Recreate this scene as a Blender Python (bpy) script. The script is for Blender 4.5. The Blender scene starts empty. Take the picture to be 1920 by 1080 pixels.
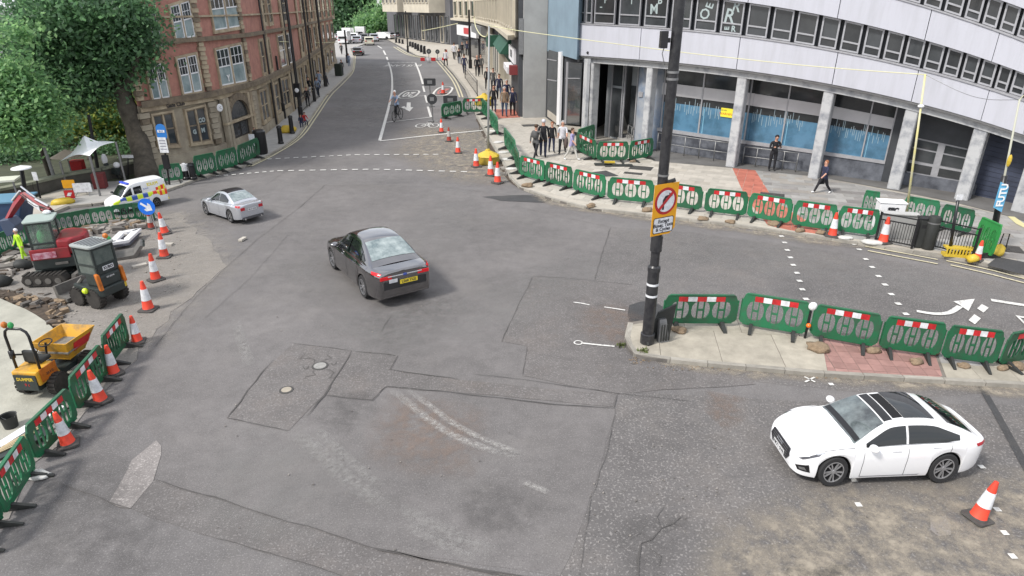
import bpy, bmesh, math, random
from mathutils import Vector, Matrix, noise
from mathutils.geometry import tessellate_polygon
random.seed(7)
PI = math.pi
scene = bpy.context.scene
COL = scene.collection
# ------------------------------------------------------------ camera, light, exposure
CF, CTH, CH = 1200.0, math.radians(23.8), 8.5      # focal length in photo pixels, pitch, height of the camera
CS, CC = math.sin(CTH), math.cos(CTH)
cam = bpy.data.cameras.new("camera")
cam.sensor_width = 36.0
cam.lens = 36.0 * CF / 1920.0
cam.clip_start = 0.1
cam.clip_end = 3000
camo = bpy.data.objects.new("camera", cam)
camo.location = (0, 0, CH)
camo.rotation_euler = (PI / 2 - CTH, 0, 0)
COL.objects.link(camo)
scene.camera = camo

SUN_EL, SUN_AZ = math.radians(48), math.radians(236)   # azimuth clockwise from +Y: the sun stands to the left
world = bpy.data.worlds.new("World")
scene.world = world
world.use_nodes = True
wn = world.node_tree.nodes; wl = world.node_tree.links
wn.clear()
w_out = wn.new("ShaderNodeOutputWorld")
w_bg = wn.new("ShaderNodeBackground"); w_bg.inputs[1].default_value = 0.15
w_sky = wn.new("ShaderNodeTexSky"); w_sky.sky_type = 'NISHITA'; w_sky.sun_disc = False
w_sky.sun_elevation = SUN_EL; w_sky.sun_rotation = SUN_AZ
w_sky.air_density = 1.0; w_sky.dust_density = 2.0
w_tc = wn.new("ShaderNodeTexCoord")
w_map = wn.new("ShaderNodeMapping"); w_map.inputs['Scale'].default_value = (1.0, 1.0, 2.4)
w_no = wn.new("ShaderNodeTexNoise"); w_no.inputs['Scale'].default_value = 2.6; w_no.inputs['Detail'].default_value = 7; w_no.inputs['Roughness'].default_value = 0.62
w_ramp = wn.new("ShaderNodeValToRGB")
w_ramp.color_ramp.elements[0].position = 0.30; w_ramp.color_ramp.elements[0].color = (0.35, 0.35, 0.35, 1)
w_ramp.color_ramp.elements[1].position = 0.62; w_ramp.color_ramp.elements[1].color = (1, 1, 1, 1)
w_mix = wn.new("ShaderNodeMixRGB"); w_mix.inputs[2].default_value = (6.9, 7.1, 7.5, 1)
wl.new(w_tc.outputs['Generated'], w_map.inputs[0]); wl.new(w_map.outputs[0], w_no.inputs['Vector'])
wl.new(w_no.outputs['Fac'], w_ramp.inputs[0]); wl.new(w_ramp.outputs[0], w_mix.inputs[0])
wl.new(w_sky.outputs[0], w_mix.inputs[1]); wl.new(w_mix.outputs[0], w_bg.inputs[0]); wl.new(w_bg.outputs[0], w_out.inputs[0])

sl = bpy.data.lights.new("sun", 'SUN'); sl.energy = 3.0; sl.angle = math.radians(10); sl.color = (1.0, 0.96, 0.9)
so = bpy.data.objects.new("sun", sl); COL.objects.link(so)
sd = Vector((math.sin(SUN_AZ) * math.cos(SUN_EL), math.cos(SUN_AZ) * math.cos(SUN_EL), math.sin(SUN_EL)))
so.rotation_euler = sd.to_track_quat('Z', 'Y').to_euler()
so.location = sd * 60
scene.view_settings.view_transform = 'Standard'
scene.view_settings.look = 'None'
scene.view_settings.exposure = 0.34
scene.view_settings.gamma = 1.0
scene.view_settings.use_curve_mapping = False
scene.render.engine = 'CYCLES'
scene.cycles.max_bounces = 6
scene.cycles.diffuse_bounces = 3
scene.cycles.glossy_bounces = 3
scene.cycles.transparent_max_bounces = 8

# ------------------------------------------------------------ where a point of the photograph lies in the place
def ray(px, py):
    u = px - 960.0; v = py - 540.0
    return Vector((u, CF * CC - v * CS, -(CF * CS + v * CC)))
def G(px, py, z=0.0):
    d = ray(px, py); t = (z - CH) / d.z
    return Vector((d.x * t, d.y * t, z))
def proj(p):
    dz = p[2] - CH; zc = p[1] * CC - dz * CS; yc = p[1] * CS + dz * CC
    return 960 + CF * p[0] / zc, 540 - CF * yc / zc
def zat(py, x, y):
    k = (540 - py) / CF
    return CH + (k * y * CC - y * CS) / (CC + k * CS)
class Plane:
    """a vertical plane through two points of the ground; s runs along it in metres, o is the distance out of it"""
    def __init__(s_, a, b):
        s_.a = Vector((a[0], a[1], 0)); s_.b = Vector((b[0], b[1], 0))
        s_.d = (s_.b - s_.a).normalized(); s_.L = (s_.b - s_.a).length
        s_.n = Vector((s_.d.y, -s_.d.x, 0))
        if s_.n.dot(Vector((0, 0, 0)) - s_.a) < 0: s_.n = -s_.n       # towards the street
    def hit(s_, px, py, o=0.0):
        r = ray(px, py); c = Vector((0, 0, CH)); a = s_.a + s_.n * o
        t = (a - c).dot(s_.n) / r.dot(s_.n); p = c + r * t
        return (p - s_.a).dot(s_.d), p.z
    def pt(s_, s, z, o=0.0):
        return s_.a + s_.d * s + s_.n * o + Vector((0, 0, z))

# ------------------------------------------------------------ materials
MATS = {}
def _nt(name):
    m = bpy.data.materials.new(name); m.use_nodes = True
    nt = m.node_tree; b = nt.nodes['Principled BSDF']
    return m, nt, b
def mat(name, col, rough=0.6, metal=0.0, var=0.0, vscale=3.0, bump=0.0, bscale=40.0, col2=None, coat=0.0, emit=None, spec=None, trans=0.0, det=6, lo=0.35, hi=0.7, stretch=None, rnd=0.0):
    if name in MATS: return MATS[name]
    m, nt, b = _nt(name)
    c = tuple(col) + (1,)
    b.inputs['Roughness'].default_value = rough; b.inputs['Metallic'].default_value = metal
    if coat: b.inputs['Coat Weight'].default_value = coat; b.inputs['Coat Roughness'].default_value = 0.04
    if spec is not None: b.inputs['IOR'].default_value = spec
    if trans: b.inputs['Transmission Weight'].default_value = trans
    b.inputs['Base Color'].default_value = c
    if emit: b.inputs['Emission Color'].default_value = c; b.inputs['Emission Strength'].default_value = emit
    tc = None
    if var or col2 or bump:
        tc = nt.nodes.new('ShaderNodeTexCoord')
    if var or col2:
        n = nt.nodes.new('ShaderNodeTexNoise'); n.inputs['Scale'].default_value = vscale; n.inputs['Detail'].default_value = det; n.inputs['Roughness'].default_value = 0.65
        r = nt.nodes.new('ShaderNodeValToRGB')
        if col2 is None: col2 = tuple(x * (1 - var) for x in col)
        r.color_ramp.elements[0].position = lo; r.color_ramp.elements[1].position = hi
        r.color_ramp.elements[0].color = tuple(col2) + (1,); r.color_ramp.elements[1].color = c
        src = tc.outputs['Object']
        if stretch or rnd:
            mp = nt.nodes.new('ShaderNodeMapping'); mp.inputs['Scale'].default_value = stretch or (1, 1, 1); nt.links.new(src, mp.inputs[0]); src = mp.outputs[0]
        nt.links.new(src, n.inputs['Vector']); nt.links.new(n.outputs['Fac'], r.inputs[0]); nt.links.new(r.outputs[0], b.inputs['Base Color'])
        if rnd:
            oi = nt.nodes.new('ShaderNodeObjectInfo'); sc_ = nt.nodes.new('ShaderNodeVectorMath'); sc_.operation = 'SCALE'; sc_.inputs[0].default_value = (31, 17, 9)
            nt.links.new(oi.outputs['Random'], sc_.inputs['Scale']); nt.links.new(sc_.outputs[0], mp.inputs['Location'])
            mr = nt.nodes.new('ShaderNodeMapRange'); mr.inputs[3].default_value = 1 - rnd; mr.inputs[4].default_value = 1 + rnd
            ml = nt.nodes.new('ShaderNodeMixRGB'); ml.blend_type = 'MULTIPLY'; ml.inputs[0].default_value = 1
            nt.links.new(oi.outputs['Random'], mr.inputs[0]); nt.links.new(r.outputs[0], ml.inputs[1]); nt.links.new(mr.outputs[0], ml.inputs[2]); nt.links.new(ml.outputs[0], b.inputs['Base Color'])
    if bump:
        n2 = nt.nodes.new('ShaderNodeTexNoise'); n2.inputs['Scale'].default_value = bscale; n2.inputs['Detail'].default_value = 4
        bp = nt.nodes.new('ShaderNodeBump'); bp.inputs['Strength'].default_value = bump; bp.inputs['Distance'].default_value = 0.02
        nt.links.new(tc.outputs['Object'], n2.inputs['Vector']); nt.links.new(n2.outputs['Fac'], bp.inputs['Height']); nt.links.new(bp.outputs[0], b.inputs['Normal'])
    MATS[name] = m
    return m
def asphalt(name, base, fleck, fl_amt=0.5, fscale=26.0, stain=(0.12, 0.105, 0.09), st_amt=0.35, sscale=0.35, bump=0.5):
    """tarmac: a base tone with pale and dark chippings, worn lanes and stains"""
    m, nt, b = _nt(name); N = nt.nodes; L = nt.links
    b.inputs['Roughness'].default_value = 0.86
    tc = N.new('ShaderNodeTexCoord')
    def noise_(sc, det=3, ro=0.6):
        n = N.new('ShaderNodeTexNoise'); n.inputs['Scale'].default_value = sc; n.inputs['Detail'].default_value = det; n.inputs['Roughness'].default_value = ro
        L.new(tc.outputs['Object'], n.inputs['Vector']); return n
    def ramp(src, p0, p1, c0, c1):
        r = N.new('ShaderNodeValToRGB'); r.color_ramp.elements[0].position = p0; r.color_ramp.elements[1].position = p1
        r.color_ramp.elements[0].color = c0; r.color_ramp.elements[1].color = c1; L.new(src, r.inputs[0]); return r
    def mix(f, a, c, mode='MIX'):
        x = N.new('ShaderNodeMixRGB'); x.blend_type = mode
        if isinstance(f, float): x.inputs[0].default_value = f
        else: L.new(f, x.inputs[0])
        for i, v in ((1, a), (2, c)):
            if isinstance(v, tuple): x.inputs[i].default_value = v + (1,)
            else: L.new(v, x.inputs[i])
        return x
    big = ramp(noise_(0.22, 5, 0.6).outputs[0], 0.35, 0.68, (0.80, 0.80, 0.80, 1), (1.14, 1.14, 1.14, 1))
    mid = ramp(noise_(2.2, 6, 0.7).outputs[0], 0.35, 0.68, (0.86, 0.86, 0.86, 1), (1.1, 1.1, 1.1, 1))
    c = mix(1.0, tuple(base), big.outputs[0], 'MULTIPLY'); c = mix(1.0, c.outputs[0], mid.outputs[0], 'MULTIPLY')
    sf = ramp(noise_(sscale, 7, 0.72).outputs[0], 0.5, 0.74, (0, 0, 0, 1), (st_amt, st_amt, st_amt, 1))
    c = mix(sf.outputs[0], c.outputs[0], tuple(stain))
    f1 = ramp(noise_(fscale, 2, 0.5).outputs[0], 0.56, 0.66, (0, 0, 0, 1), (fl_amt, fl_amt, fl_amt, 1))
    c = mix(f1.outputs[0], c.outputs[0], tuple(fleck))
    f2 = ramp(noise_(fscale * 1.35, 2, 0.5).outputs[0], 0.58, 0.70, (0, 0, 0, 1), (0.6, 0.6, 0.6, 1))
    c = mix(f2.outputs[0], c.outputs[0], tuple(x * 0.45 for x in base))
    L.new(c.outputs[0], b.inputs['Base Color'])
    bp = N.new('ShaderNodeBump'); bp.inputs['Strength'].default_value = bump; bp.inputs['Distance'].default_value = 0.01
    L.new(noise_(fscale * 1.6, 3).outputs[0], bp.inputs['Height']); L.new(bp.outputs[0], b.inputs['Normal'])
    MATS[name] = m
    return m
def worn(name, col, under, amt=0.45, scale=9.0, rough=0.8):
    """paint or chalk worn through to the surface beneath"""
    return mat(name, col, rough, 0, 0, scale, 0.2, 60, col2=under, det=8, lo=amt - 0.09, hi=amt + 0.06)
def _coat_ior(m, v):
    m.node_tree.nodes['Principled BSDF'].inputs['Coat IOR'].default_value = v; return m
def glass(name, tint=(0.012, 0.015, 0.017), rough=0.04, ior=1.6, var=None, vs=1.0):
    return mat(name, tint, rough, 0, 0, vs, 0, 0, col2=var, coat=0.3, spec=ior)

def film(name, col, dens=0.8, scale=14.0):
    """a thin deposit on the road: fades with the mesh's own 'film' value and breaks up in the grain"""
    m, nt, b = _nt(name); N = nt.nodes; L = nt.links
    b.inputs['Base Color'].default_value = tuple(col) + (1,); b.inputs['Roughness'].default_value = 0.9
    at = N.new('ShaderNodeAttribute'); at.attribute_name = 'film'
    tc = N.new('ShaderNodeTexCoord'); n = N.new('ShaderNodeTexNoise'); n.inputs['Scale'].default_value = scale; n.inputs['Detail'].default_value = 5; n.inputs['Roughness'].default_value = 0.75
    r = N.new('ShaderNodeMapRange'); r.inputs[1].default_value = 0.36; r.inputs[2].default_value = 0.66
    mu = N.new('ShaderNodeMath'); mu.operation = 'MULTIPLY'; mu2 = N.new('ShaderNodeMath'); mu2.operation = 'MULTIPLY'; mu2.inputs[1].default_value = dens
    L.new(tc.outputs['Object'], n.inputs['Vector']); L.new(n.outputs[0], r.inputs[0]); L.new(r.outputs[0], mu.inputs[0]); L.new(at.outputs['Fac'], mu.inputs[1]); L.new(mu.outputs[0], mu2.inputs[0])
    L.new(mu2.outputs[0], b.inputs['Alpha'])
    MATS[name] = m; return m

# ------------------------------------------------------------ mesh building
class MB:
    def __init__(s, T=None):
        s.v = []; s.f = []; s.m = []; s.T = T or Matrix.Identity(4); s.mi = 0
    def add(s, vs, fs, mi=None):
        o = len(s.v); T = s.T
        s.v += [tuple(T @ Vector(p)) for p in vs]
        s.f += [tuple(i + o for i in f) for f in fs]
        s.m += [s.mi if mi is None else mi] * len(fs)
        return s
    def hexa(s, p, mi=None):           # 8 corners: bottom ring then top ring
        return s.add(p, [(0, 3, 2, 1), (4, 5, 6, 7), (0, 1, 5, 4), (1, 2, 6, 5), (2, 3, 7, 6), (3, 0, 4, 7)], mi)
    def box(s, x, y, z, sx, sy, sz, mi=None, R=None):
        """centre x,y; z is the underside"""
        a, b = sx / 2, sy / 2
        p = [(-a, -b, 0), (a, -b, 0), (a, b, 0), (-a, b, 0), (-a, -b, sz), (a, -b, sz), (a, b, sz), (-a, b, sz)]
        if R is not None: p = [R @ Vector(q) for q in p]
        return s.hexa([(q[0] + x, q[1] + y, q[2] + z) for q in p], mi)
    def prism(s, poly, z0, z1, mi=None, f=None):
        """poly in 2D extruded; f maps (x, y, z) to 3D"""
        n = len(poly); f = f or (lambda x, y, z: (x, y, z))
        vs = [f(p[0], p[1], z0) for p in poly] + [f(p[0], p[1], z1) for p in poly]
        tr = tessellate_polygon([[Vector((p[0], p[1], 0)) for p in poly]])
        fs = [(t[0], t[1], t[2]) for t in tr] + [(t[2] + n, t[1] + n, t[0] + n) for t in tr]
        fs += [(i, (i + 1) % n, (i + 1) % n + n, i + n) for i in range(n)]
        return s.add(vs, fs, mi)
    def plate(s, outer, holes, z0, z1, mi=None, f=None):
        f = f or (lambda x, y, z: (x, y, z))
        loops = [outer] + holes; flat = [p for l in loops for p in l]; n = len(flat)
        tr = tessellate_polygon([[Vector((p[0], p[1], 0)) for p in l] for l in loops])
        vs = [f(p[0], p[1], z0) for p in flat] + [f(p[0], p[1], z1) for p in flat]
        fs = [tuple(t) for t in tr] + [(t[2] + n, t[1] + n, t[0] + n) for t in tr]
        o = 0
        for l in loops:
            k = len(l)
            fs += [(o + i, o + (i + 1) % k, o + (i + 1) % k + n, o + i + n) for i in range(k)]
            o += k
        return s.add(vs, fs, mi)
    def tube(s, pts, r, n=8, mi=None, cap=True):
        pts = [Vector(p) for p in pts]; k = len(pts)
        rs = r if isinstance(r, (list, tuple)) else [r] * k
        vs = []; up = None
        for i, p in enumerate(pts):
            t = (pts[min(i + 1, k - 1)] - pts[max(i - 1, 0)])
            t = t.normalized() if t.length > 1e-9 else Vector((0, 0, 1))
            if up is None: up = Vector((1, 0, 0)) if abs(t.x) < 0.8 else Vector((0, 1, 0))
            a = t.cross(up)
            if a.length < 1e-6: a = t.cross(Vector((0, 1, 0.3)))
            a.normalize(); b = t.cross(a).normalized(); up = a.cross(t)
            for j in range(n):
                w = 2 * PI * j / n
                vs.append(p + (a * math.cos(w) + b * math.sin(w)) * rs[i])
        fs = [(i * n + j, i * n + (j + 1) % n, (i + 1) * n + (j + 1) % n, (i + 1) * n + j) for i in range(k - 1) for j in range(n)]
        if cap: fs += [tuple(range(n - 1, -1, -1)), tuple(range((k - 1) * n, k * n))]
        return s.add(vs, fs, mi)
    def lathe(s, prof, n=16, mi=None, f=None, a0=0.0, cap=True):
        """prof: (radius, height) pairs round the z axis"""
        f = f or (lambda x, y, z: (x, y, z)); k = len(prof)
        vs = [f(r * math.cos(a0 + 2 * PI * j / n), r * math.sin(a0 + 2 * PI * j / n), z) for r, z in prof for j in range(n)]
        fs = [(i * n + j, i * n + (j + 1) % n, (i + 1) * n + (j + 1) % n, (i + 1) * n + j) for i in range(k - 1) for j in range(n)]
        if cap: fs += [tuple(range(n - 1, -1, -1)), tuple(range((k - 1) * n, k * n))]
        return s.add(vs, fs, mi)
    def ball(s, c, r, n=8, m=6, mi=None, sq=(1, 1, 1)):
        vs = [(c[0], c[1], c[2] - r * sq[2])]
        for i in range(1, m):
            w = -PI / 2 + PI * i / m
            vs += [(c[0] + r * sq[0] * math.cos(w) * math.cos(2 * PI * j / n), c[1] + r * sq[1] * math.cos(w) * math.sin(2 * PI * j / n), c[2] + r * sq[2] * math.sin(w)) for j in range(n)]
        vs.append((c[0], c[1], c[2] + r * sq[2]))
        fs = [(0, 1 + (j + 1) % n, 1 + j) for j in range(n)]
        for i in range(m - 2):
            fs += [(1 + i * n + j, 1 + i * n + (j + 1) % n, 1 + (i + 1) * n + (j + 1) % n, 1 + (i + 1) * n + j) for j in range(n)]
        t = len(vs) - 1; b = 1 + (m - 2) * n
        fs += [(b + j, b + (j + 1) % n, t) for j in range(n)]
        return s.add(vs, fs, mi)
    def grid(s, P, nu, nv, mi=None):
        """P(u, v) for u, v in 0..1"""
        vs = [P(i / nu, j / nv) for i in range(nu + 1) for j in range(nv + 1)]
        w = nv + 1
        fs = [(i * w + j, (i + 1) * w + j, (i + 1) * w + j + 1, i * w + j + 1) for i in range(nu) for j in range(nv)]
        return s.add(vs, fs, mi)
    def mesh(s, name, mats, smooth=False, fix=True):
        me = bpy.data.meshes.new(name)
        me.from_pydata(s.v, [], s.f)
        for m in (mats if isinstance(mats, (list, tuple)) else [mats]): me.materials.append(m)
        me.polygons.foreach_set('material_index', s.m)
        if fix:
            bm = bmesh.new(); bm.from_mesh(me); bmesh.ops.recalc_face_normals(bm, faces=bm.faces); bm.to_mesh(me); bm.free()
        if smooth:
            me.polygons.foreach_set('use_smooth', [True] * len(me.polygons))
            if smooth != 'all': me.set_sharp_from_angle(angle=math.radians(35 if smooth is True else smooth))
        me.update()
        return me
    def obj(s, name, mats, parent=None, smooth=False, fix=True, bevel=0.0, loc=None):
        o = bpy.data.objects.new(name, s.mesh(name, mats, smooth, fix)); COL.objects.link(o)
        if parent is not None: o.parent = parent
        if loc is not None: o.location = loc
        if bevel:
            b = o.modifiers.new('bevel', 'BEVEL'); b.width = bevel; b.segments = 2; b.limit_method = 'ANGLE'; b.angle_limit = 0.6
        return o
def tag(o, label=None, cat=None, group=None, kind=None):
    if label: o['label'] = label
    if cat: o['category'] = cat
    if group: o['group'] = group
    if kind: o['kind'] = kind
    return o
def thing(name, label, cat, loc=(0, 0, 0), rz=0.0, group=None, scale=None):
    o = bpy.data.objects.new(name, None); COL.objects.link(o)
    o.location = loc; o.rotation_euler = (0, 0, rz); o.empty_display_size = 0.2
    if scale: o.scale = scale if isinstance(scale, (list, tuple)) else (scale,) * 3
    return tag(o, label, cat, group)
def dup(root, loc=None, rz=None, label=None, group=None, scale=None, parent=None):
    r = root.copy(); COL.objects.link(r)
    if parent is not None: r.parent = parent
    if loc is not None: r.location = loc
    if rz is not None: r.rotation_euler = (0, 0, rz)
    if scale is not None: r.scale = scale if isinstance(scale, (list, tuple)) else (scale,) * 3
    if label: r['label'] = label
    if group: r['group'] = group
    for ch in list(root.children):
        c = ch.copy(); COL.objects.link(c); c.parent = r
        for g in list(ch.children):
            d = g.copy(); COL.objects.link(d); d.parent = c
    return r
def piece(name, me, parent, loc=(0, 0, 0), rz=0.0, scale=None):
    o = bpy.data.objects.new(name, me); COL.objects.link(o); o.parent = parent; o.location = loc; o.rotation_euler = (0, 0, rz)
    if scale: o.scale = scale
    return o
def lerp(a, b, t): return a + (b - a) * t
def cr(pts, n):
    """Catmull-Rom through points (tuples), n samples"""
    pts = [Vector(p) for p in pts]; k = len(pts) - 1; out = []
    for i in range(n + 1):
        u = i / n * k; j = min(int(u), k - 1); t = u - j
        p0 = pts[max(j - 1, 0)]; p1 = pts[j]; p2 = pts[j + 1]; p3 = pts[min(j + 2, k)]
        out.append(0.5 * ((2 * p1) + (p2 - p0) * t + (2 * p0 - 5 * p1 + 4 * p2 - p3) * t * t + (3 * p1 - p0 - 3 * p2 + p3) * t ** 3))
    return out
def itp(x, xs, ys):
    if x <= xs[0]: return ys[0] + (x - xs[0]) * (ys[1] - ys[0]) / (xs[1] - xs[0])
    for i in range(len(xs) - 1):
        if x <= xs[i + 1] or i == len(xs) - 2:
            return ys[i] + (x - xs[i]) * (ys[i + 1] - ys[i]) / (xs[i + 1] - xs[i])
def clampi(x, xs, ys): return itp(min(max(x, xs[0]), xs[-1]), xs, ys)
FONT = None
def text(s, size, m, parent, T, name='lettering', ext=0.002, bold=0.0, shear=0.0, align='CENTER', space=1.0):
    """flat lettering as a mesh; T places its x-y plane"""
    cu = bpy.data.curves.new(name, 'FONT'); cu.body = s; cu.size = size; cu.extrude = ext; cu.offset = bold; cu.shear = shear
    cu.align_x = align; cu.align_y = 'CENTER'; cu.resolution_u = 2; cu.space_line = 0.85; cu.space_character = space
    o = bpy.data.objects.new(name, cu); COL.objects.link(o)
    dg = bpy.context.evaluated_depsgraph_get(); me = bpy.data.meshes.new_from_object(o.evaluated_get(dg))
    bpy.data.objects.remove(o); bpy.data.curves.remove(cu)
    me.name = name; me.materials.clear(); me.materials.append(m)
    me.transform(T)
    o = bpy.data.objects.new(name, me); COL.objects.link(o)
    if parent is not None: o.parent = parent
    return o
def frame_T(origin, xdir, ydir):
    """matrix whose x, y axes are xdir, ydir (3D) at origin"""
    x = Vector(xdir).normalized(); z = x.cross(Vector(ydir)).normalized(); y = z.cross(x)
    T = Matrix.Identity(4)
    for i in range(3): T[i][0] = x[i]; T[i][1] = y[i]; T[i][2] = z[i]; T[i][3] = origin[i]
    return T

# ------------------------------------------------------------ colours
M_ASPH = asphalt('tarmac', (0.145, 0.136, 0.134), (0.30, 0.29, 0.28), 0.42, 32, st_amt=0.4, stain=(0.21, 0.195, 0.18))
M_ASPH_FAR = asphalt('tarmac_street', (0.155, 0.150, 0.150), (0.26, 0.25, 0.25), 0.25, 9)
M_ASPH_SM = asphalt('tarmac_smooth', (0.145, 0.135, 0.132), (0.25, 0.24, 0.23), 0.42, 32, st_amt=0.35, stain=(0.20, 0.185, 0.17))
M_ASPH_RO = asphalt('tarmac_coarse', (0.128, 0.120, 0.117), (0.32, 0.30, 0.285), 0.5, 21, st_amt=0.45, stain=(0.19, 0.165, 0.145))
M_ASPH_RU = asphalt('tarmac_rusty', (0.132, 0.122, 0.118), (0.30, 0.285, 0.275), 0.42, 26, st_amt=0.4, stain=(0.175, 0.145, 0.125), sscale=0.5)
M_ASPH_PA = asphalt('tarmac_pale', (0.24, 0.22, 0.21), (0.42, 0.39, 0.37), 0.6, 26)
M_ASPH_DK = asphalt('tarmac_fresh', (0.05, 0.05, 0.052), (0.12, 0.12, 0.12), 0.3, 30)
M_ASPH_TAN = asphalt('tarmac_dusty', (0.23, 0.20, 0.165), (0.40, 0.36, 0.31), 0.6, 20, st_amt=0.5, stain=(0.15, 0.135, 0.12), sscale=0.7)
M_DUST = asphalt('dusty_ground', (0.225, 0.207, 0.188), (0.36, 0.335, 0.30), 0.4, 16, st_amt=0.6, stain=(0.30, 0.27, 0.235), sscale=0.5)
M_CONC = mat('concrete_ground', (0.40, 0.39, 0.33), 0.9, var=0.28, vscale=1.4, bump=0.4, bscale=18)
M_KERB = mat('kerb_stone', (0.37, 0.345, 0.30), 0.85, var=0.35, vscale=3, bump=0.4, bscale=30, rnd=0.13)
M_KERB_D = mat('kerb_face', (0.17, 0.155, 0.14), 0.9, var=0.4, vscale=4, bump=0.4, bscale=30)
M_SLAB = mat('paving_slab', (0.42, 0.385, 0.33), 0.88, var=0.22, vscale=1.3, bump=0.35, bscale=26, rnd=0.13)
M_SLAB2 = mat('paving_slab_pale', (0.47, 0.435, 0.38), 0.88, var=0.2, vscale=1.7, bump=0.35, bscale=26, rnd=0.13)
M_SLAB3 = mat('paving_slab_dark', (0.27, 0.255, 0.245), 0.88, var=0.3, vscale=1.5, bump=0.35, bscale=26, rnd=0.13)
M_SLAB4 = mat('paving_slab_grey', (0.34, 0.33, 0.315), 0.88, var=0.25, vscale=1.5, bump=0.35, bscale=26, rnd=0.13)
M_SLAB5 = mat('paving_slab_buff', (0.33, 0.305, 0.275), 0.88, var=0.25, vscale=1.5, bump=0.35, bscale=26, rnd=0.13)
M_PAVD = mat('dark_grey_paving', (0.16, 0.155, 0.15), 0.9, var=0.35, vscale=0.9, bump=0.3)  # darker grey strip of paving along the building
M_BAY = mat('concrete_bay', (0.40, 0.365, 0.30), 0.9, var=0.3, vscale=2.2, bump=0.4, bscale=30, rnd=0.08)
M_JOINT = mat('paving_joint', (0.20, 0.18, 0.155), 0.95, var=0.4, vscale=5)
M_RED = mat('red_paving', (0.50, 0.165, 0.115), 0.85, var=0.3, vscale=2, bump=0.4, bscale=40, rnd=0.13)
M_PINK = mat('pink_paving', (0.36, 0.205, 0.18), 0.85, var=0.3, vscale=2, bump=0.4, bscale=40, rnd=0.13)
M_WHITE_L = worn('road_paint', (0.62, 0.61, 0.58), (0.27, 0.26, 0.25), 0.42, 11)
M_YEL_L = worn('yellow_road_paint', (0.55, 0.50, 0.34), (0.33, 0.31, 0.26), 0.44, 12)
M_CHALK = worn('tyre_scuff', (0.235, 0.225, 0.215), (0.155, 0.146, 0.143), 0.52, 9)
M_TANF = film('dust_film', (0.31, 0.27, 0.215), 0.92, 2.2)
M_RUSTF = film('rust_film', (0.22, 0.165, 0.135), 0.6, 3.0)
M_DARKF = film('oil_film', (0.10, 0.095, 0.094), 0.38, 3.0)
M_PALEF2 = film('works_dust_film', (0.30, 0.275, 0.245), 0.7, 2.0)
M_PALEF = film('pale_film', (0.23, 0.222, 0.215), 0.4, 1.2)
M_SMEAR = film('smear_film', (0.33, 0.32, 0.305), 0.5, 9.0)
M_SCUFF = film('scuff_film', (0.40, 0.385, 0.365), 0.75)
M_CRACK = mat('crack', (0.075, 0.070, 0.067), 0.95)
M_IRON = mat('cast_iron', (0.10, 0.095, 0.09), 0.6, 0.3, var=0.4, vscale=20, bump=0.6, bscale=60)
M_GREEN = mat('green_plastic', (0.012, 0.125, 0.052), 0.5, col2=(0.035, 0.085, 0.05), vscale=3.2, rnd=0.3, lo=0.3, hi=0.55)
M_GREENB = mat('bright_green_plastic', (0.03, 0.26, 0.06), 0.45, var=0.2, vscale=4)
M_BLKPL = mat('black_rubber', (0.03, 0.032, 0.03), 0.7, var=0.3, vscale=8)
M_RETRO_R = mat('red_reflective', (0.58, 0.025, 0.03), 0.4, var=0.4, vscale=7, rnd=0.15)
M_RETRO_W = mat('white_reflective', (0.78, 0.79, 0.81), 0.4, var=0.35, vscale=7, rnd=0.08)
M_CONE = mat('cone_red', (0.72, 0.06, 0.028), 0.55, col2=(0.42, 0.05, 0.03), vscale=5, rnd=0.15, lo=0.3, hi=0.5)
M_CONE_D = mat('cone_red_dirty', (0.42, 0.055, 0.035), 0.7, var=0.5, vscale=9)
M_BLACK = mat('black_paint', (0.014, 0.014, 0.016), 0.32, var=0.3, vscale=6)
M_STEEL = mat('grey_steel', (0.28, 0.28, 0.28), 0.45, 0.6, var=0.25, vscale=9)
M_SAND = mat('sandbag', (0.30, 0.22, 0.145), 0.95, var=0.4, vscale=9, bump=0.7, bscale=30)
M_SOIL = mat('trench_soil', (0.10, 0.075, 0.055), 0.98, var=0.6, vscale=6, bump=1.0, bscale=9)
M_STONE = mat('rubble_stone', (0.34, 0.31, 0.28), 0.95, var=0.4, vscale=5, bump=0.7, bscale=14)
M_YELL = mat('yellow_plastic', (0.62, 0.44, 0.04), 0.5, var=0.2, vscale=5)
M_WHITE = mat('white_paint', (0.78, 0.78, 0.79), 0.5, var=0.08, vscale=3)
# ============================================================ THE GROUND
def poly_obj(name, pts, z, m, kind='structure', parent=None, skirt=None, skm=None):
    """a sheet from world points; with skirt it is a slab standing from skirt up to z"""
    b = MB(); pts = [(p[0], p[1]) for p in pts]
    if skirt is None:
        tr = tessellate_polygon([[Vector((p[0], p[1], 0)) for p in pts]])
        b.add([(p[0], p[1], z) for p in pts], [tuple(t) for t in tr])
    else:
        b.prism(pts, skirt, z, 0)
        if skm: b.m = [0 if i < len(b.f) - len(pts) else 1 for i in range(len(b.f))]
    me = b.mesh(name, [m, skm] if skm else m, fix=False)
    bm = bmesh.new(); bm.from_mesh(me)
    if skirt is None:
        for f in bm.faces:
            f.normal_update()
            if f.normal.z < 0: f.normal_flip()
    else: bmesh.ops.recalc_face_normals(bm, faces=bm.faces)
    bm.to_mesh(me); bm.free()
    o = bpy.data.objects.new(name, me); COL.objects.link(o)
    if parent is not None: o.parent = parent
    if kind: o['kind'] = kind
    return o
def px(pts, z=0.0): return [G(p[0], p[1], z).to_2d() for p in pts]
def sheet(name, pts, z, m, **k): return poly_obj(name, px(pts, z), z, m, **k)
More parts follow.
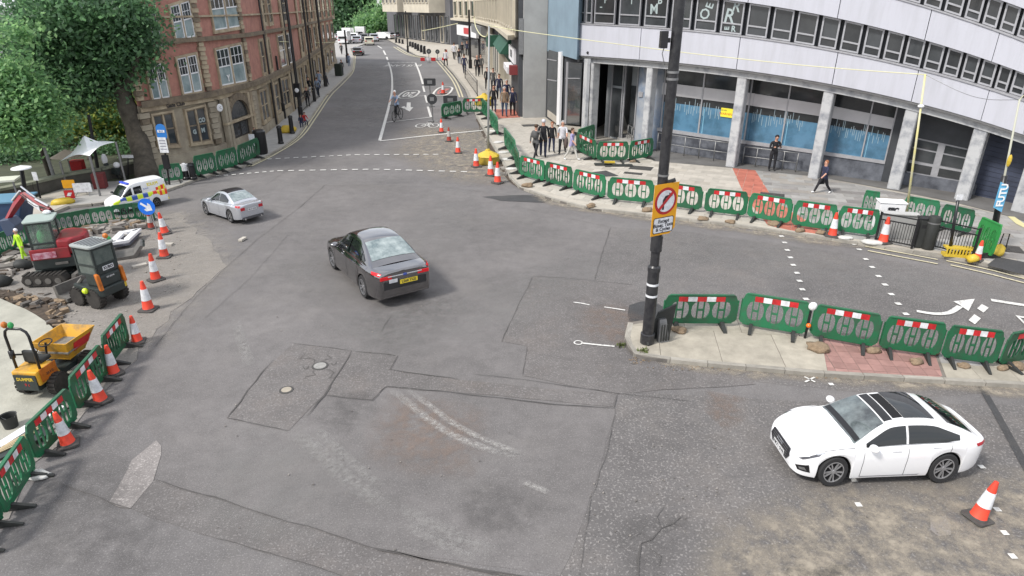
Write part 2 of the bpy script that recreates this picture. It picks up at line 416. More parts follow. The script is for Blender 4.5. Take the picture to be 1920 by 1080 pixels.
def wob(pts, step=0.35, amp=0.03, closed=True):
    """breaks a traced outline into short, slightly uneven runs"""
    out = []; n = len(pts)
    for i in range(n if closed else n - 1):
        a = Vector(pts[i][:2]); c = Vector(pts[(i + 1) % n][:2]); k = max(1, min(40, int((c - a).length / step)))
        for j in range(k):
            p = a.lerp(c, j / k)
            q = noise.noise_vector(Vector((p.x * 2.1, p.y * 2.1, 3.3)))
            out.append(Vector((p.x + q.x * amp * 2, p.y + q.y * amp * 2)))
    if not closed: out.append(Vector(pts[-1][:2]))
    return out
def ribbon(name, pts, w, z, m, kind='structure', parent=None, pix=True, dash=None, taper=False, mb=None):
    P_ = px(pts, z) if pix else [Vector(p[:2]) for p in pts]
    b = mb or MB(); n = len(P_); L = []
    for i, p in enumerate(P_):
        t = (P_[min(i + 1, n - 1)] - P_[max(i - 1, 0)]).normalized(); s = Vector((-t.y, t.x))
        ww = (w if not isinstance(w, (list, tuple)) else w[i]) / 2
        if taper and i in (0, n - 1): ww *= 0.25
        L.append((p + s * ww, p - s * ww))
    for i in range(n - 1):
        a, c = L[i], L[i + 1]
        b.add([(a[0].x, a[0].y, z), (a[1].x, a[1].y, z), (c[1].x, c[1].y, z), (c[0].x, c[0].y, z)], [(0, 1, 2, 3)])
    if mb: return None
    me = b.mesh(name, m, fix=False)
    bm = bmesh.new(); bm.from_mesh(me)
    for f in bm.faces:
        f.normal_update()
        if f.normal.z < 0: f.normal_flip()
    bm.to_mesh(me); bm.free()
    o = bpy.data.objects.new(name, me); COL.objects.link(o)
    if parent is not None: o.parent = parent
    if kind: o['kind'] = kind
    return o

def stain(name, pts, m, z=0.0235, grow=1.0):
    """a soft-edged deposit: full inside, thinning out over the last metre"""
    P_ = wob(px(pts, 0), .5, .12); n = len(P_); nr = []
    ar = sum(P_[i - 1].cross(P_[i]) for i in range(n))
    for i in range(n):
        t = (P_[(i + 2) % n] - P_[i - 2]).normalized(); nn_ = Vector((t.y, -t.x)) * (1 if ar > 0 else -1); nr.append(nn_)
    b = MB(); tr = tessellate_polygon([[Vector((p.x, p.y, 0)) for p in P_]])
    b.add([(p.x, p.y, z) for p in P_], [tuple(t) for t in tr]); al = [1.0] * n
    b.v += [(p.x + q.x * grow, p.y + q.y * grow, z) for p, q in zip(P_, nr)]; al += [0.0] * n
    b.f += [(i, (i + 1) % n, (i + 1) % n + n, i + n) for i in range(n)]; b.m += [0] * n
    me = b.mesh(name, m, fix=False); at = me.attributes.new('film', 'FLOAT', 'POINT'); at.data.foreach_set('value', al)
    o = bpy.data.objects.new(name, me); COL.objects.link(o); o['kind'] = 'structure'; return o
poly_obj('ground', [(-900, -60), (900, -60), (900, 2200), (-900, 2200)], -0.03, M_ASPH_FAR)
road = poly_obj('road', [(-30, -5), (40, -5), (40, 60), (-30, 60)], 0.0, M_ASPH)
street = poly_obj('street', [(-30, 60), (10, 60), (10, 140), (-20, 260), (-110, 260), (-45, 120)], -0.004, M_ASPH_FAR)
# areas of different surfacing, each a thin sheet over the last
def patch(name, pts, z, m, amp=0.03):
    return poly_obj(name, wob(px(pts, z), 0.4, amp), z, m)
patch('smooth_surfacing', [(585, 348), (700, 347), (960, 366), (1060, 392), (1145, 425), (1115, 525), (1000, 517), (940, 640), (1180, 668), (1300, 705), (1155, 765), (1100, 960), (1050, 1080), (700, 1030), (290, 898), (292, 825), (240, 720), (300, 620), (420, 500)], 0.004, M_ASPH_SM)
patch('coarse_surfacing', [(1145, 425), (1300, 436), (1549, 470), (1801, 510), (1925, 540), (2100, 620), (2100, 760), (1925, 735), (1700, 745), (1380, 712), (1215, 690), (1165, 660), (1180, 600), (1115, 525)], 0.004, M_ASPH_RO)
patch('coarse_surfacing', [(1157, 765), (1165, 735), (1500, 752), (1925, 760), (2150, 830), (2150, 1110), (1540, 1110), (1330, 1110), (1040, 1110), (1105, 950)], 0.008, M_ASPH_RO)
patch('rusty_surfacing', [(1000, 517), (1115, 527), (1190, 533), (1222, 600), (1180, 640), (1200, 672), (1380, 700), (1420, 720), (1150, 738), (980, 705), (988, 648), (940, 640)], 0.012, M_ASPH_RU)
patch('surfacing_patch', [(427, 783), (485, 705), (547, 643), (660, 657), (640, 690), (606, 741), (540, 808)], 0.012, M_ASPH_RU)
patch('surfacing_patch', [(662, 657), (735, 665), (745, 667), (731, 693), (900, 716), (1155, 740), (1150, 762), (900, 738), (722, 726), (700, 750), (608, 741), (640, 692)], 0.012, M_ASPH_RU)
patch('pale_patch', [(292, 825), (301, 836), (303, 853), (288, 902), (243, 953), (222, 950), (205, 941), (248, 862)], 0.012, M_ASPH_PA, 0.02)
patch('surfacing_strip', [(290, 900), (480, 960), (700, 1027), (1000, 1085), (1000, 1120), (760, 1120), (560, 1050), (400, 1008), (243, 953)], 0.008, M_ASPH_RU)
patch('fresh_patch', [(1180, 572), (1200, 566), (1222, 563), (1262, 585), (1262, 612), (1180, 603), (1176, 590)], 0.018, M_ASPH_DK, 0.03)
stain('dust_stain', [(1380, 1085), (1430, 1020), (1520, 975), (1600, 945), (1700, 965), (1925, 925), (2150, 960), (2150, 1120), (1360, 1120)], M_TANF, .0235, .9)
stain('dust_stain', [(1240, 684), (1360, 700), (1550, 714), (1775, 728), (1920, 738), (2100, 745), (2100, 730), (1920, 724), (1550, 704), (1360, 690)], M_TANF, .0225, .25)
stain('dust_stain', [(1000, 368), (1060, 384), (1224, 408), (1373, 425), (1549, 450), (1620, 463), (1549, 458), (1373, 432), (1224, 414), (1060, 390)], M_TANF, .0225, .35)
stain('dust_stain', [(800, 245), (900, 250), (930, 300), (940, 330), (900, 330), (850, 315), (790, 285)], M_TANF, .0225, 2.5)
stain('rust_stain', [(1120, 590), (1160, 585), (1172, 640), (1140, 632)], M_RUSTF, .0225, .8); stain('rust_stain', [(1340, 750), (1370, 745), (1375, 790), (1350, 800)], M_RUSTF, .0215, .4)
stain('rust_stain', [(760, 770), (860, 790), (850, 850), (740, 840)], M_RUSTF, .0215, .9); stain('pale_stain', [(460, 830), (600, 860), (560, 1000), (420, 960)], M_PALEF, .0215, 1.0)
stain('oil_stain', [(640, 745), (690, 750), (660, 800), (620, 790)], M_DARKF, .0215, .5); stain('oil_stain', [(1210, 985), (1260, 970), (1240, 1060), (1190, 1075)], M_DARKF, .0245, .35)
stain('oil_stain', [(900, 930), (1010, 950), (980, 990), (880, 970)], M_DARKF, .0215, .6); stain('pale_stain', [(640, 600), (900, 560), (1100, 480), (1120, 500), (940, 610), (700, 650)], M_PALEF, .0205, 1.0)
stain('pale_stain', [(1180, 430), (1500, 470), (1880, 540), (1880, 560), (1480, 520), (1180, 470)], M_PALEF, .0205, .6); stain('pale_stain', [(560, 500), (760, 440), (860, 330), (900, 340), (820, 470), (640, 560)], M_PALEF, .0205, 1.2)
stain('oil_stain', [(700, 600), (800, 560), (840, 580), (740, 640)], M_DARKF, .0195, 1.0); stain('oil_stain', [(150, 880), (260, 1000), (240, 1060), (60, 1000)], M_DARKF, .0195, 1.0)
stain('pale_stain', [(760, 150), (735, 230), (650, 250), (640, 200), (690, 120)], M_PALEF, .0195, 1.5)
patch('fresh_patch', [(905, 369), (960, 366), (1000, 366), (1035, 374), (1020, 380), (940, 376)], 0.018, M_ASPH_DK, 0.05)
patch('pale_patch', [(1745, 972), (1775, 968), (1785, 985), (1782, 1004), (1760, 1007), (1746, 995)], 0.018, M_ASPH_PA, 0.02)
patch('pale_patch', [(395, 497), (412, 489), (424, 497), (408, 512), (388, 511)], 0.012, M_ASPH_RU, 0.02)
patch('damp_stain', [(1470, 1085), (1480, 1068), (1500, 1062), (1520, 1072), (1545, 1076), (1560, 1063), (1582, 1058), (1590, 1066), (1570, 1085), (1560, 1100), (1480, 1100)], 0.018, M_ASPH_DK, 0.06)

# cracks and seams
def crack(pts, w=0.035, z=0.0285, amp=0.018):
    P_ = wob(px(pts, z), 0.22, amp, closed=False)
    ws = [w * .62 * (0.5 + 1.1 * abs(noise.noise(Vector((p.x * 1.7, p.y * 1.7, 1))))) for p in P_]
    return ribbon('road_crack', P_, ws, z, M_CRACK, pix=False, taper=True)
for c, w in [([(427, 783), (485, 705), (512, 675)], .05), ([(547, 643), (600, 649), (660, 657)], .035), ([(663, 658), (728, 664), (745, 668), (731, 693), (860, 710)], .045),
             ([(660, 657), (640, 690), (608, 741), (575, 780)], .06), ([(608, 741), (700, 751), (716, 730), (725, 724), (780, 728), (900, 741), (1040, 757), (1152, 764), (1158, 738)], .045),
             ([(427, 783), (480, 795), (540, 808)], .04), ([(940, 642), (965, 585), (1000, 517)], .03), ([(1000, 517), (1060, 521), (1115, 526), (1190, 534)], .03), ([(1115, 525), (1130, 470), (1145, 425)], .03),
             ([(1145, 425), (1060, 408), (960, 385)], .02), ([(960, 366), (840, 352), (700, 346), (610, 348)], .03), ([(610, 346), (560, 390), (480, 450), (420, 505), (372, 552), (330, 600), (290, 650)], .03),
             ([(500, 345), (540, 318), (600, 290)], .03), ([(290, 898), (400, 932), (520, 970), (700, 1026), (860, 1062), (980, 1086)], .04), ([(243, 953), (205, 941), (110, 905)], .03), ([(400, 1008), (520, 1040), (640, 1078)], .03),
             ([(705, 1030), (800, 1048), (900, 1068), (1000, 1082)], .06), ([(1195, 1080), (1192, 1050), (1212, 1022), (1228, 1010), (1240, 990), (1262, 984), (1280, 966)], .101), ([(1155, 765), (1140, 840), (1110, 930), (1085, 1080)], .02),
             ([(735, 590), (720, 610), (712, 626)], .03), ([(880, 700), (1000, 714), (1160, 737), (1300, 752)], .03), ([(988, 648), (980, 705)], .02), ([(540, 440), (470, 520), (380, 600)], .02)]:
    crack(c, w * (.55 if w > .1 else 1), amp=.07 if w > .1 else .018)
for c in ([(1228, 1010), (1205, 1000), (1180, 1012)], [(1240, 990), (1232, 968), (1245, 950)], [(1212, 1022), (1240, 1040), (1236, 1062)], [(1262, 984), (1290, 992)]): crack(c, .03, amp=.05)
# spider cracks round the broken ironwork
cc = G(600, 686, 0.02)
for k in range(6):
    a = k * PI / 3 + 0.3; l = 0.22 + 0.22 * (k % 3)
    P_ = [cc.to_2d() + Vector((math.cos(a + 0.25 * math.sin(j * 2.0 + k)), math.sin(a + 0.25 * math.sin(j * 2 + k)))) * (0.22 + l * j / 4) for j in range(5)]
    ribbon('road_crack', P_, 0.018, 0.0285, M_CRACK, pix=False, taper=True)
# tyre scuffs
def scuff(P_, w):
    b = MB(); n = len(P_); al = []; K = 6
    for i, p in enumerate(P_):
        t = (P_[min(i + 1, n - 1)] - P_[max(i - 1, 0)]).normalized(); s = Vector((-t.y, t.x))
        for k in range(K + 1):
            f = k / K * 2 - 1; q = p + s * f * w * 0.75
            b.v.append((q.x, q.y, 0.027)); al.append((1 - f * f) * min(1, i / n * 5, (n - 1 - i) / n * 5))
    b.f = [(i * (K + 1) + k, (i + 1) * (K + 1) + k, (i + 1) * (K + 1) + k + 1, i * (K + 1) + k + 1) for i in range(n - 1) for k in range(K)]; b.m = [0] * len(b.f)
    me = b.mesh('tyre_scuff', M_SMEAR if w > .15 + .03 else M_SCUFF, fix=False)
    at = me.attributes.new('film', 'FLOAT', 'POINT'); at.data.foreach_set('value', al)
    o = bpy.data.objects.new('tyre_scuff', me); COL.objects.link(o); o['kind'] = 'structure'
for pts, w in [([(730, 730), (760, 752), (800, 785), (850, 818), (910, 842), (985, 864)], .17), ([(760, 728), (800, 758), (850, 795), (900, 822), (950, 843), (980, 853)], .14),
               ([(548, 806), (600, 850), (660, 905), (740, 960)], .30), ([(590, 800), (650, 860), (720, 920)], .2), ([(745, 950), (800, 980), (860, 1010), (930, 1040)], .26), ([(760, 985), (830, 1020), (900, 1055)], .2), ([(980, 905), (1030, 926)], .12), ([(440, 600), (470, 690)], .25)]:
    P_ = [p.to_2d() for p in cr([tuple(G(a, b, 0)) for a, b in pts], 30)]
    scuff(P_, w)

# ------------------------------------------------------------ raised pavements
RK = [(722, 72), (750, 87), (768, 97), (781, 104), (797, 106), (825, 111), (849, 137), (872, 168), (892, 216), (913, 255), (930, 283), (946, 311), (956, 333), (974, 350), (1003, 361), (1029, 370), (1060, 379), (1108, 390), (1224, 403), (1373, 420), (1500, 438), (1549, 445), (1663, 463), (1801, 483), (1881, 502), (1920, 515), (1990, 540)]
KZ = 0.125
rk = px(RK, KZ)
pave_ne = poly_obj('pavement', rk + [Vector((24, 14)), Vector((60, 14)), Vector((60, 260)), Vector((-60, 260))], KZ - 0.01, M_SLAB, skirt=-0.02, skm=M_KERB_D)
LK = [(655, 92), (660, 105), (657, 132), (635, 154), (611, 176), (583, 217), (555, 255), (530, 273), (508, 286), (460, 309), (416, 321), (366, 334), (318, 353), (250, 368), (190, 380), (130, 383), (93, 398), (33, 411), (-60, 430)]
lk = px(LK, KZ)
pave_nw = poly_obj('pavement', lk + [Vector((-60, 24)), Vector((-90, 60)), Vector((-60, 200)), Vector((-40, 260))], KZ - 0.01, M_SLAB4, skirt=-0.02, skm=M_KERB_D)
ISL = [(1237, 595), (1178, 604), (1172, 620), (1172, 634), (1177, 650), (1190, 663), (1210, 669), (1357, 684), (1547, 700), (1773, 713), (1920, 721), (2080, 726), (2080, 684), (1920, 664), (1864, 673), (1757, 652), (1640, 634), (1510, 612), (1377, 592)]
isl = px(ISL, KZ)
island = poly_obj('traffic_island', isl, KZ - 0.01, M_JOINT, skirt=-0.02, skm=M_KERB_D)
works = poly_obj('works_ground', wob(px([(-200, 430), (0, 470), (110, 441), (250, 412), (330, 400), (392, 448), (425, 500), (320, 590), (262, 655), (212, 716), (140, 800), (60, 880), (0, 975), (-120, 1000)], 0.0), .5, .16), 0.0165, M_DUST, skirt=-0.02)
stain('dust_stain', [(250, 412), (330, 402), (385, 450), (405, 500), (315, 585), (258, 645), (235, 640), (300, 480)], M_PALEF2, .0235, 1.3)
conc = poly_obj('concrete_slab', wob(px([(-200, 560), (0, 560), (47, 579), (85, 601), (104, 622), (108, 645), (140, 700), (100, 780), (60, 810), (0, 880), (-120, 980)], 0.10), 0.5, 0.03), 0.10, M_CONC, skirt=-0.02)
conc2 = poly_obj('concrete_slab', wob(px([(-160, 540), (0, 512), (62, 471), (77, 505), (102, 531), (150, 485), (175, 505), (165, 540), (112, 572), (100, 560), (64, 555), (35, 545), (0, 541), (-120, 560)], 0.08), 0.5, 0.03), 0.08, M_DUST, skirt=-0.02)
poly_obj('trench', wob(px([(-100, 540), (0, 540), (35, 546), (64, 556), (100, 540), (130, 560), (118, 590), (120, 620), (104, 640), (85, 606), (47, 586), (0, 566), (-100, 570)], 0.03), 0.3, 0.06), 0.03, M_SOIL, skirt=-0.02)
poly_obj('park_ground', px([(-400, 395), (0, 395), (60, 372), (120, 352), (200, 340), (262, 336), (262, 250), (200, 180), (-400, 160)], 0.13), 0.125, mat('park_soil', (0.075, 0.085, 0.05), 0.95, var=0.5, vscale=1.5), skirt=-0.02)
poly_obj('path', px([(33, 410), (93, 397), (131, 381), (122, 372), (168, 364), (170, 346), (115, 356), (78, 366), (60, 390)], 0.13), 0.132, M_SLAB2, skirt=0.1)

def kerbs(parent, P_, side, step=0.92, w=0.15, name='kerb_stone', m=None):
    """a line of separate kerb stones along P_ (2D points); side +1 sets them left of the line"""
    L = [0.0]
    for i in range(1, len(P_)): L.append(L[-1] + (P_[i] - P_[i - 1]).length)
    def at(s):
        for i in range(1, len(P_)):
            if s <= L[i] or i == len(P_) - 1:
                t = (s - L[i - 1]) / max(1e-6, L[i] - L[i - 1]); return P_[i - 1].lerp(P_[i], t)
    n = max(1, int(L[-1] / step)); d = L[-1] / n; out = []
    me = MB().box(0, 0, -0.12, 1, 1, 0.12).mesh('kerb_stone', m or M_KERB)
    for i in range(n):
        a, c = at(i * d), at((i + 1) * d); t = c - a; l = t.length
        if l < 0.1: continue
        nrm = Vector((-t.y, t.x)).normalized() * side
        q = (a + c) / 2 + nrm * (w / 2 - 0.01)
        o = piece(name, me, parent, (q.x, q.y, KZ + 0.002 + random.uniform(-.003, .004)), math.atan2(t.y, t.x) + random.uniform(-.006, .006), (l - 0.018, w, 1))
        out.append(o)
    return out
kerbs(pave_ne, rk[8:], 1)
kerbs(pave_nw, lk[4:17], 1, step=1.1)
kerbs(island, isl[1:12], 1)
def strip_kerb(parent, P_, side, w=0.3):
    b = MB(); n = len(P_)
    for i in range(n - 1):
        a, c = P_[i], P_[i + 1]; t = (c - a).normalized(); s = Vector((-t.y, t.x)) * side
        q = [a, c, c + s * w, a + s * w]
        if (q[1] - q[0]).cross(q[2] - q[0]) < 0: q.reverse()
        b.hexa([(p.x, p.y, 0) for p in q] + [(p.x, p.y, KZ + 0.004) for p in q])
    o = b.obj('kerb_line', M_KERB, parent); o['kind'] = 'stuff'
strip_kerb(pave_ne, rk[:9], 1); strip_kerb(pave_nw, lk[:5], 1)

def inside(p, poly):
    c = False; n = len(poly)
    for i in range(n):
        a, b = poly[i], poly[i - 1]
        if (a[1] > p[1]) != (b[1] > p[1]) and p[0] < (b[0] - a[0]) * (p[1] - a[1]) / (b[1] - a[1]) + a[0]: c = not c
    return c
def clip_cell(poly, c0, ex, ey, w, h):
    P_ = [((Vector(p[:2]) - c0).dot(ex), (Vector(p[:2]) - c0).dot(ey)) for p in poly]
    for ax, lim, sg in ((0, 0.0, 1), (0, w, -1), (1, 0.0, 1), (1, h, -1)):
        out = []
        for i in range(len(P_)):
            p, q_ = P_[i - 1], P_[i]; dp = (p[ax] - lim) * sg; dq = (q_[ax] - lim) * sg
            if (dp >= 0) != (dq >= 0):
                t = dp / (dp - dq); out.append((p[0] + (q_[0] - p[0]) * t, p[1] + (q_[1] - p[1]) * t))
            if dq >= 0: out.append(q_)
        P_ = out
        if len(P_) < 3: return []
    return P_
def pave(parent, poly, org, ang, sw, sh, mats, z, gap=0.012, name='paving_slab', bond=0.5, th=0.03, limit=300, weights=None, jit=0.004):
    """separate slabs laid in courses over poly, cut at its edge; the nearest are objects, the rest joined"""
    ex = Vector((math.cos(ang), math.sin(ang))); ey = Vector((-ex.y, ex.x)); org = Vector(org[:2])
    us = [(Vector(p[:2]) - org).dot(ex) for p in poly]; vs = [(Vector(p[:2]) - org).dot(ey) for p in poly]
    cells = []
    for j in range(int(min(vs) // sh) - 1, int(max(vs) // sh) + 2):
        off = (j % 2) * bond * sw
        for i in range(int(min(us) // sw) - 2, int(max(us) // sw) + 2):
            c0 = org + ex * (i * sw + off) + ey * (j * sh)
            n_in = sum(inside(c0 + ex * (a * (sw - gap)) + ey * (b_ * (sh - gap)), poly) for a, b_ in ((0, 0), (1, 0), (1, 1), (0, 1)))
            if n_in == 4: cells.append((c0, None))
            else:
                cl = clip_cell(poly, c0, ex, ey, sw - gap, sh - gap)
                if len(cl) >= 3:
                    ar = abs(sum(cl[k - 1][0] * cl[k][1] - cl[k][0] * cl[k - 1][1] for k in range(len(cl)))) / 2
                    if ar > 0.06 * sw * sh: cells.append((c0, cl))
    cells.sort(key=lambda c: c[0].length)
    mes = [MB().box(sw / 2, sh / 2, -th, sw - gap, sh - gap, th).mesh(name, m) for m in mats]
    for c, cl in cells[:limit]:
        k = random.choices(range(len(mats)), weights)[0]
        me = mes[k] if cl is None else MB().prism(cl, -th, 0).mesh(name, mats[k])
        piece(name, me, parent, (c.x, c.y, z + random.uniform(-jit, jit)), ang)
    if len(cells) > limit:
        b = MB()
        for c, cl in cells[limit:]:
            k = random.choices(range(len(mats)), weights)[0]; zz = z + random.uniform(-jit, jit)
            f = lambda x, y, z_: (c.x + ex.x * x + ey.x * y, c.y + ex.y * x + ey.y * y, z_)
            b.prism(cl or [(0, 0), (sw - gap, 0), (sw - gap, sh - gap), (0, sh - gap)], zz - th, zz, k, f)
        o = b.obj('paving', mats, parent); o['kind'] = 'stuff'
    return len(cells)
# the island: pale slabs, a pink crossing of small tiles, grey slabs
a0 = math.atan2((isl[8] - isl[7]).y, (isl[8] - isl[7]).x)
ip = lambda pts: px(pts, KZ)
pave(island, ip([(1240, 600), (1377, 597), (1510, 617), (1538, 624), (1551, 695), (1357, 679), (1212, 664), (1195, 656), (1186, 645), (1180, 622), (1186, 608)]), isl[7], a0 + 0.02, 1.55, 1.9, [M_BAY], KZ - 0.002, gap=.015)
pave(island, ip([(1536, 622), (1640, 640), (1752, 660), (1768, 708), (1552, 696)]), isl[8], a0 + 0.02, 0.31, 0.31, [M_PINK], KZ - 0.002, name='tile', bond=0)
pave(island, ip([(1757, 660), (1864, 678), (1920, 668), (2080, 690), (2080, 722), (1920, 716), (1775, 708)]), isl[9], a0, .9, .9, [M_BAY, M_SLAB4], KZ - 0.002)
# the corner pavement: pale slabs, a red crossing, darker slabs beside the columns
na = math.atan2((rk[18] - rk[17]).y, (rk[18] - rk[17]).x)
q = lambda pts: px(pts, KZ)
pave(pave_ne, q([(930, 240), (952, 262), (972, 300), (985, 342), (1060, 372), (1224, 396), (1373, 413), (1438, 421), (1397, 370), (1372, 313), (1225, 300), (1090, 270), (1020, 225), (985, 224)]), rk[17], na, 0.75, 0.62, [M_SLAB2, M_SLAB], KZ, limit=300, weights=[6, 1])
pave(pave_ne, q([(1373, 314), (1414, 316), (1450, 374), (1556, 441), (1480, 431), (1440, 422), (1398, 370)]), rk[19], na, 0.46, 0.46, [M_RED], KZ, name='tile', bond=0)
pave(pave_ne, q([(1415, 317), (1530, 330), (1676, 360), (1800, 384), (1990, 430), (1990, 530), (1881, 495), (1801, 476), (1663, 456), (1557, 441), (1451, 374)]), rk[20], na + 0.06, 0.8, 0.55, [M_SLAB4, M_SLAB3, M_SLAB5], KZ, limit=300, weights=[6, 2, 2])
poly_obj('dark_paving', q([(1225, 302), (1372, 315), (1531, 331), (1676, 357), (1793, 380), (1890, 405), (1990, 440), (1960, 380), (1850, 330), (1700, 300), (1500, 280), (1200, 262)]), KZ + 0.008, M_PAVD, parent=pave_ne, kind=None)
poly_obj('red_paving', q([(925, 205), (975, 205), (975, 220), (935, 222)]), KZ + 0.004, M_RED, parent=pave_ne, kind=None)
poly_obj('fresh_patch', q([(1098, 325), (1136, 320), (1160, 330), (1118, 332)]), KZ + 0.016, M_ASPH_DK, parent=pave_ne, kind=None)
poly_obj('damp_patch', q([(1850, 498), (1870, 482), (1920, 492), (2000, 520), (2000, 540), (1920, 516)]), KZ + 0.016, M_ASPH_DK, parent=pave_ne, kind=None)
poly_obj('yellow_tile', q([(1889, 406), (1902, 407), (1925, 423), (1925, 430), (1905, 420)]), KZ + 0.016, mat('pale_yellow', (0.6, 0.55, 0.3), 0.8), parent=pave_ne, kind=None)

# ------------------------------------------------------------ road markings
MZ = 0.030
mk = MB()
def mark(name, polys, m=None, kind='structure'):
    b = MB()
    for pl in polys:
        P_ = px(pl, MZ); tr = tessellate_polygon([[Vector((p.x, p.y, 0)) for p in P_]]); b.add([(p.x, p.y, MZ) for p in P_], [tuple(t) for t in tr])
    me = b.mesh(name, m or M_WHITE_L, fix=False); bm = bmesh.new(); bm.from_mesh(me)
    for f in bm.faces:
        f.normal_update()
        if f.normal.z < 0: f.normal_flip()
    bm.to_mesh(me); bm.free()
    o = bpy.data.objects.new(name, me); COL.objects.link(o); o['kind'] = kind
    return o
def cline(name, pts, w, m=None, n=24):
    return ribbon(name, [p.to_2d() for p in cr([tuple(G(a, b_, 0)) for a, b_ in pts], n)], w, MZ, m or M_WHITE_L, pix=False)
cline('lane_line', [(712, 264), (722, 228), (730, 197), (735, 170), (735, 145), (732, 128), (728, 117)], 0.22)
for a in [[(727, 113), (725, 107)], [(723, 103), (719, 95)], [(716, 91), (708, 86)]]: cline('lane_dash', a, 0.3, n=2)
cline('lane_line', [(779, 118), (786, 135), (793, 158)], 0.24)
for a in [[(793, 162), (796, 173)], [(797, 179), (801, 193)], [(802, 200), (808, 220)]]: cline('lane_dash', a, 0.2, n=2)
cline('stop_line', [(724, 230), (760, 226), (809, 220)], 0.16, n=2)
cline('stop_line', [(712, 265), (800, 255), (906, 245)], 0.22, n=2)
cline('stop_line', [(730, 118), (779, 118)], 0.3, n=2); cline('stop_line', [(742, 183), (796, 180)], 0.14, n=2)
for k in range(5): cline('lane_dash', [(735 + k * 9, 117), (739 + k * 9, 117)], 0.25, n=1)
for o_, w in ((0, .12), (1, .12)):
    d = o_ * 6
    cline('yellow_line', [(822 - d, 112), (846 - d, 140), (858 - d, 158), (868 - d, 183)], 0.16, M_YEL_L)
    cline('yellow_line', [(744 - d, 88), (764 - d, 100), (778 - d, 105), (797 - d, 108.5)], 0.25, M_YEL_L)
    cline('yellow_line', [(664 + d * .4, 105), (661 + d * .4, 132), (640 + d, 154), (616 + d, 178), (588 + d, 219), (560 + d, 257), (512 + d, 289), (464 + d, 313)], 0.12, M_YEL_L, 40)
ribbon('kerb_trench', wob(px([(896, 222), (908, 250), (922, 276), (940, 306), (955, 334), (972, 349), (996, 360)], 0), .4, .06, closed=False), .38, .0292, M_SOIL, pix=False, taper=True)
def dots(a, b_, n, fx=0.55, w=0.16, m=None, name='guide_mark'):
    A, B = G(*a).to_2d(), G(*b_).to_2d(); b = MB()
    for i in range(n):
        p = A.lerp(B, i / n); c = A.lerp(B, (i + fx) / n); ribbon('', [p, c], w, MZ, None, pix=False, mb=b)
    me = b.mesh(name, M_WHITE_L, fix=False); bm = bmesh.new(); bm.from_mesh(me)
    for f in bm.faces:
        f.normal_update()
        if f.normal.z < 0: f.normal_flip()
    bm.to_mesh(me); bm.free(); o = bpy.data.objects.new(name, me); COL.objects.link(o); o['kind'] = 'structure'
dots((500, 299), (665, 291), 10); dots((665, 291), (830, 290), 9); dots((405, 331), (520, 321), 8); dots((520, 321), (700, 318), 9); dots((700, 318), (885, 323), 9)
# studs on the right-hand lanes
def studs(pts, s=0.17):
    b = MB()
    for a, c in pts:
        p = G(a, c, 0); b.add([(p.x - s / 2, p.y - s / 2, MZ), (p.x + s / 2, p.y - s / 2, MZ), (p.x + s / 2, p.y + s / 2, MZ), (p.x - s / 2, p.y + s / 2, MZ)], [(0, 1, 2, 3)])
    o = bpy.data.objects.new('stud_marks', b.mesh('stud_marks', M_WHITE_L, fix=False)); COL.objects.link(o); o['kind'] = 'structure'
studs([(1465, 444), (1471, 456), (1476, 470), (1482, 484), (1487, 498), (1494, 513), (1499, 528), (1504, 544), (1511, 562)])
studs([(1601, 459), (1611, 469), (1623, 487), (1635, 502), (1647, 519), (1659, 535), (1671, 553), (1684, 571), (1698, 590)])
studs([(1558, 722), (1600, 902), (1609, 948), (1840, 877), (1869, 957), (1883, 1001), (1898, 1045)], 0.11)
for d in (0, 8): cline('yellow_line', [(1622 + d * .6, 463 + d), (1700, 477 + d), (1758, 488 + d)], 0.10, M_YEL_L, 4)
for d in (0, 8): cline('yellow_line', [(1774 + d, 490 + d), (1860, 508 + d), (1985, 541 + d)], 0.10, M_YEL_L, 4)
arc = cr([(1719, 583, 0), (1752, 588, 0), (1780, 586, 0), (1800, 574, 0)], 10)
ribbon('road_arrow', [(p.x, p.y) for p in arc], 0.17, MZ, M_WHITE_L)
mark('road_arrow', [[(1787, 565), (1828, 560), (1816, 583), (1804, 575), (1797, 570)]])
mark('square_marks', [[(1832, 578), (1841, 570), (1854, 577), (1844, 586)], [(1816, 600), (1827, 589), (1839, 597), (1828, 608)], [(1803, 617), (1811, 611), (1822, 618), (1814, 624)]])
cline('lane_line', [(1858, 564), (1890, 569), (1960, 580)], 0.2, n=2)
mark('give_way_mark', [[(1904, 591), (1930, 595), (1930, 598), (1912, 595), (1930, 612), (1930, 617)]])
# sealed joint and surveyors' marks
patch('sealed_joint', [(1834, 725), (1846, 724), (1925, 862), (1925, 892)], 0.02, M_ASPH_DK, 0.005)
cline('spray_line', [(1092, 645), (1120, 648), (1152, 651)], 0.07, n=2); cline('spray_line', [(1075, 568), (1090, 570), (1105, 573)], 0.06, n=2); cline('spray_line', [(1133, 577), (1172, 583)], 0.06, n=2)
ring = [G(1084, 644, 0).to_2d() + Vector((math.cos(a * PI / 6), math.sin(a * PI / 6))) * 0.11 for a in range(13)]
ribbon('spray_ring', ring, 0.04, MZ, M_WHITE_L, pix=False)
cline('spray_line', [(1508, 708), (1528, 718)], 0.05, n=1); cline('spray_line', [(1509, 718), (1527, 709)], 0.05, n=1)
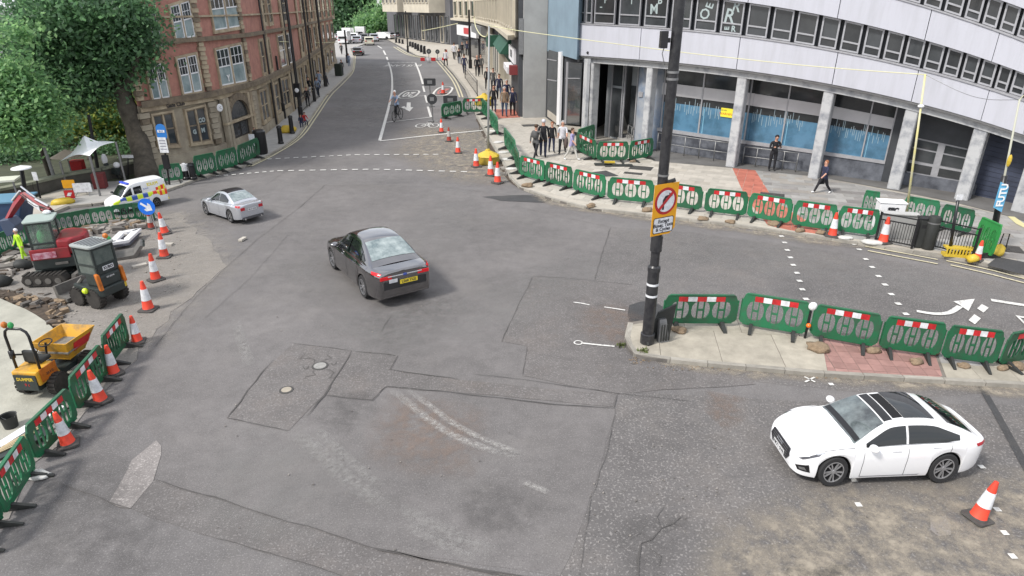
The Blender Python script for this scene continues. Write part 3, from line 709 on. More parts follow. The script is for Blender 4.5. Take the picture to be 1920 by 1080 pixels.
# turn arrow, speed roundels, cycle symbol
mark('road_arrow', [[(763, 192), (770, 192), (770, 201), (775, 201), (768, 209), (757, 203), (762, 202)], [(752, 201), (758, 199), (762, 202), (758, 204)]])
def roundel(cx, cy, w, h, tm, name):
    c = G(cx, cy, 0); a = G(cx + w / 2, cy, 0).x - c.x; b_ = (G(cx, cy - h / 2, 0).y - G(cx, cy + h / 2, 0).y) / 2
    P_ = [Vector((c.x + a * math.cos(t * PI / 12) * (1 - 0.0), c.y + b_ * math.sin(t * PI / 12))) for t in range(25)]
    P_ = [Vector((c.x + a * math.copysign(abs(math.cos(t * PI / 12)) ** 0.7, math.cos(t * PI / 12)), c.y + b_ * math.copysign(abs(math.sin(t * PI / 12)) ** 0.7, math.sin(t * PI / 12)))) for t in range(25)]
    o = ribbon(name, P_, 0.22, MZ, M_WHITE_L, pix=False)
    T = Matrix.Translation((c.x, c.y, MZ)) @ Matrix.Diagonal((1, b_ / a * 1.25, 1, 1))
    text('20', a * 1.25, tm, o, T @ Matrix.Rotation(PI, 4, 'Z'), bold=0.03)
roundel(767, 177, 32, 15, M_WHITE_L, 'speed_roundel')
poly_obj('roundel_ground', [(p.x, p.y) for p in [G(831, 171, 0).to_2d() + Vector((1.25 * math.cos(t * PI / 8), 4.6 * math.sin(t * PI / 8))) for t in range(16)]], 0.012, M_ASPH_RU)
roundel(831, 171, 30, 17, worn('red_road_paint', (0.45, 0.12, 0.10), (0.3, 0.2, 0.19)), 'speed_roundel')
c = G(800, 236, 0)
for dx in (-0.45, 0.55): ribbon('cycle_symbol', [Vector((c.x + dx + 0.38 * math.cos(t * PI / 6), c.y + 0.9 * math.sin(t * PI / 6))) for t in range(13)], 0.09, MZ, M_WHITE_L, pix=False)
for a, b_ in (((-.45, 0), (.1, 1.3)), ((.1, 1.3), (.55, 0)), ((-.45, 0), (.05, -.1)), ((.05, -.1), (.1, 1.3)), ((.4, 1.7), (.7, 1.7)), ((-.2, 1.5), (.2, 1.5))):
    ribbon('cycle_symbol', [Vector((c.x + a[0], c.y + a[1])), Vector((c.x + b_[0], c.y + b_[1]))], 0.1, MZ, M_WHITE_L, pix=False)
c = G(756, 123, 0)
T = Matrix.Translation((c.x, c.y, MZ)) @ Matrix.Diagonal((1, 3.5, 1, 1)); text('BUS LANE', 1.3, M_WHITE_L, None, T @ Matrix.Rotation(PI, 4, 'Z'), name='lane_words')['kind'] = 'structure'

# ironwork in road and pavement
def cover(a, b_, w, h, ang, z, m, label, rnd=False):
    p = G(a, b_, z); b = MB()
    if rnd: b.lathe([(w / 2, -0.03), (w / 2, 0.004), (w / 2 - 0.03, 0.008)], 20)
    else: b.box(0, 0, -0.03, w, h, 0.035)
    t = thing('inspection_cover', label, 'cover', (p.x, p.y, z), ang)
    b.obj('frame', M_IRON, t)
    c2 = MB()
    if rnd: c2.lathe([(w / 2 - .05, 0.004), (w / 2 - .05, 0.012)], 20)
    else:
        for k in (-1, 1): c2.box(k * w * .235, 0, 0.004, w * .44, h * .86, 0.010)
    c2.obj('lid', m, t)
cover(600, 686, .42, .42, 0.3, 0.018, mat('pale_iron', (0.36, 0.35, 0.33), 0.6, 0.2, var=0.3, vscale=9, bump=0.5), 'round pale iron cover in the middle of the cracked tarmac patch', True)
cover(537, 731, .34, .34, 0.3, 0.018, mat('sandy_patch', (0.36, 0.32, 0.26), 0.9, var=0.2), 'small sandy round cover in the near half of the cracked tarmac patch', True)
cover(1202, 315, 1.25, .9, na, KZ + 0.006, M_IRON, 'rectangular iron cover on the pale paving in front of the small barrier pen')
cover(1187, 325, 1.0, .45, na, KZ + 0.006, M_IRON, 'narrow dark grating cover nearest the kerb beside the small barrier pen')
cover(995, 235, 1.3, .9, 0.2, KZ + 0.006, M_IRON, 'iron cover in the paving near the corner of the grey concrete wall')
cover(1448, 365, 1.1, .6, na, KZ + 0.006, M_IRON, 'iron cover in the grey paving beside the red crossing')
cover(1890, 466, .9, .8, na, KZ + 0.016, M_IRON, 'iron cover in the damp patch of pavement by the bright green barrier')
# ============================================================ BUILDINGS
M_DGLASS = glass('dark_glass', (0.018, 0.020, 0.022), 0.08, 1.5, var=(0.045, 0.048, 0.05), vs=0.5)
M_DGLASS2 = glass('dark_grey_glass', (0.03, 0.034, 0.036), 0.12, 1.45, var=(0.06, 0.065, 0.07), vs=0.8)  # slightly paler glass, for variety between panes
M_PANEL = mat('white_cladding', (0.475, 0.48, 0.53), 0.55, col2=(0.43, 0.435, 0.475), vscale=1.0, stretch=(2.2, 2.2, .28), bump=0.1, bscale=8, lo=.36, hi=.56)
M_SOFFIT = mat('soffit_grey', (0.17, 0.17, 0.17), 0.85, var=0.3, vscale=2)
M_COLM = mat('column_concrete', (0.44, 0.445, 0.45), 0.85, col2=(0.20, 0.21, 0.235), vscale=1.6, bump=0.4, lo=0.30, hi=0.52)
M_DSTRIP = mat('dark_window_wall', (0.055, 0.06, 0.068), 0.6, var=0.3, vscale=2)
M_ALU = mat('window_frame_metal', (0.42, 0.42, 0.44), 0.4, 0.3, var=0.2, vscale=4)
M_BLUE = mat('blue_film', (0.085, 0.20, 0.31), 0.3, col2=(0.045, 0.12, 0.19), vscale=0.9, coat=0.3, lo=0.4, hi=0.6)
M_PLINTH = mat('stained_plinth', (0.155, 0.165, 0.19), 0.85, col2=(0.05, 0.054, 0.066), vscale=1.2, bump=0.4, lo=0.36, hi=0.66)
M_LOBBY = mat('lobby_wall', (.34, .36, .38), .8, var=.3, vscale=1)
M_NAVY = mat('navy_panel', (0.055, 0.066, 0.105), 0.55, var=0.35, vscale=1.2)
M_BGREY = mat('blue_grey_cladding', (0.24, 0.33, 0.40), 0.6, var=0.2, vscale=0.6, bump=0.15, bscale=12)
M_GCONC = mat('grey_concrete', (0.40, 0.40, 0.39), 0.9, var=0.2, vscale=0.7, bump=0.3, bscale=14)
M_PAINTW = mat('window_lettering', (0.34, 0.40, 0.40), 0.6)
M_YSIGN = mat('yellow_sign', (0.80, 0.70, 0.05), 0.5)
M_TXT = mat('black_lettering', (0.02, 0.02, 0.025), 0.6)
M_WTXT = mat('white_lettering', (0.8, 0.8, 0.8), 0.6)
M_DRIP = mat('paint_drips', (0.28, 0.36, 0.40), 0.6)

# ---- the long white-banded office building on the corner
off = thing('office_building', 'long curving office building with white bands, ribbon windows and concrete columns', 'building', (0, 0, 0))
top_x = [1040, 1105, 1200, 1384, 1557, 1708, 1842, 1930]
bpx = [(1060, 240), (1095, 262), (1193, 288), (1366, 314), (1531, 330), (1676, 354), (1793, 378), (1890, 402)]
gpt = [G(a, b, KZ).to_2d() for a, b in bpx]
fit = gpt + [G(1985, 436, KZ).to_2d()]
# a smooth plan: least-squares cubic through the column feet
import numpy as np
tt = np.linspace(0, 8 / 7, 9); Cx = np.polyfit(tt, [p.x for p in fit], 3); Cy = np.polyfit(tt, [p.y for p in fit], 3)
def plan(u, o=0.0):
    e = min(u, 0.93)
    p = Vector((float(np.polyval(Cx, e)), float(np.polyval(Cy, e))))
    d = Vector((float(np.polyval(np.polyder(Cx), e)), float(np.polyval(np.polyder(Cy), e))))
    p += d * (u - e); d.normalize(); n = Vector((d.y, -d.x))
    if n.y > 0: n = -n
    return p + n * o, d, n
LV = {'low': ([1081, 1204, 1258, 1376, 1500, 1570, 1644, 1718, 1834, 1920, 2010], [102, 111, 117, 128, 145, 159, 174, 189, 224, 248, 276]),
      'sill': ([1081, 1204, 1273, 1391, 1500, 1605, 1729, 1834, 1920, 2010], [44, 51, 56, 69, 84, 102, 131, 159, 185, 216]),
      'head': ([1081, 1204, 1391, 1500, 1605, 1729, 1834, 1920, 2010], [-22, -16, 3, 19, 41, 71, 105, 134, 168]),
      'sill2': ([1100, 1300, 1500, 1733, 1803, 1920, 2010], [-86, -72, -46, 11, 33, 76, 112]),
      'head2': ([1100, 1300, 1500, 1733, 1881, 1920, 2010], [-150, -138, -110, -48, 0, 15, 50])}
def level(u, nm, o=0.0):
    p, d, n = plan(u, o); z = 5.0
    for _ in range(12):
        x, y = proj((p.x, p.y, z)); z = zat(clampi(x, *LV[nm]) if nm == 'low' or True else 0, p.x, p.y)
    return z
US = [i / 200 for i in range(-20, 270)]
ZT = {}
for nm in LV:
    raw = [(u, level(u, nm)) for u in US if 0.02 <= u <= 1.15]
    c = np.polyfit([r[0] for r in raw], [r[1] for r in raw], 4); ZT[nm] = c
def Z(u, nm): return float(np.polyval(ZT[nm], min(max(u, -0.02), 1.27)))
# extent of the band in u: from the corner (1085) to past the frame
def u_of(x_, nm, lo=0.0, hi=1.27):
    for _ in range(40):
        m_ = (lo + hi) / 2; p, d, n = plan(m_)
        if proj((p.x, p.y, Z(m_, nm)))[0] < x_: lo = m_
        else: hi = m_
    return (lo + hi) / 2
U0, U1 = u_of(1083, 'low'), 1.25
def band(name, za, zb, o0, o1, m, u0, u1, n=8, parent=off, da=0.0, db=0.0):
    """a curved panel between levels za and zb, standing between o0 and o1 out of the plan line"""
    b = MB(); ring = []
    for i in range(n + 1):
        u = lerp(u0, u1, i / n); z0 = (za if isinstance(za, (int, float)) else Z(u, za)) + da; z1 = (zb if isinstance(zb, (int, float)) else Z(u, zb)) + db
        a = plan(u, o0)[0]; c = plan(u, o1)[0]
        ring.append([(a.x, a.y, z0), (c.x, c.y, z0), (c.x, c.y, z1), (a.x, a.y, z1)])
    vs = [p for r in ring for p in r]; fs = [(0, 1, 2, 3), tuple(n * 4 + k for k in (3, 2, 1, 0))]
    for i in range(n):
        for k in range(4): fs.append((i * 4 + k, i * 4 + (k + 1) % 4, (i + 1) * 4 + (k + 1) % 4, (i + 1) * 4 + k))
    b.add(vs, fs); return b.obj(name, m, parent)
# white panels with open joints at the seams of the photograph
seams = [U0] + [u_of(x, 'low') for x in (1204, 1384, 1562, 1710, 1842, 1925)] + [U1]
for a, c in zip(seams[:-1], seams[1:]): band('cladding_panel', 'low', 'sill', -0.35, 0.28, M_PANEL, a + 0.0006, c - 0.0006, 6)
seams2 = [U0] + [u_of(x, 'head') for x in (1240, 1406, 1572, 1735, 1862, 1960)] + [U1]
for a, c in zip(seams2[:-1], seams2[1:]): band('cladding_panel', 'head', 'sill2', -0.35, 0.28, M_PANEL, a + 0.0006, c - 0.0006, 6)
band('cladding_panel', 'head2', 12.5, -0.35, 0.28, M_PANEL, U0, U1, 20)
band('window_sill', 'sill', 'sill', 0.0, 0.33, M_ALU, U0, U1, 30, db=0.06)
band('window_sill', 'sill2', 'sill2', 0.0, 0.33, M_ALU, U0, U1, 30, db=0.06)
band('window_backing', 'sill', 'head', -0.6, -0.25, M_DSTRIP, U0, U1, 30)
band('window_backing', 'sill2', 'head2', -0.6, -0.25, M_DSTRIP, U0, U1, 30)
band('soffit', 'low', 'low', -2.6, 0.24, M_SOFFIT, U0, U1, 30, da=-0.10, db=-0.003)
band('lintel', 'low', 'low', -0.30, 0.0, M_COLM, U0, U1, 30, da=-0.42, db=-0.10)
# office windows
def office_window(ua, ub, lo, hi, letters=None, tint=None):
    """frame with a big upper pane and a small lower one"""
    pa, pb = plan(ua, 0.0)[0], plan(ub, 0.0)[0]; um = (ua + ub) / 2
    za, zb, ta, tb = Z(ua, lo) + .08, Z(ub, lo) + .08, Z(ua, hi) - .03, Z(ub, hi) - .03
    n3 = plan(um)[2]
    def P(s, t, o):
        p = pa.lerp(pb, s) + n3 * o; z0 = lerp(za, zb, s); z1 = lerp(ta, tb, s); return (p.x, p.y, lerp(z0, z1, t))
    fr = MB(); W = (pb - pa).length; Hh = ta - za; fw = 0.075 / W; fh = 0.075 / Hh; tm = 0.29
    def bar(s0, s1, t0, t1, o0=-.05, o1=.06): fr.hexa([P(s0, t0, o0), P(s1, t0, o0), P(s1, t0, o1), P(s0, t0, o1), P(s0, t1, o0), P(s1, t1, o0), P(s1, t1, o1), P(s0, t1, o1)])
    bar(0, fw, 0, 1); bar(1 - fw, 1, 0, 1); bar(fw, 1 - fw, 0, fh); bar(fw, 1 - fw, 1 - fh, 1); bar(fw, 1 - fw, tm, tm + fh)
    f = fr.obj('window', M_ALU, off)
    for t0, t1 in ((fh, tm), (tm + fh, 1 - fh)):
        g = MB(); g.hexa([P(fw, t0, -.03), P(1 - fw, t0, -.03), P(1 - fw, t0, 0.0), P(fw, t0, 0.0), P(fw, t1, -.03), P(1 - fw, t1, -.03), P(1 - fw, t1, 0.0), P(fw, t1, 0.0)])
        g.obj('pane', tint or random.choice([M_DGLASS, M_DGLASS, M_DGLASS2]), f)
    if letters:
        for ch, s, t, rot, sz in letters:
            d = (pb - pa).normalized(); o = Vector(P(s, t, 0.012)); c_, s_ = math.cos(rot), math.sin(rot)
            x = Vector((d.x * c_, d.y * c_, s_)); y = Vector((-d.x * s_, -d.y * s_, c_))
            text(ch, sz, M_PAINTW, f, frame_T(o, x, y), 'window_letter', ext=0.004, bold=0.012)
WX = [1084, 1098, 1111, 1157, 1204, 1254, 1298, 1346, 1394, 1441, 1485, 1530, 1570, 1612, 1651, 1689, 1727, 1763, 1797, 1829, 1861, 1889, 1920, 1952, 1984]
LET = {2: [('F', .5, .72, 0, .55), ('I', .3, .5, 1.57, .3)], 3: [('L', .5, .75, PI, .5)], 4: [('B', .62, .80, 0, .55), ('M', .38, .52, 0.05, .75)],
       5: [('m', .38, .72, -.3, .7), ('E', .4, .46, -.1, .5), ('n', .5, .14, 0, .42)], 6: [('O', .4, .5, -.15, .75), ('E', .6, .78, 1.3, .6)], 7: [('R', .62, .84, -.2, .7), ('R', .35, .52, -.15, .95), ('E', .3, .15, 1.57, .35), ('R', .6, .15, 0, .4)],
       0: [('B', .5, .8, 0, .3)], 1: [('N', .5, .8, 0, .3)]}
for i in range(len(WX) - 1):
    ua, ub = u_of(WX[i] + 1, 'sill', -0.02), u_of(WX[i + 1] - 1, 'sill', -0.02); g = (ub - ua) * (0.07 if i > 1 else 0.02)
    office_window(ua + g, ub - g, 'sill', 'head', [l for l in LET.get(i, []) if l[4] > 0])
WX2 = [1600, 1644, 1686, 1728, 1766, 1804, 1838, 1870, 1903, 1935, 1968]
for i in range(len(WX2) - 1):
    ua, ub = u_of(WX2[i] + 1, 'sill2'), u_of(WX2[i + 1] - 1, 'sill2'); g = (ub - ua) * 0.07
    office_window(ua + g, ub - g, 'sill2', 'head2')
# columns
cu = []
for i, p in enumerate(gpt):
    if i == 0: continue
    best = min((u for u in US), key=lambda u: (plan(u)[0] - p).length); cu.append(best)
def local(u, o=0.0):
    p, d, n = plan(u, o); return p, math.atan2(d.y, d.x), n
CW = [0.30, 0.44, 0.52, 0.50, 0.56, 0.56, 0.60]
for i, u in enumerate(cu):
    p, a, n = local(u, -0.33); zt = Z(u, 'low') - 0.10
    b = MB(); w = CW[i]; b.prism([(-w / 2, -.24), (w / 2, -.24), (w / 2, .24), (w / 2 - .04, .29), (-w / 2 + .04, .29), (-w / 2, .24)], 0, zt - KZ)
    o = b.obj('column', M_COLM, off); o.location = (p.x, p.y, KZ)
    if n.dot(Vector((-math.sin(a), math.cos(a)))) < 0: a += PI
    o.rotation_euler = (0, 0, a)
# recessed ground floor: a plane per bay, 1.7 m behind the columns
def bay(k, o=-1.45):
    a, b_ = plan(cu[k], o)[0], plan(cu[k + 1], o)[0]; pl = Plane(a, b_); pl.n = Vector((plan((cu[k] + cu[k + 1]) / 2)[2].x, plan((cu[k] + cu[k + 1]) / 2)[2].y, 0)); pl.za, pl.zb = Z(cu[k], 'low') - .35, Z(cu[k + 1], 'low') - .35
    return pl
def panel(pl, s0, s1, f0, f1, o0, o1, m, name, parent=off, bev=0):
    """box on a bay: s in fractions of the length, f in fractions of its height"""
    def P(s, f, o): return pl.pt(pl.L * s, KZ + (lerp(pl.za, pl.zb, s) - KZ) * f, o)
    return MB().hexa([P(s0, f0, o0), P(s1, f0, o0), P(s1, f0, o1), P(s0, f0, o1), P(s0, f1, o0), P(s1, f1, o0), P(s1, f1, o1), P(s0, f1, o1)]).obj(name, m, parent, bevel=bev)
M_WPAN = mat('white_spandrel', (0.52, 0.51, 0.52), 0.6, var=0.12, vscale=1.5)
for k in (1, 2, 3):
    pl = bay(k); a = -0.06; e = 1.06 if k < 3 else 0.80
    panel(pl, a, e, -0.02, .23, -.3, 0.05, M_PLINTH, 'plinth')
    panel(pl, a, e, .23, .27, -.3, .10, M_ALU, 'sill')
    panel(pl, a, e, .27, .58, -.06, -.02, M_BLUE, 'window_film')
    panel(pl, a, e, .58, .665, -.06, -.02, M_DGLASS, 'pane')
    panel(pl, a, e, .665, .80, -.06, 0.02, M_WPAN, 'spandrel')
    panel(pl, a, e, .80, 1.0, -.06, -.02, M_DGLASS, 'pane')
    panel(pl, a, e, .985, 1.12, -.06, .03, M_SOFFIT, 'header')
    panel(pl, a, e, .0, 1.1, -.5, -.31, M_DSTRIP, 'wall')
    for s in (0.03, 0.50, 0.955 if k < 3 else .79): panel(pl, s - .008, s + .008, .271, .984, -.021, .045, M_ALU, 'mullion')
    rng = random.Random(k)
    for j in range(26):
        s = lerp(0.06, 0.74, j / 26) + rng.uniform(-.008, .008); t0 = lerp(.55, .45, rng.random()); t1 = t0 + rng.uniform(.05, .15)
        if rng.random() < .15: continue
        panel(pl, s, s + .006, t0, t1, -.0195, -.014, M_DRIP, 'paint_drip')
    panel(pl, .535, .542, .275, .56, -.0195, -.012, mat('pale_blue', (0.2, .42, .55), .5), 'film_edge')
# yellow warning notice in the first bay
pl = bay(1); sg = panel(pl, .73, .87, .50, .60, .0, .03, M_YSIGN, 'warning_notice')
p0 = pl.pt(pl.L * .80, KZ + (lerp(pl.za, pl.zb, .8) - KZ) * .535, .034); dr = pl.d if pl.d.x > 0 else -pl.d
text('WARNING', .19, mat('red_lettering', (0.5, .03, .02), .6), sg, frame_T(p0, dr, (0, 0, 1)))
text('24 HR', .13, M_TXT, sg, frame_T(p0 + Vector((0, 0, .2)) - dr * .2, dr, (0, 0, 1)))
# fourth and fifth bays: louvred windows over a plinth, then a dark navy shutter, then posters
M_SHUT = M_NAVY
pl = bay(3); panel(pl, .80, 1.07, 0, 1.1, -.06, .04, M_DSTRIP, 'dark_panel')
pl = bay(4)
panel(pl, -.07, 1.07, -.02, .16, -.3, .08, M_PLINTH, 'plinth'); panel(pl, -.07, 1.07, .16, .62, -.2, -.05, M_ALU, 'window_screen'); panel(pl, -.07, 1.07, .62, 1.12, -.2, -.02, M_DSTRIP, 'dark_panel')
for s0, s1 in ((.04, .42), (.52, .96)):
    for f0, f1, m in ((.18, .29, M_DGLASS), (.33, .48, M_DGLASS2), (.50, .60, M_DGLASS2)): panel(pl, s0, s1, f0, f1, -.05, -.02, m, 'pane')
pl = bay(5); panel(pl, -.07, 1.07, -.02, 1.12, -.3, -.02, M_SHUT, 'shutter')
for j in range(14): panel(pl, -.05, 1.05, .03 + j * .07, .033 + j * .07, -.019, -.012, M_BLACK, 'shutter_rib')
a_, b_ = plan(cu[6], -1.45)[0], plan(cu[6] + .13, -1.45)[0]; pl = Plane(a_, b_); pl.n = Vector((*plan(cu[6] + .05)[2], 0)); pl.za = pl.zb = Z(cu[6], 'low') - .35
panel(pl, -.05, 1.1, -.02, 1.12, -.3, -.02, M_DSTRIP, 'wall'); panel(pl, .02, .5, .3, .58, -.019, 0, mat('teal_poster', (0.06, .16, .20), .5, var=.4, vscale=2), 'poster'); panel(pl, .02, .5, .59, .74, -.019, 0, mat('maroon_poster', (0.22, .02, .03), .5), 'poster')
panel(pl, .02, .9, .76, 1, -.019, 0, mat('speckled_poster', (0.25, .25, .2), .7, col2=(.03, .03, .03), vscale=12), 'poster')
# entrance bay with a rounded drum, steps and rails
pl = bay(0)
panel(pl, -.1, .26, -.02, 1.12, -.4, -.30, M_LOBBY, 'wall'); panel(pl, .26, .62, -.02, 1.12, -1.0, -.9, M_LOBBY, 'wall'); panel(pl, .26, .40, .02, .7, -.9, -.86, M_DGLASS2, 'pane')
for s in (.0, .22, .26, .5): panel(pl, s, s + .02, .0, 1.0, -.29, -.22, M_ALU, 'mullion')
panel(pl, .02, .24, .02, .66, -.30, -.28, M_DGLASS2, 'pane'); panel(pl, .02, .24, .69, .97, -.30, -.28, M_DGLASS2, 'pane')
dc = pl.pt(pl.L * .80, 0, -.55); b = MB(); b.lathe([(1.15, 0), (1.15, zz := Z(cu[1], 'low') - .2)], 28, f=lambda x, y, z: (dc.x + x * 1.0, dc.y + y, z + KZ))
b.obj('entrance_drum', mat('drum_render', (0.30, 0.32, 0.35), 0.8, col2=(0.16, 0.21, 0.29), vscale=0.8, lo=.4, hi=.6), off, smooth=True)
for j in range(3): panel(pl, .2, .62 + 0 * j, -.02 + .0 * j, .03 + .035 * j, -2.0 + 0, -0.2 - j * .45, M_SLAB4, 'step')
panel(pl, .72, .80, .62, .68, .62, .64, M_ALU, 'vent')
# handrails along the front (a ramp rail of posts and two bars)
def rail(parent, pts, h, m, r=0.028, bars=(1.0, 0.5), posts=True, name='handrail'):
    b = MB(); P_ = [Vector(p) for p in pts]
    for f in bars: b.tube([(p.x, p.y, p.z + h * f) for p in P_], r, 6)
    if posts:
        for p in P_: b.tube([(p.x, p.y, p.z), (p.x, p.y, p.z + h)], r, 6)
    return b.obj(name, m, parent, smooth='all')
for k in (1, 2):
    P_ = [plan(lerp(cu[k] + .012, cu[k + 1] - .012, j / 5), -0.95)[0] for j in range(6 if k == 1 else 5)]
    rail(off, [(p.x, p.y, KZ) for p in P_], 1.25 - .1 * k, M_STEEL)
P_ = [pl.pt(pl.L * s, KZ, o) for s, o in ((.30, -1.4), (.34, -.5), (.5, -.1), (.72, .1))]; rail(off, P_, 1.05, M_STEEL)
# the roof mass behind, so that the building is solid from any side
bk = MB(); fr_ = [plan(lerp(U0, U1, i / 20), -0.36)[0] for i in range(21)]; bb = [Vector((46, 24)), Vector((46, 60)), Vector((10, 60))]
bk.prism([(p.x, p.y) for p in fr_ + bb], 12.2, 12.48); bk.obj('roof', M_SOFFIT, off)
bk = MB(); fr_ = [plan(lerp(U0, U1, i / 20), -4.4)[0] for i in range(21)]
bk.prism([(p.x, p.y) for p in fr_ + bb], 0, 12.2); bk.obj('core', M_DSTRIP, off)
for z_, nm in ((0, 'low'), (0, 'head')):
    band('floor_slab', nm, nm, -4.4, -0.36, M_SOFFIT, U0, U1, 20, da=-.08, db=.08)
# small round lamp on the band
p = plan(u_of(1109, 'low'), .30)[0]; b = MB(); b.ball((p.x, p.y, Z(U0, 'low') + .25), .09, 8, 6); b.obj('lamp', M_BLACK, off)

# ---- blue-grey link block and the grey concrete flank
def quad_px(pl, name, pts, o0, o1, m, parent):
    """a panel on a vertical plane whose corners are given by where they show: bottom-left, bottom-right, top-right, top-left"""
    Q = [pl.hit(a, b, o1) for a, b in pts]
    P_ = [pl.pt(s, z, o0) for s, z in Q] + [pl.pt(s, z, o1) for s, z in Q]
    return MB().hexa(P_).obj(name, m, parent)
def upright(pl, x0, x1, ybot, ytop, ybot2=None, ytop2=None, o=0.0):
    """corners with upright sides: x0/x1 are read at the bottom, tops at the given rows"""
    ybot2 = ybot if ybot2 is None else ybot2; ytop2 = ytop if ytop2 is None else ytop2
    s0, z0 = pl.hit(x0, ybot, o); s1, z1 = pl.hit(x1, ybot2, o)
    p0 = pl.pt(s0, 0, o); p1 = pl.pt(s1, 0, o)
    return s0, s1, z0, z1, zat(ytop, p0.x, p0.y), zat(ytop2, p1.x, p1.y)
def upanel(pl, x0, x1, ybot, ytop, m, name, parent, o0=0.0, o1=0.05, ybot2=None, ytop2=None, zmin=None):
    s0, s1, z0, z1, t0, t1 = upright(pl, x0, x1, ybot, ytop, ybot2, ytop2, o1)
    if zmin is not None: z0 = z1 = zmin
    if s0 > s1: s0, s1, z0, z1, t0, t1 = s1, s0, z1, z0, t1, t0
    P = pl.pt
    return MB().hexa([P(s0, z0, o0), P(s1, z1, o0), P(s1, z1, o1), P(s0, z0, o1), P(s0, t0, o0), P(s1, t1, o0), P(s1, t1, o1), P(s0, t0, o1)]).obj(name, m, parent)
A0 = G(981, 221, KZ); A1 = G(1023, 220, KZ); A2 = G(1046, 236, KZ); A3 = G(1092, 262, KZ)
flank = thing('concrete_flank', 'plain grey concrete end wall between the shops and the blue clad block', 'building')
pw = Plane(A0, A1); nb = Vector((0.1, 1, 0)).normalized()
MB().prism([(A0.x, A0.y), (A1.x, A1.y), (A1.x + .3, A1.y + 9), (A0.x - .6, A0.y + 9)], 0, 13).obj('wall', M_GCONC, flank)
MB().prism([(A0.x - .38, A0.y + .6), (A0.x - .03, A0.y + .6), (A0.x - .63, A0.y + 9), (A0.x - .98, A0.y + 9)], 0, 12).obj('downpipe_recess', M_DSTRIP, flank)
MB().box(A0.x - .2, A0.y + .3, 5.0, .35, .6, 2.6).obj('junction_box', M_STEEL, flank)
link = thing('clad_block', 'blue-grey clad block with tall windows beside the white banded offices', 'building')
pk = Plane(A1, A3)
MB().prism([(A1.x + .02, A1.y), (A2.x, A2.y), (A3.x - .1, A3.y + .9), (A3.x + 3, A3.y + 8), (A1.x + .35, A1.y + 9)], 0, 5.2).obj('wall', M_DSTRIP, link)
MB().prism([(A1.x + .02, A1.y - .3), (A3.x - .55, A3.y - .2 + .8), (A3.x + 2.5, A3.y + 8), (A1.x + .35, A1.y + 9)], 5.25, 13).obj('cladding', M_BGREY, link)
for x0, x1, yb, yt, yb2, yt2, m in ((1026, 1043, 205, 93, 230, 98, M_DGLASS2), (1060, 1086, 231, 116, 234, 118, M_DGLASS2)):
    upanel(pk, x0, x1, yb, yt, m, 'pane', link, .25, .28, yb2, yt2)
upanel(pk, 1043, 1048, 234, 97, M_WHITE, 'pilaster', link, .2, .36); upanel(pk, 1089, 1095, 262, 110, M_COLM, 'pilaster', link, .2, .4)
for y in (112, 150): upanel(pk, 1026, 1043, y, y - 2, M_ALU, 'mullion', link, .27, .32, y + 3, y + 1)
upanel(pk, 1060, 1086, 148, 146, M_ALU, 'mullion', link, .27, .32)
upanel(pk, 1058, 1061, 232, 116, M_ALU, 'mullion', link, .27, .32)
upanel(pk, 1026, 1046, 218, 206, M_SLAB, 'plinth', link, .25, .33, 234, 221); upanel(pk, 1048, 1088, 237, 234, M_SLAB, 'plinth', link, .25, .33, 250, 238)
# ---- the red brick and sandstone building on the left corner
M_BRICK = mat('red_brick', (0.46, 0.22, 0.17), 0.88, col2=(0.31, 0.145, 0.115), vscale=2.2, bump=0.5, bscale=22)
M_SSTONE = mat('sandstone', (0.50, 0.42, 0.29), 0.88, col2=(0.26, 0.20, 0.14), vscale=1.6, bump=0.5, bscale=16)
M_SSTONE_D = mat('sooty_sandstone', (0.24, 0.19, 0.13), 0.9, col2=(0.12, 0.095, 0.07), vscale=2.2, bump=0.5, bscale=16)
M_SSTONE_G = mat('greyed_sandstone', (0.42, 0.37, 0.28), 0.9, col2=(0.26, 0.22, 0.17), vscale=1.2, bump=0.5, bscale=16)
M_CURT = mat('net_curtain', (0.36, 0.42, 0.42), 0.8, col2=(0.16, 0.22, 0.23), vscale=1.4)
M_SLATE = mat('slate', (0.10, 0.10, 0.11), 0.8)
L0, L1, L2, L3, L4 = G(287, 322, KZ), G(418, 288, KZ), G(491, 256, KZ), G(560, 200, KZ), G(632, 117, KZ)
red = thing('corner_building', 'red brick and sandstone corner building with white sash windows and an arched doorway', 'building')
PA, PB, PC, PD = Plane(L0, L1), Plane(L1, L2), Plane(L2, L3), Plane(L3, L4)
def mass(parent, pts, z0, z1, m, name='wall', off_=None):
    return MB().prism([(p.x, p.y) for p in pts], z0, z1).obj(name, m, parent)
back = [Vector((L4.x - 14, L4.y + 6, 0)), Vector((L0.x - 7.5, L0.y + 14.5, 0))]
def inset(d):
    """footprint of the street front moved back by d"""
    return [L0 - PA.n * d, L1 - (PA.n + PB.n) * d * .5, L2 - (PB.n + PC.n) * d * .5, L3 - (PC.n + PD.n) * d * .5, L4 - PD.n * d]
mass(red, inset(0.09) + back, 0, 3.62, M_SSTONE_G, 'ground_floor_wall')
mass(red, inset(0.05) + back, 3.62, 12.5, M_BRICK, 'brick_wall')
mass(red, inset(-0.05) + back, 0, 0.70, M_SSTONE_G, 'plinth')
mass(red, inset(-0.28) + back, 3.55, 3.86, M_SSTONE_D, 'cornice'); mass(red, inset(-0.14) + back, 3.30, 3.55, M_SSTONE, 'frieze')
mass(red, inset(-0.16) + back, 6.62, 6.86, M_SSTONE_D, 'string_course'); mass(red, inset(-0.1) + back, 7.9, 8.0, M_SSTONE, 'string_course')
mass(red, inset(-0.3) + back, 12.5, 12.9, M_SSTONE_D, 'eaves')
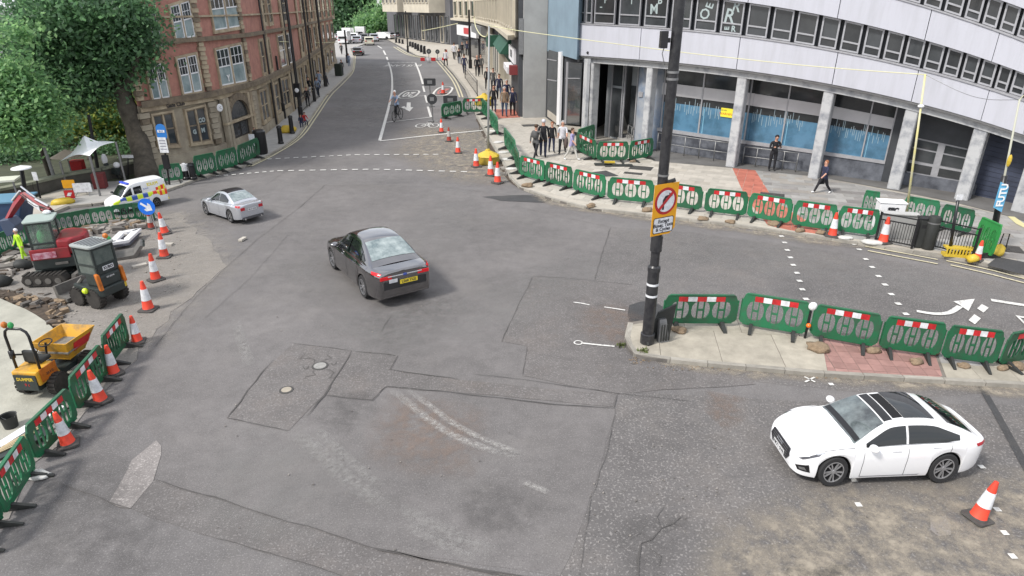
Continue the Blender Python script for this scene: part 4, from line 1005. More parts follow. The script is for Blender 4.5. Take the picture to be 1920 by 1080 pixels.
def sash(pl, x0, x1, yb, yt, yb2=None, yt2=None, parent=red, lights=2, m=M_WHITE, g=None, sur=0.12, bars=True, o=0.0, surm=None, low=None):
    """a window with stone surround, painted frame, glazing bars and panes"""
    s0, s1, z0, z1, t0, t1 = upright(pl, x0, x1, yb, yt, yb2, yt2, o)
    if s0 > s1: s0, s1, z0, z1, t0, t1 = s1, s0, z1, z0, t1, t0
    W = s1 - s0; Hh = (t0 - z0 + t1 - z1) / 2
    def P(s, t, oo): return pl.pt(lerp(s0, s1, s), lerp(lerp(z0, z1, s), lerp(t0, t1, s), t), o + oo)
    def bx(b, a, c, d, e, o0, o1): b.hexa([P(a, d, o0), P(c, d, o0), P(c, d, o1), P(a, d, o1), P(a, e, o0), P(c, e, o0), P(c, e, o1), P(a, e, o1)])
    fr = MB()
    if sur:
        q = sur / W; r = sur / Hh
        for a, c, d, e in ((-q, 0, -r, 1 + r), (1, 1 + q, -r, 1 + r), (0, 1, 1, 1 + r), (-q * 1.4, 1 + q * 1.4, -r * 1.6, -r)): bx(fr, a, c, d, e, -.1, .07)
        bx(fr, 0, 1, -r, 0, -.1, .05)
    w = fr.obj('window', surm or M_SSTONE, parent)
    fb = MB(); fx, fz = min(.06, W * .06) / W, .07 / Hh
    for i in range(lights):
        a, c = i / lights + (.03 if i else 0), (i + 1) / lights - (.03 if i < lights - 1 else 0)
        for aa, cc_, d, e in ((a, a + fx, 0, 1), (c - fx, c, 0, 1), (a, c, 0, fz), (a, c, 1 - fz, 1), (a, c, .5, .5 + fz)): bx(fb, aa, cc_, d, e, -.04, .03)
        if bars:
            for k in (1, 2): bx(fb, lerp(a, c, k / 3) - .006, lerp(a, c, k / 3) + .006, .5, 1, -.01, .02)
            bx(fb, a, c, .74, .755, -.01, .02)
    f = fb.obj('frame', m, w)
    for i in range(lights):
        a, c = i / lights + (.03 if i else 0) + fx * .5, (i + 1) / lights - (.03 if i < lights - 1 else 0) - fx * .5
        for d, e in ((.02, .5), (.52, .98)):
            gb = MB(); bx(gb, a, c, d, e, -.03, -.005)
            gb.obj('pane', g or (M_CURT if (d < .3 and (low is None or low)) else random.choice([M_DGLASS, M_DGLASS2])), w)
    if lights == 2: sb = MB(); bx(sb, .47, .53, 0, 1, -.04, .05); sb.obj('mullion', surm or M_SSTONE, w)
    return w
sash(PA, 287, 318, 187, 121, 182, 118); sash(PA, 344, 379, 176, 110, 170, 102)
sash(PA, 273, 304, 92, 36, 86, 22); sash(PA, 330, 366, 76, 12, 68, 1)
sash(PB, 415, 462, 161, 94, 152, 83); sash(PB, 402, 451, 57, -20, 49, -24)
M_SHOPG = glass('shop_glass', (0.03, 0.036, 0.04), 0.08, 1.5, var=(0.06, 0.07, 0.08), vs=.7)
w1 = sash(PA, 298, 334, 273, 217, 270, 211, bars=False, m=M_SSTONE_D, g=M_SHOPG); w2 = sash(PA, 360, 394, 268, 208, 263, 200, bars=False, m=M_SSTONE_D, g=M_SHOPG)
# quoins, each stone its own
def quoins(pl, x, ybase, z0, z1, n, w, m=(M_SSTONE, M_SSTONE_D), o=0.02, parent=red):
    s, _ = pl.hit(x, ybase, 0); h = (z1 - z0) / n
    mes = {}
    for i in range(n):
        ww = w * (1.0 if i % 2 else .72); mm = m[0] if random.random() < .7 else m[1]
        P_ = pl.pt(s, z0 + i * h, 0)
        key = (ww, mm.name)
        if key not in mes: mes[key] = MB().box(0, 0, 0, ww, .22, h - .03).mesh('quoin_stone', mm)
        a = math.atan2(pl.d.y, pl.d.x); piece('quoin_stone', mes[key], parent, (P_.x, P_.y, P_.z), a)
for pl, x, yb in ((PA, 292, 318), (PA, 413, 290), (PB, 485, 259)):
    quoins(pl, x, yb, .8, 3.28, 8, .62, (M_SSTONE_G, M_SSTONE_D)); quoins(pl, x, yb, 3.9, 6.6, 11, .5); quoins(pl, x, yb, 6.9, 9.9, 12, .5)
# doorway: pilasters, arch, fanlight and dark door with panels
s0, _ = PB.hit(438, 281); s1, _ = PB.hit(471, 271); zd = zat(231, *PB.pt(s0, 0).to_2d()); dw = s1 - s0
D = lambda a, c, z0, z1, o0, o1, m, nm, par=red: MB().hexa([PB.pt(a, z0, o0), PB.pt(c, z0, o0), PB.pt(c, z0, o1), PB.pt(a, z0, o1), PB.pt(a, z1, o0), PB.pt(c, z1, o0), PB.pt(c, z1, o1), PB.pt(a, z1, o1)]).obj(nm, m, par)
M_DOOR = mat('door_dark', (0.03, 0.026, 0.024), 0.5)
dr_ = D(s0, s1, KZ, zd, -.02, .04, M_DOOR, 'door'); D(s0 + dw * .1, s0 + dw * .45, .8, zd - .15, .04, .07, M_DGLASS, 'pane', dr_); D(s0 + dw * .55, s0 + dw * .9, .8, zd - .15, .04, .07, M_DGLASS2, 'pane', dr_)
for a in (s0 - .75, s0 - .35, s1 + .05, s1 + .45): D(a, a + .3, KZ, 3.3, 0, .28, M_SSTONE_G if a < s0 else M_SSTONE, 'pilaster')
D(s0 - .8, s1 + .8, zd, zd + .12, 0, .32, M_SSTONE, 'lintel')
sc_ = (s0 + s1) / 2; zc_ = zd + .16; R = dw * .52
fan = MB(); fan.prism([(sc_ + R * math.cos(t * PI / 12), zc_ + R * .85 * math.sin(t * PI / 12)) for t in range(13)], .05, .09, 0, f=lambda x, y, z: PB.pt(x, y, z)); fanl = fan.obj('fanlight', M_DGLASS2, red)
ar = MB(); K_ = 14
for k in range(K_):
    t0, t1 = PI * k / K_, PI * (k + 1) / K_ - .02
    ar.prism([(sc_ + r_ * math.cos(t), zc_ + r_ * .85 * math.sin(t)) for r_, t in ((R, t0), (R * 1.38, t0), (R * 1.38, t1), (R, t1))], 0, .26, 0, f=lambda x, y, z: PB.pt(x, y, z))
ar.obj('arch', M_SSTONE_D, red)
# hanging round pub sign, lettering and window decals
ps = thing('hanging_sign', 'round white hanging sign on the sandstone corner beside the second ground floor window', 'sign')
p = PA.pt(PA.hit(402, 205)[0], zat(204, *PA.pt(PA.hit(402, 288)[0], 0).to_2d()), .45)
b = MB(); b.lathe([(.20, -.03), (.23, 0), (.20, .03)], 20, f=lambda x, y, z: (p.x + x * PA.d.x + z * PA.n.x, p.y + x * PA.d.y + z * PA.n.y, p.z + y)); b.obj('disc', M_WHITE, ps)
b = MB(); b.tube([p + Vector((0, 0, .3)), p + Vector((0, 0, .45)), p + Vector((0, 0, .45)) - PA.n * .5], .02, 5); b.obj('bracket', M_BLACK, ps)
text('C', .2, M_TXT, ps, frame_T(p + PA.n * .055, PA.d, (0, 0, 1)))
T = frame_T(PA.pt(PA.hit(327, 203)[0], 3.43, .16), PA.d, (0, 0, 1)); text('Gate Club', .30, M_TXT, red, T, bold=.008)
for s_, z_, ch in ((.25, .3, 'G'), (.75, .62, 'CO'), (.72, .3, 'M')):
    a, c = PA.hit(360, 268)[0], PA.hit(394, 263)[0]; zz = lerp(1.2, 3.0, z_); text(ch, .34, M_PAINTW, w2, frame_T(PA.pt(lerp(a, c, s_), zz, .01), PA.d, (0, 0, 1)), bold=.02)
# flower decal in the first-floor window over the door
a, z_ = PB.hit(428, 147); text('Y', .5, M_WTXT, red, frame_T(PB.pt(a, z_, .03), PB.d, (0, 0, 1)), bold=.03)
# street side: ground floor bays, first and second floor windows, growing smaller with distance
for x0, x1, yb, yt, yb2, yt2 in ((494, 506, 229, 172, 220, 167), (514, 526, 214, 161, 206, 156), (533, 545, 200, 150, 193, 146)): sash(PC, x0, x1, yb, yt, yb2, yt2, bars=False, m=M_SSTONE, g=M_SHOPG)
for x0, x1, yb, yt, yb2, yt2 in ((494, 500, 139, 77, 136, 75), (505, 511, 133, 75, 130, 73), (527, 548, 126, 68, 117, 62)): sash(PC, x0, x1, yb, yt, yb2, yt2, bars=False, m=M_WHITE if x0 > 520 else M_SSTONE, lights=1 if x0 < 520 else 2, low=False)
for x0, x1, yb in ((494, 500, 45), (505, 511, 44), (527, 540, 41)): sash(PC, x0, x1, yb, -25, yb - 2, -27, bars=False, m=M_SSTONE, lights=1, low=False)
for i in range(8):
    x0 = 566 + i * 8.0; x1 = x0 + 4.2
    sash(PD, x0, x1, itp(x0, [560, 632], [170, 108]), itp(x0, [560, 632], [130, 88]), bars=False, m=M_SSTONE_D, lights=1, g=M_SHOPG, sur=.3)
    sash(PD, x0, x1, itp(x0, [560, 632], [100, 70]), itp(x0, [560, 632], [56, 42]), bars=False, m=M_SSTONE_D, lights=1, sur=.3, low=False)
    sash(PD, x0, x1, itp(x0, [560, 632], [38, 28]), itp(x0, [560, 632], [-14, -3]), bars=False, m=M_SSTONE_D, lights=1, sur=.3, low=False)
for pl, x, yb in ((PC, 517, 240), (PC, 552, 208), (PD, 590, 168)):
    s_ = pl.hit(x, yb)[0]; b = MB(); b.tube([pl.pt(s_, .2, .12), pl.pt(s_, 12, .12)], .07, 6); b.obj('downpipe', M_BLACK, red)
for pl, x, yb, w in ((PC, 520, 236, .5), (PC, 549, 210, .6), (PD, 575, 186, .8), (PD, 604, 152, 1.0)):
    s_ = pl.hit(x, yb)[0]; MB().hexa([pl.pt(s_, 0, 0), pl.pt(s_ + w, 0, 0), pl.pt(s_ + w, 0, .1), pl.pt(s_, 0, .1), pl.pt(s_, 12, 0), pl.pt(s_ + w, 12, 0), pl.pt(s_ + w, 12, .1), pl.pt(s_, 12, .1)]).obj('pier', M_SSTONE, red)

# ---- the row of shops on the far side of the concrete flank
M_BEIGE = mat('beige_concrete', (0.56, 0.51, 0.41), 0.85, var=0.2, vscale=0.5)
M_GAWN = mat('green_canvas', (0.02, 0.10, 0.06), 0.7, var=.3, vscale=1)
M_SHOPW = mat('shopfront_white', (0.52, 0.50, 0.44), 0.6, var=.2, vscale=.6)
S0, S1, S2, S3 = G(977, 217, KZ), G(944, 149, KZ), G(900, 112, KZ), G(857, 98, KZ)
shops = thing('shop_building', 'beige concrete building with tall narrow windows above a row of shops', 'building')
Q1, Q2, Q3 = Plane(S0, S1), Plane(S1, S2), Plane(S2, S3)
sback = [Vector((S3.x + 4, S3.y + 14, 0)), Vector((14, 110, 0)), Vector((S0.x + 6, S0.y + 10, 0))]
def sins(d): return [S0 - Q1.n * d, S1 - (Q1.n + Q2.n) * d * .5, S2 - (Q2.n + Q3.n) * d * .5, S3 - Q3.n * d]
mass(shops, sins(0.3) + sback, 0, 6.2, M_DSTRIP, 'ground_floor_wall'); mass(shops, sins(-0.5) + sback, 6.2, 14, M_BEIGE, 'upper_wall'); mass(shops, sins(-1.1) + sback, 6.0, 6.35, M_BEIGE, 'ledge')
def zwin(pl, s0, s1, z0, z1, o, parent, m=M_DGLASS, fm=M_BEIGE, name='window'):
    f = MB()
    for a, c in ((s0 - .18, s0), (s1, s1 + .18)): f.hexa([pl.pt(a, z0, o), pl.pt(c, z0, o), pl.pt(c, z0, o + .22), pl.pt(a, z0, o + .22), pl.pt(a, z1, o), pl.pt(c, z1, o), pl.pt(c, z1, o + .22), pl.pt(a, z1, o + .22)])
    for z_ in (z0 - .12, z1 - .02): f.hexa([pl.pt(s0 - .18, z_, o), pl.pt(s1 + .18, z_, o), pl.pt(s1 + .18, z_, o + .24), pl.pt(s0 - .18, z_, o + .24), pl.pt(s0 - .18, z_ + .14, o), pl.pt(s1 + .18, z_ + .14, o), pl.pt(s1 + .18, z_ + .14, o + .24), pl.pt(s0 - .18, z_ + .14, o + .24)])
    w = f.obj(name, fm, parent)
    MB().hexa([pl.pt(s0, z0, o), pl.pt(s1, z0, o), pl.pt(s1, z0, o + .05), pl.pt(s0, z0, o + .05), pl.pt(s0, z1, o), pl.pt(s1, z1, o), pl.pt(s1, z1, o + .05), pl.pt(s0, z1, o + .05)]).obj('pane', m, w)
for pl, n in ((Q1, 8), (Q2, 10), (Q3, 4)):
    for i in range(n):
        s = (i + .2) / n * pl.L; zwin(pl, s, s + pl.L / n * .5, 6.9, 9.2, .5, shops)
def shopbit(pl, f0, f1, z0, z1, o0, o1, m, nm, parent=shops):
    return MB().hexa([pl.pt(pl.L * f0, z0, o0), pl.pt(pl.L * f1, z0, o0), pl.pt(pl.L * f1, z0, o1), pl.pt(pl.L * f0, z0, o1), pl.pt(pl.L * f0, z1, o0), pl.pt(pl.L * f1, z1, o0), pl.pt(pl.L * f1, z1, o1), pl.pt(pl.L * f0, z1, o1)]).obj(nm, m, parent)
shopbit(Q1, .0, .34, 0, 3.1, -.3, -.1, mat('grey_shutter', (.17, .17, .17), .6, var=.3, vscale=2), 'shutter')
shopbit(Q1, .10, .30, 3.2, 3.7, -.3, 1.0, M_WHITE, 'canopy'); shopbit(Q1, .02, .06, 3.3, 4.0, -.3, .9, mat('maroon_box', (.2, .03, .03), .6), 'sign_box')
fs = shopbit(Q1, .08, .34, 4.0, 5.2, .2, .45, M_WHITE, 'fascia'); dq = Q1.d if Q1.d.x > 0 else -Q1.d
text('OPEN', .8, M_TXT, fs, frame_T(Q1.pt(Q1.L * .21, 4.6, .47), Q1.n.cross(Vector((0, 0, -1))), (0, 0, 1)), bold=.03)
shopbit(Q1, .40, .98, 0.2, 3.2, -.3, -.1, M_SHOPG, 'shop_window'); shopbit(Q1, .36, .99, 3.2, 4.2, -.3, .1, M_GAWN, 'fascia')
b = MB(); b.prism([(0.1, 4.2), (1.3, 4.3), (0.1, 5.9)], Q1.L * .36, Q1.L * .99, 0, f=lambda x, y, z: Q1.pt(z, y, x)); b.obj('awning', M_GAWN, shops)
shopbit(Q2, .02, .40, .3, 3.8, -.3, -.1, M_SHOPW, 'shop_window'); shopbit(Q2, .0, .42, 4.0, 4.9, -.3, .3, M_SHOPW, 'fascia')
for k in range(6): shopbit(Q2, .03 + k * .062, .035 + k * .062, .4, 3.7, -.1, .0, M_DSTRIP, 'mullion')
shopbit(Q2, .02, .06, 3.9, 5.2, .3, 1.9, M_GAWN, 'projecting_sign')
shopbit(Q2, .5, .98, .2, 3.7, -.3, -.1, M_DGLASS, 'shop_window'); shopbit(Q2, .45, .99, 4.6, 5.8, -.3, 1.4, M_STEEL, 'canopy')
shopbit(Q3, .08, .75, .2, 3.3, -.3, -.1, M_DGLASS, 'shop_window'); bk_ = shopbit(Q3, .02, .85, 3.5, 5.3, -.1, .5, M_WHITE, 'fascia'); shopbit(Q3, .3, .52, 3.9, 4.9, .5, .56, M_RETRO_R, 'sign_panel', shops)
for f in (.0, .43): shopbit(Q2, f, f + .02, 0, 6, -.2, .5, M_BEIGE, 'pilaster')
# further off: dark tower base with overhanging beige floors
far = thing('overhanging_building', 'dark office block with beige overhanging upper floors beyond the shops', 'building')
F0, F1 = G(846, 84, KZ), G(728, 68, KZ); PF = Plane(F0, F1)
mass(far, [F0, F1, Vector((F1.x + 15, F1.y + 40, 0)), Vector((F0.x + 25, F0.y + 20, 0))], 0, 16, mat('far_dark_wall', (.13, .13, .14), .8, var=.3, vscale=.3), 'wall')
for i in range(13):
    s = PF.L * (i + .3) / 15; zwin(PF, s, s + 1.8, .5, 6.2, .0, far, M_DGLASS2, M_BEIGE if i % 4 == 1 else M_SOFFIT, 'bay')
for x0, x1, n in ((837, 788, 8), (776, 747, 4)):
    a, c = PF.hit(x0, 80)[0], PF.hit(x1, 75)[0]; MB().hexa([PF.pt(a, 7.0, 0), PF.pt(c, 7.0, 0), PF.pt(c, 7.0, 4), PF.pt(a, 7.0, 4), PF.pt(a, 16, 0), PF.pt(c, 16, 0), PF.pt(c, 16, 4), PF.pt(a, 16, 4)]).obj('upper_floor', M_BEIGE, far)
    for i in range(n): zwin(PF, lerp(a, c, (i + .2) / n), lerp(a, c, (i + .75) / n), 9.2, 14, 4.0, far)
tw = thing('teal_tower', 'dark teal tower with a pale column at the far bend of the street', 'building')
p = G(728, 66, 0); b = MB(); b.box(p.x + 6, p.y + 16, 0, 16, 20, 22); b.obj('wall', mat('teal_wall', (.06, .10, .10), .7, var=.3, vscale=.2), tw); b = MB(); b.box(p.x - 3, p.y + 6, 0, 1.6, 1.6, 20); b.obj('column', M_WHITE, tw)
b = MB(); b.box(p.x - 6, p.y + 22, 9.5, 8, 12, 12); b.obj('upper_floor', M_BEIGE, tw)
bg = thing('terrace', 'low dark terrace closing the end of the street', 'building'); b = MB(); b.box(-90, 330, 0, 90, 12, 9); b.obj('wall', mat('far_terrace', (.30, .28, .27), .9, var=.3, vscale=.1), bg)
for i in range(16): b = MB(); b.box(-128 + i * 5.2, 323.9, 2 + 0 * i, 2.2, .2, 4.5); b.obj('window', M_DGLASS2, bg)
# ============================================================ BARRIERS AND CONES
def rrect(x0, y0, x1, y1, r, n=3):
    out = []
    for cx, cy, a in ((x1 - r, y1 - r, 0), (x0 + r, y1 - r, PI / 2), (x0 + r, y0 + r, PI), (x1 - r, y0 + r, 1.5 * PI)):
        out += [(cx + r * math.cos(a + PI / 2 * k / n), cy + r * math.sin(a + PI / 2 * k / n)) for k in range(n + 1)]
    return out
def oval_slots(cx, cy, w, h):
    """an oval opening cut by two uprights and a cross bar into four slots"""
    H = []; bw = .017; c = w * .17
    def arc_side(s):
        pts = []
        for k in range(7):
            t = -PI / 2 + PI * k / 6; x = (c + bw) + (w / 2 - c - bw) * math.cos(t); y = h / 2 * .96 * math.sin(t)
            pts.append((cx + s * x, cy + y))
        return pts
    H.append(arc_side(1)); H.append(arc_side(-1))
    H.append([(cx - c + bw, cy + .03), (cx + c - bw, cy + .03), (cx + c - bw, cy + h / 2), (cx - c + bw, cy + h / 2)])
    H.append([(cx - c + bw, cy - h / 2), (cx + c - bw, cy - h / 2), (cx + c - bw, cy - .02), (cx - c + bw, cy - .02)])
    return H
def make_barrier(name, pm, strip=True, label='', bright=False):
    t = thing(name, label, 'barrier')
    b = MB(); holes = []
    for cx in (-.56, 0, .56): holes += oval_slots(cx, .525, .505, .56)
    outer = [(-.97, .18), (-.80, .10), (.80, .10), (.97, .18), (.97, .80), (.90, .97), (.84, 1.0), (-.84, 1.0), (-.90, .97), (-.97, .80)]
    b.plate(outer, holes, -.022, .022, 0, lambda x, y, z: (x, z, y))
    for x0, x1 in ((-.84, .84),): b.box((x0 + x1) / 2, 0, .975, x1 - x0, .075, .03)
    for s in (-1, 1): b.box(s * .80, 0, .115, .16, .07, .05)
    b.box(0, 0, .115, 1.4, .06, .03)
    b.obj('panel', pm, t)
    if strip:
        for side in (-1, 1):
            for k in range(5):
                s_ = MB(); s_.box(lerp(-.62, .62, (k + .5) / 5), side * .026, .80, .244, .006, .145); s_.obj('reflective_strip', M_RETRO_R if k % 2 == 0 else M_RETRO_W, t)
    for s in (-1, 1):
        f = MB(); f.prism([(-.44, 0), (.40, 0), (.40, .03), (.06, .16), (-.06, .16), (-.44, .03)], -.05, .05, 0, lambda x, y, z: (s * .62 + z, x, y))
        f.obj('foot', M_BLKPL, t)
        h = MB(); h.tube([(s * .985, 0, .22), (s * .985, 0, .50)], .022, 6); h.tube([(s * .985, 0, .56), (s * .985, 0, .82)], .022, 6)
        h.box(s * .975, 0, .34, .03, .03, .04); h.box(s * .975, 0, .66, .03, .03, .04)
        h.box(s * .985, 0, .21, .03, .03, .62); h.obj('hinge', pm, t)
    return t
BAR = make_barrier('barrier', M_GREEN, True, 'x'); BAR_P = make_barrier('barrier', M_GREEN, False, 'x'); BAR_G = make_barrier('barrier', M_GREENB, False, 'x')
used = set()
def barrier(a, c, z, hs, label, group, proto=BAR, gap=.03, flip=False):
    A, B_ = G(*a, z), G(*c, z); d = B_ - A; L = d.length; m_ = (A + B_) / 2; rz = math.atan2(d.y, d.x) + (PI if flip else 0)
    sc = ((L - gap) / 2.0, hs, hs)
    tl = random.uniform(-.05, .05)
    if proto.name not in used:
        used.add(proto.name); proto.location = m_; proto.rotation_euler = (tl, 0, rz); proto.scale = sc; proto['label'] = label; proto['group'] = group; return proto
    o = dup(proto, m_, rz, label, group, sc); o.rotation_euler = (tl, 0, rz + random.uniform(-.02, .02)); return o
gA, gB, gC, gD = 'barriers along the traffic island', 'barriers along the far kerb', 'barriers fencing the left works', 'barriers round the small pavement pen'
for a, c, h, l, g, p_ in [
    ((1240, 611), (1378, 612), 1.0, 'green barrier with red and white strip beside the tall black pole on the island', gA, BAR),
    ((1383, 612), (1511, 634), 1.05, 'green barrier with strip on the island, second from the tall black pole', gA, BAR),
    ((1515, 634), (1641, 657), 1.05, 'green island barrier right of the white capped joint, third from the black pole', gA, BAR),
    ((1644, 657), (1758, 673), 1.05, 'green island barrier standing over the pink tiles, fourth from the black pole', gA, BAR),
    ((1761, 675), (1865, 689), 1.02, 'green island barrier above the rear of the white car, fifth from the black pole', gA, BAR),
    ((1868, 690), (1958, 672), 1.0, 'green island barrier angled away at the right edge of the photo', gA, BAR),
    ((974, 331), (1021, 344), 1.15, 'green barrier with strip at the bend of the far kerb beside the two orange cones', gB, BAR),
    ((1022, 344), (1072, 357), 1.15, 'green barrier with strip on the far kerb below the five walkers', gB, BAR),
    ((1074, 360), (1134, 375), 1.15, 'green barrier with strip on the far kerb in front of the dark paving patch', gB, BAR),
    ((1138, 377), (1224, 385), 1.15, 'green barrier with strip on the far kerb just left of the orange road sign', gB, BAR),
    ((1229, 386), (1314, 399), 1.15, 'green barrier with strip on the far kerb half hidden by the orange road sign', gB, BAR),
    ((1319, 400), (1398, 409), 1.15, 'green barrier with strip on the far kerb left of the red crossing', gB, BAR),
    ((1399, 410), (1480, 424), 1.15, 'green barrier with strip on the far kerb across the red crossing', gB, BAR),
    ((1482, 426), (1563, 437), 1.15, 'green far kerb barrier with torn strip, left of the cone by the grey railing', gB, BAR),
    ((1565, 437), (1641, 447), 1.15, 'green far kerb barrier touching the black guard railing', gB, BAR),
    ((903, 213), (917, 226), 1.25, 'plain green barrier on the kerb beside the yellow lid, farthest of the kerb line', gB, BAR_P),
    ((919, 235), (935, 256), 1.25, 'plain green barrier on the kerb behind the grey pole with yellow foot', gB, BAR_P),
    ((947, 274), (967, 306), 1.25, 'plain green barrier seen nearly end on, along the kerb left of the five walkers', gB, BAR_P),
    ((965, 309), (975, 330), 1.2, 'plain green barrier turning the corner of the kerb line', gB, BAR_P),
    ((828, 224), (867, 216), 1.2, 'green barrier across the closed lane, nearer the round sign', 'barriers across the closed lane', BAR_P),
    ((868, 213), (909, 212), 1.25, 'green barrier with strip across the closed lane, nearer the pavement', 'barriers across the closed lane', BAR),
    ((1080, 283), (1117, 303), 1.2, 'green pen barrier with strip on the side nearest the walkers', gD, BAR),
    ((1118, 304), (1177, 304), 1.2, 'green pen barrier with strip facing the road', gD, BAR),
    ((1178, 304), (1223, 296), 1.2, 'green pen barrier with strip at the end nearest the tall pole', gD, BAR),
    ((1081, 279), (1114, 267), 1.2, 'plain green pen barrier at the back beside the entrance column', gD, BAR_P),
    ((206, 694), (243, 644), 0.95, 'green works barrier with strip beside the cone at the top of the near left row', gC, BAR),
    ((149, 776), (205, 704), 0.92, 'green works barrier with strip beside the dumper wheels', gC, BAR),
    ((71, 869), (148, 790), 0.9, 'green works barrier with strip below the dumper, beside the third cone', gC, BAR),
    ((12, 972), (68, 884), 0.9, 'green works barrier with strip beside the white sack at the left edge', gC, BAR),
    ((-48, 1052), (8, 978), 0.9, 'green works barrier cut off by the left edge, lowest of the row', gC, BAR),
    ((107, 440), (142, 434), .82, 'plain green barrier below the red digger arm, behind the rubble', gC, BAR_P),
    ((142, 434), (176, 427), .82, 'plain green barrier behind the grey rubble, second from the digger arm', gC, BAR_P),
    ((176, 427), (217, 421), .82, 'plain green barrier below the front of the police van', gC, BAR_P),
    ((217, 421), (257, 415), .82, 'plain green barrier below the middle of the police van', gC, BAR_P),
    ((257, 415), (291, 415), .82, 'plain green barrier beside the blue arrow sign', gC, BAR_P),
    ((-10, 487), (34, 468), .85, 'dark green barrier at the left edge behind the hi-vis worker', gC, BAR_P),
    ((36, 467), (88, 446), .85, 'dark green barrier behind the cab of the red digger', gC, BAR_P),
    ((303, 344), (345, 339), .95, 'plain green barrier between the police van and the white topped posts', 'barriers by the corner building', BAR_P),
    ((369, 334), (408, 325), 1.15, 'plain green barrier right of the black bollards by the corner building', 'barriers by the corner building', BAR_P),
    ((409, 324), (447, 313), 1.15, 'plain green barrier in front of the arched doorway', 'barriers by the corner building', BAR_P),
    ((448, 312), (489, 293), 1.15, 'plain green barrier nearest the black bin by the arched doorway', 'barriers by the corner building', BAR_P),
    ((1612, 404), (1641, 409), 1.15, 'short green barrier behind the white feeder cabinet', 'barriers round the signal pit', BAR_P),
    ((1686, 412), (1753, 424), 1.05, 'plain green barrier behind the black bin and yellow pole', 'barriers round the signal pit', BAR_P),
    ((1757, 428), (1817, 443), 1.05, 'plain green barrier behind the yellow box in the railed pit', 'barriers round the signal pit', BAR_P),
    ((1820, 468), (1858, 488), 1.3, 'bright green barrier with yellow sacks behind it, beside the blue banner pole', 'barriers round the signal pit', BAR_G)]:
    z = KZ if g in (gA, gB, gD, 'barriers by the corner building', 'barriers round the signal pit') else 0.017
    barrier(a, c, z, h, l, g, p_, gap=-.09 if g == gC else .0)

def make_cone(dirty=False):
    t = thing('traffic_cone', 'x', 'cone'); c = M_CONE_D if dirty else M_CONE
    b = MB(); b.prism(rrect(-.25, -.25, .25, .25, .07), 0, .05); b.lathe([(.20, .05), (.185, .08)], 20); b.obj('base', mat('cone_foot', (.09, .085, .08), .9, var=.4, vscale=8), t)
    prof = [(.175, .075), (.165, .09), (.135, .36)]
    b = MB(); b.lathe(prof, 24); b.obj('skirt', c, t, smooth=True)
    b = MB(); b.lathe([(.142, .36), (.098, .74)], 24); b.obj('sleeve', M_RETRO_W if not dirty else mat('sleeve_dirty', (.5, .49, .47), .6, var=.4, vscale=8), t, smooth=True)
    b = MB(); b.lathe([(.092, .74), (.05, .98), (.045, 1.0)], 24); b.obj('tip', c, t, smooth=True)
    return t
CONE, CONE_D = make_cone(), make_cone(True)
gL, gM, gR = 'cones beside the left works', 'cones along the closed lane', 'cones on the right-hand kerb'
for (x, y), h, l, g, dirty, z in [
    ((258, 641), .80, 'orange cone at the top end of the near left barrier row', gL, 0, 0.02), ((214, 701), .82, 'orange cone second along the near left barrier row, beside the dumper tyre', gL, 0, 0.02),
    ((190, 752), .86, 'tall orange cone third along the near left barrier row', gL, 0, 0.02), ((129, 833), .82, 'orange cone nearest the bottom of the near left barrier row', gL, 0, 0.02),
    ((279, 581), .95, 'orange cone on the tarmac right of the black backhoe wheel', gL, 0, 0.02), ((293, 525), .95, 'orange cone on the tarmac level with the top of the black backhoe', gL, 0, 0.02),
    ((309, 482), .95, 'orange cone standing alone right of the white frame on the rubble', gL, 0, 0.02), ((310, 438), .9, 'orange cone leaning close to the blue arrow sign', gL, 0, 0.02), ((284, 428), .72, 'dirty cone left of the blue arrow sign', gL, 1, 0.02),
    ((828, 248), .95, 'dirty orange cone at the foot of the round sign in the closed lane', gM, 0, 0.02), ((842, 265), .95, 'dirty orange cone on the white line of the closed lane', gM, 1, 0.02), ((859, 287), 1.0, 'orange cone third down the closed lane', gM, 0, 0.02),
    ((893, 313), 1.05, 'orange cone just left of the yellow pole foot', gM, 0, 0.02), ((920, 329), 1.08, 'orange cone in front of the yellow pole foot', gM, 0, 0.02), ((933, 343), 1.1, 'orange cone nearest the corner kerb of the closed lane', gM, 0, 0.02),
    ((1560, 443), .98, 'orange cone against the green barrier on the far kerb', gR, 0, KZ), ((1655, 455), 1.03, 'orange cone in front of the grey railing bars', gR, 0, KZ), ((1831, 488), .75, 'small orange cone by the bright green barrier', gR, 0, KZ),
    ((1832, 972), .82, 'large orange cone alone on the dusty tarmac behind the white car', None, 0, 0.02), ((831, 176), 1.2, 'orange cone standing on the far speed roundel', gM, 0, 0.02),
    ((838, 110), 1.5, 'dirty orange cone by the far round signs', gM, 1, 0.02)]:
    pr = CONE_D if dirty else CONE; p = G(x, y, z); rz = random.uniform(0, 1.5)
    if pr['label'] == 'x': pr.location = p; pr.rotation_euler = (0, 0, rz); pr.scale = (h,) * 3; pr['label'] = l; pr['group'] = g or gL; t = pr
    else: t = dup(pr, p, rz, l, g, h)
    if x == 1832: t['group'] = 'cones on the near tarmac'; t.rotation_euler = (0.02, 0.16, .35)
    if x in (310, 129, 190): t.rotation_euler = (0, -.07, rz)

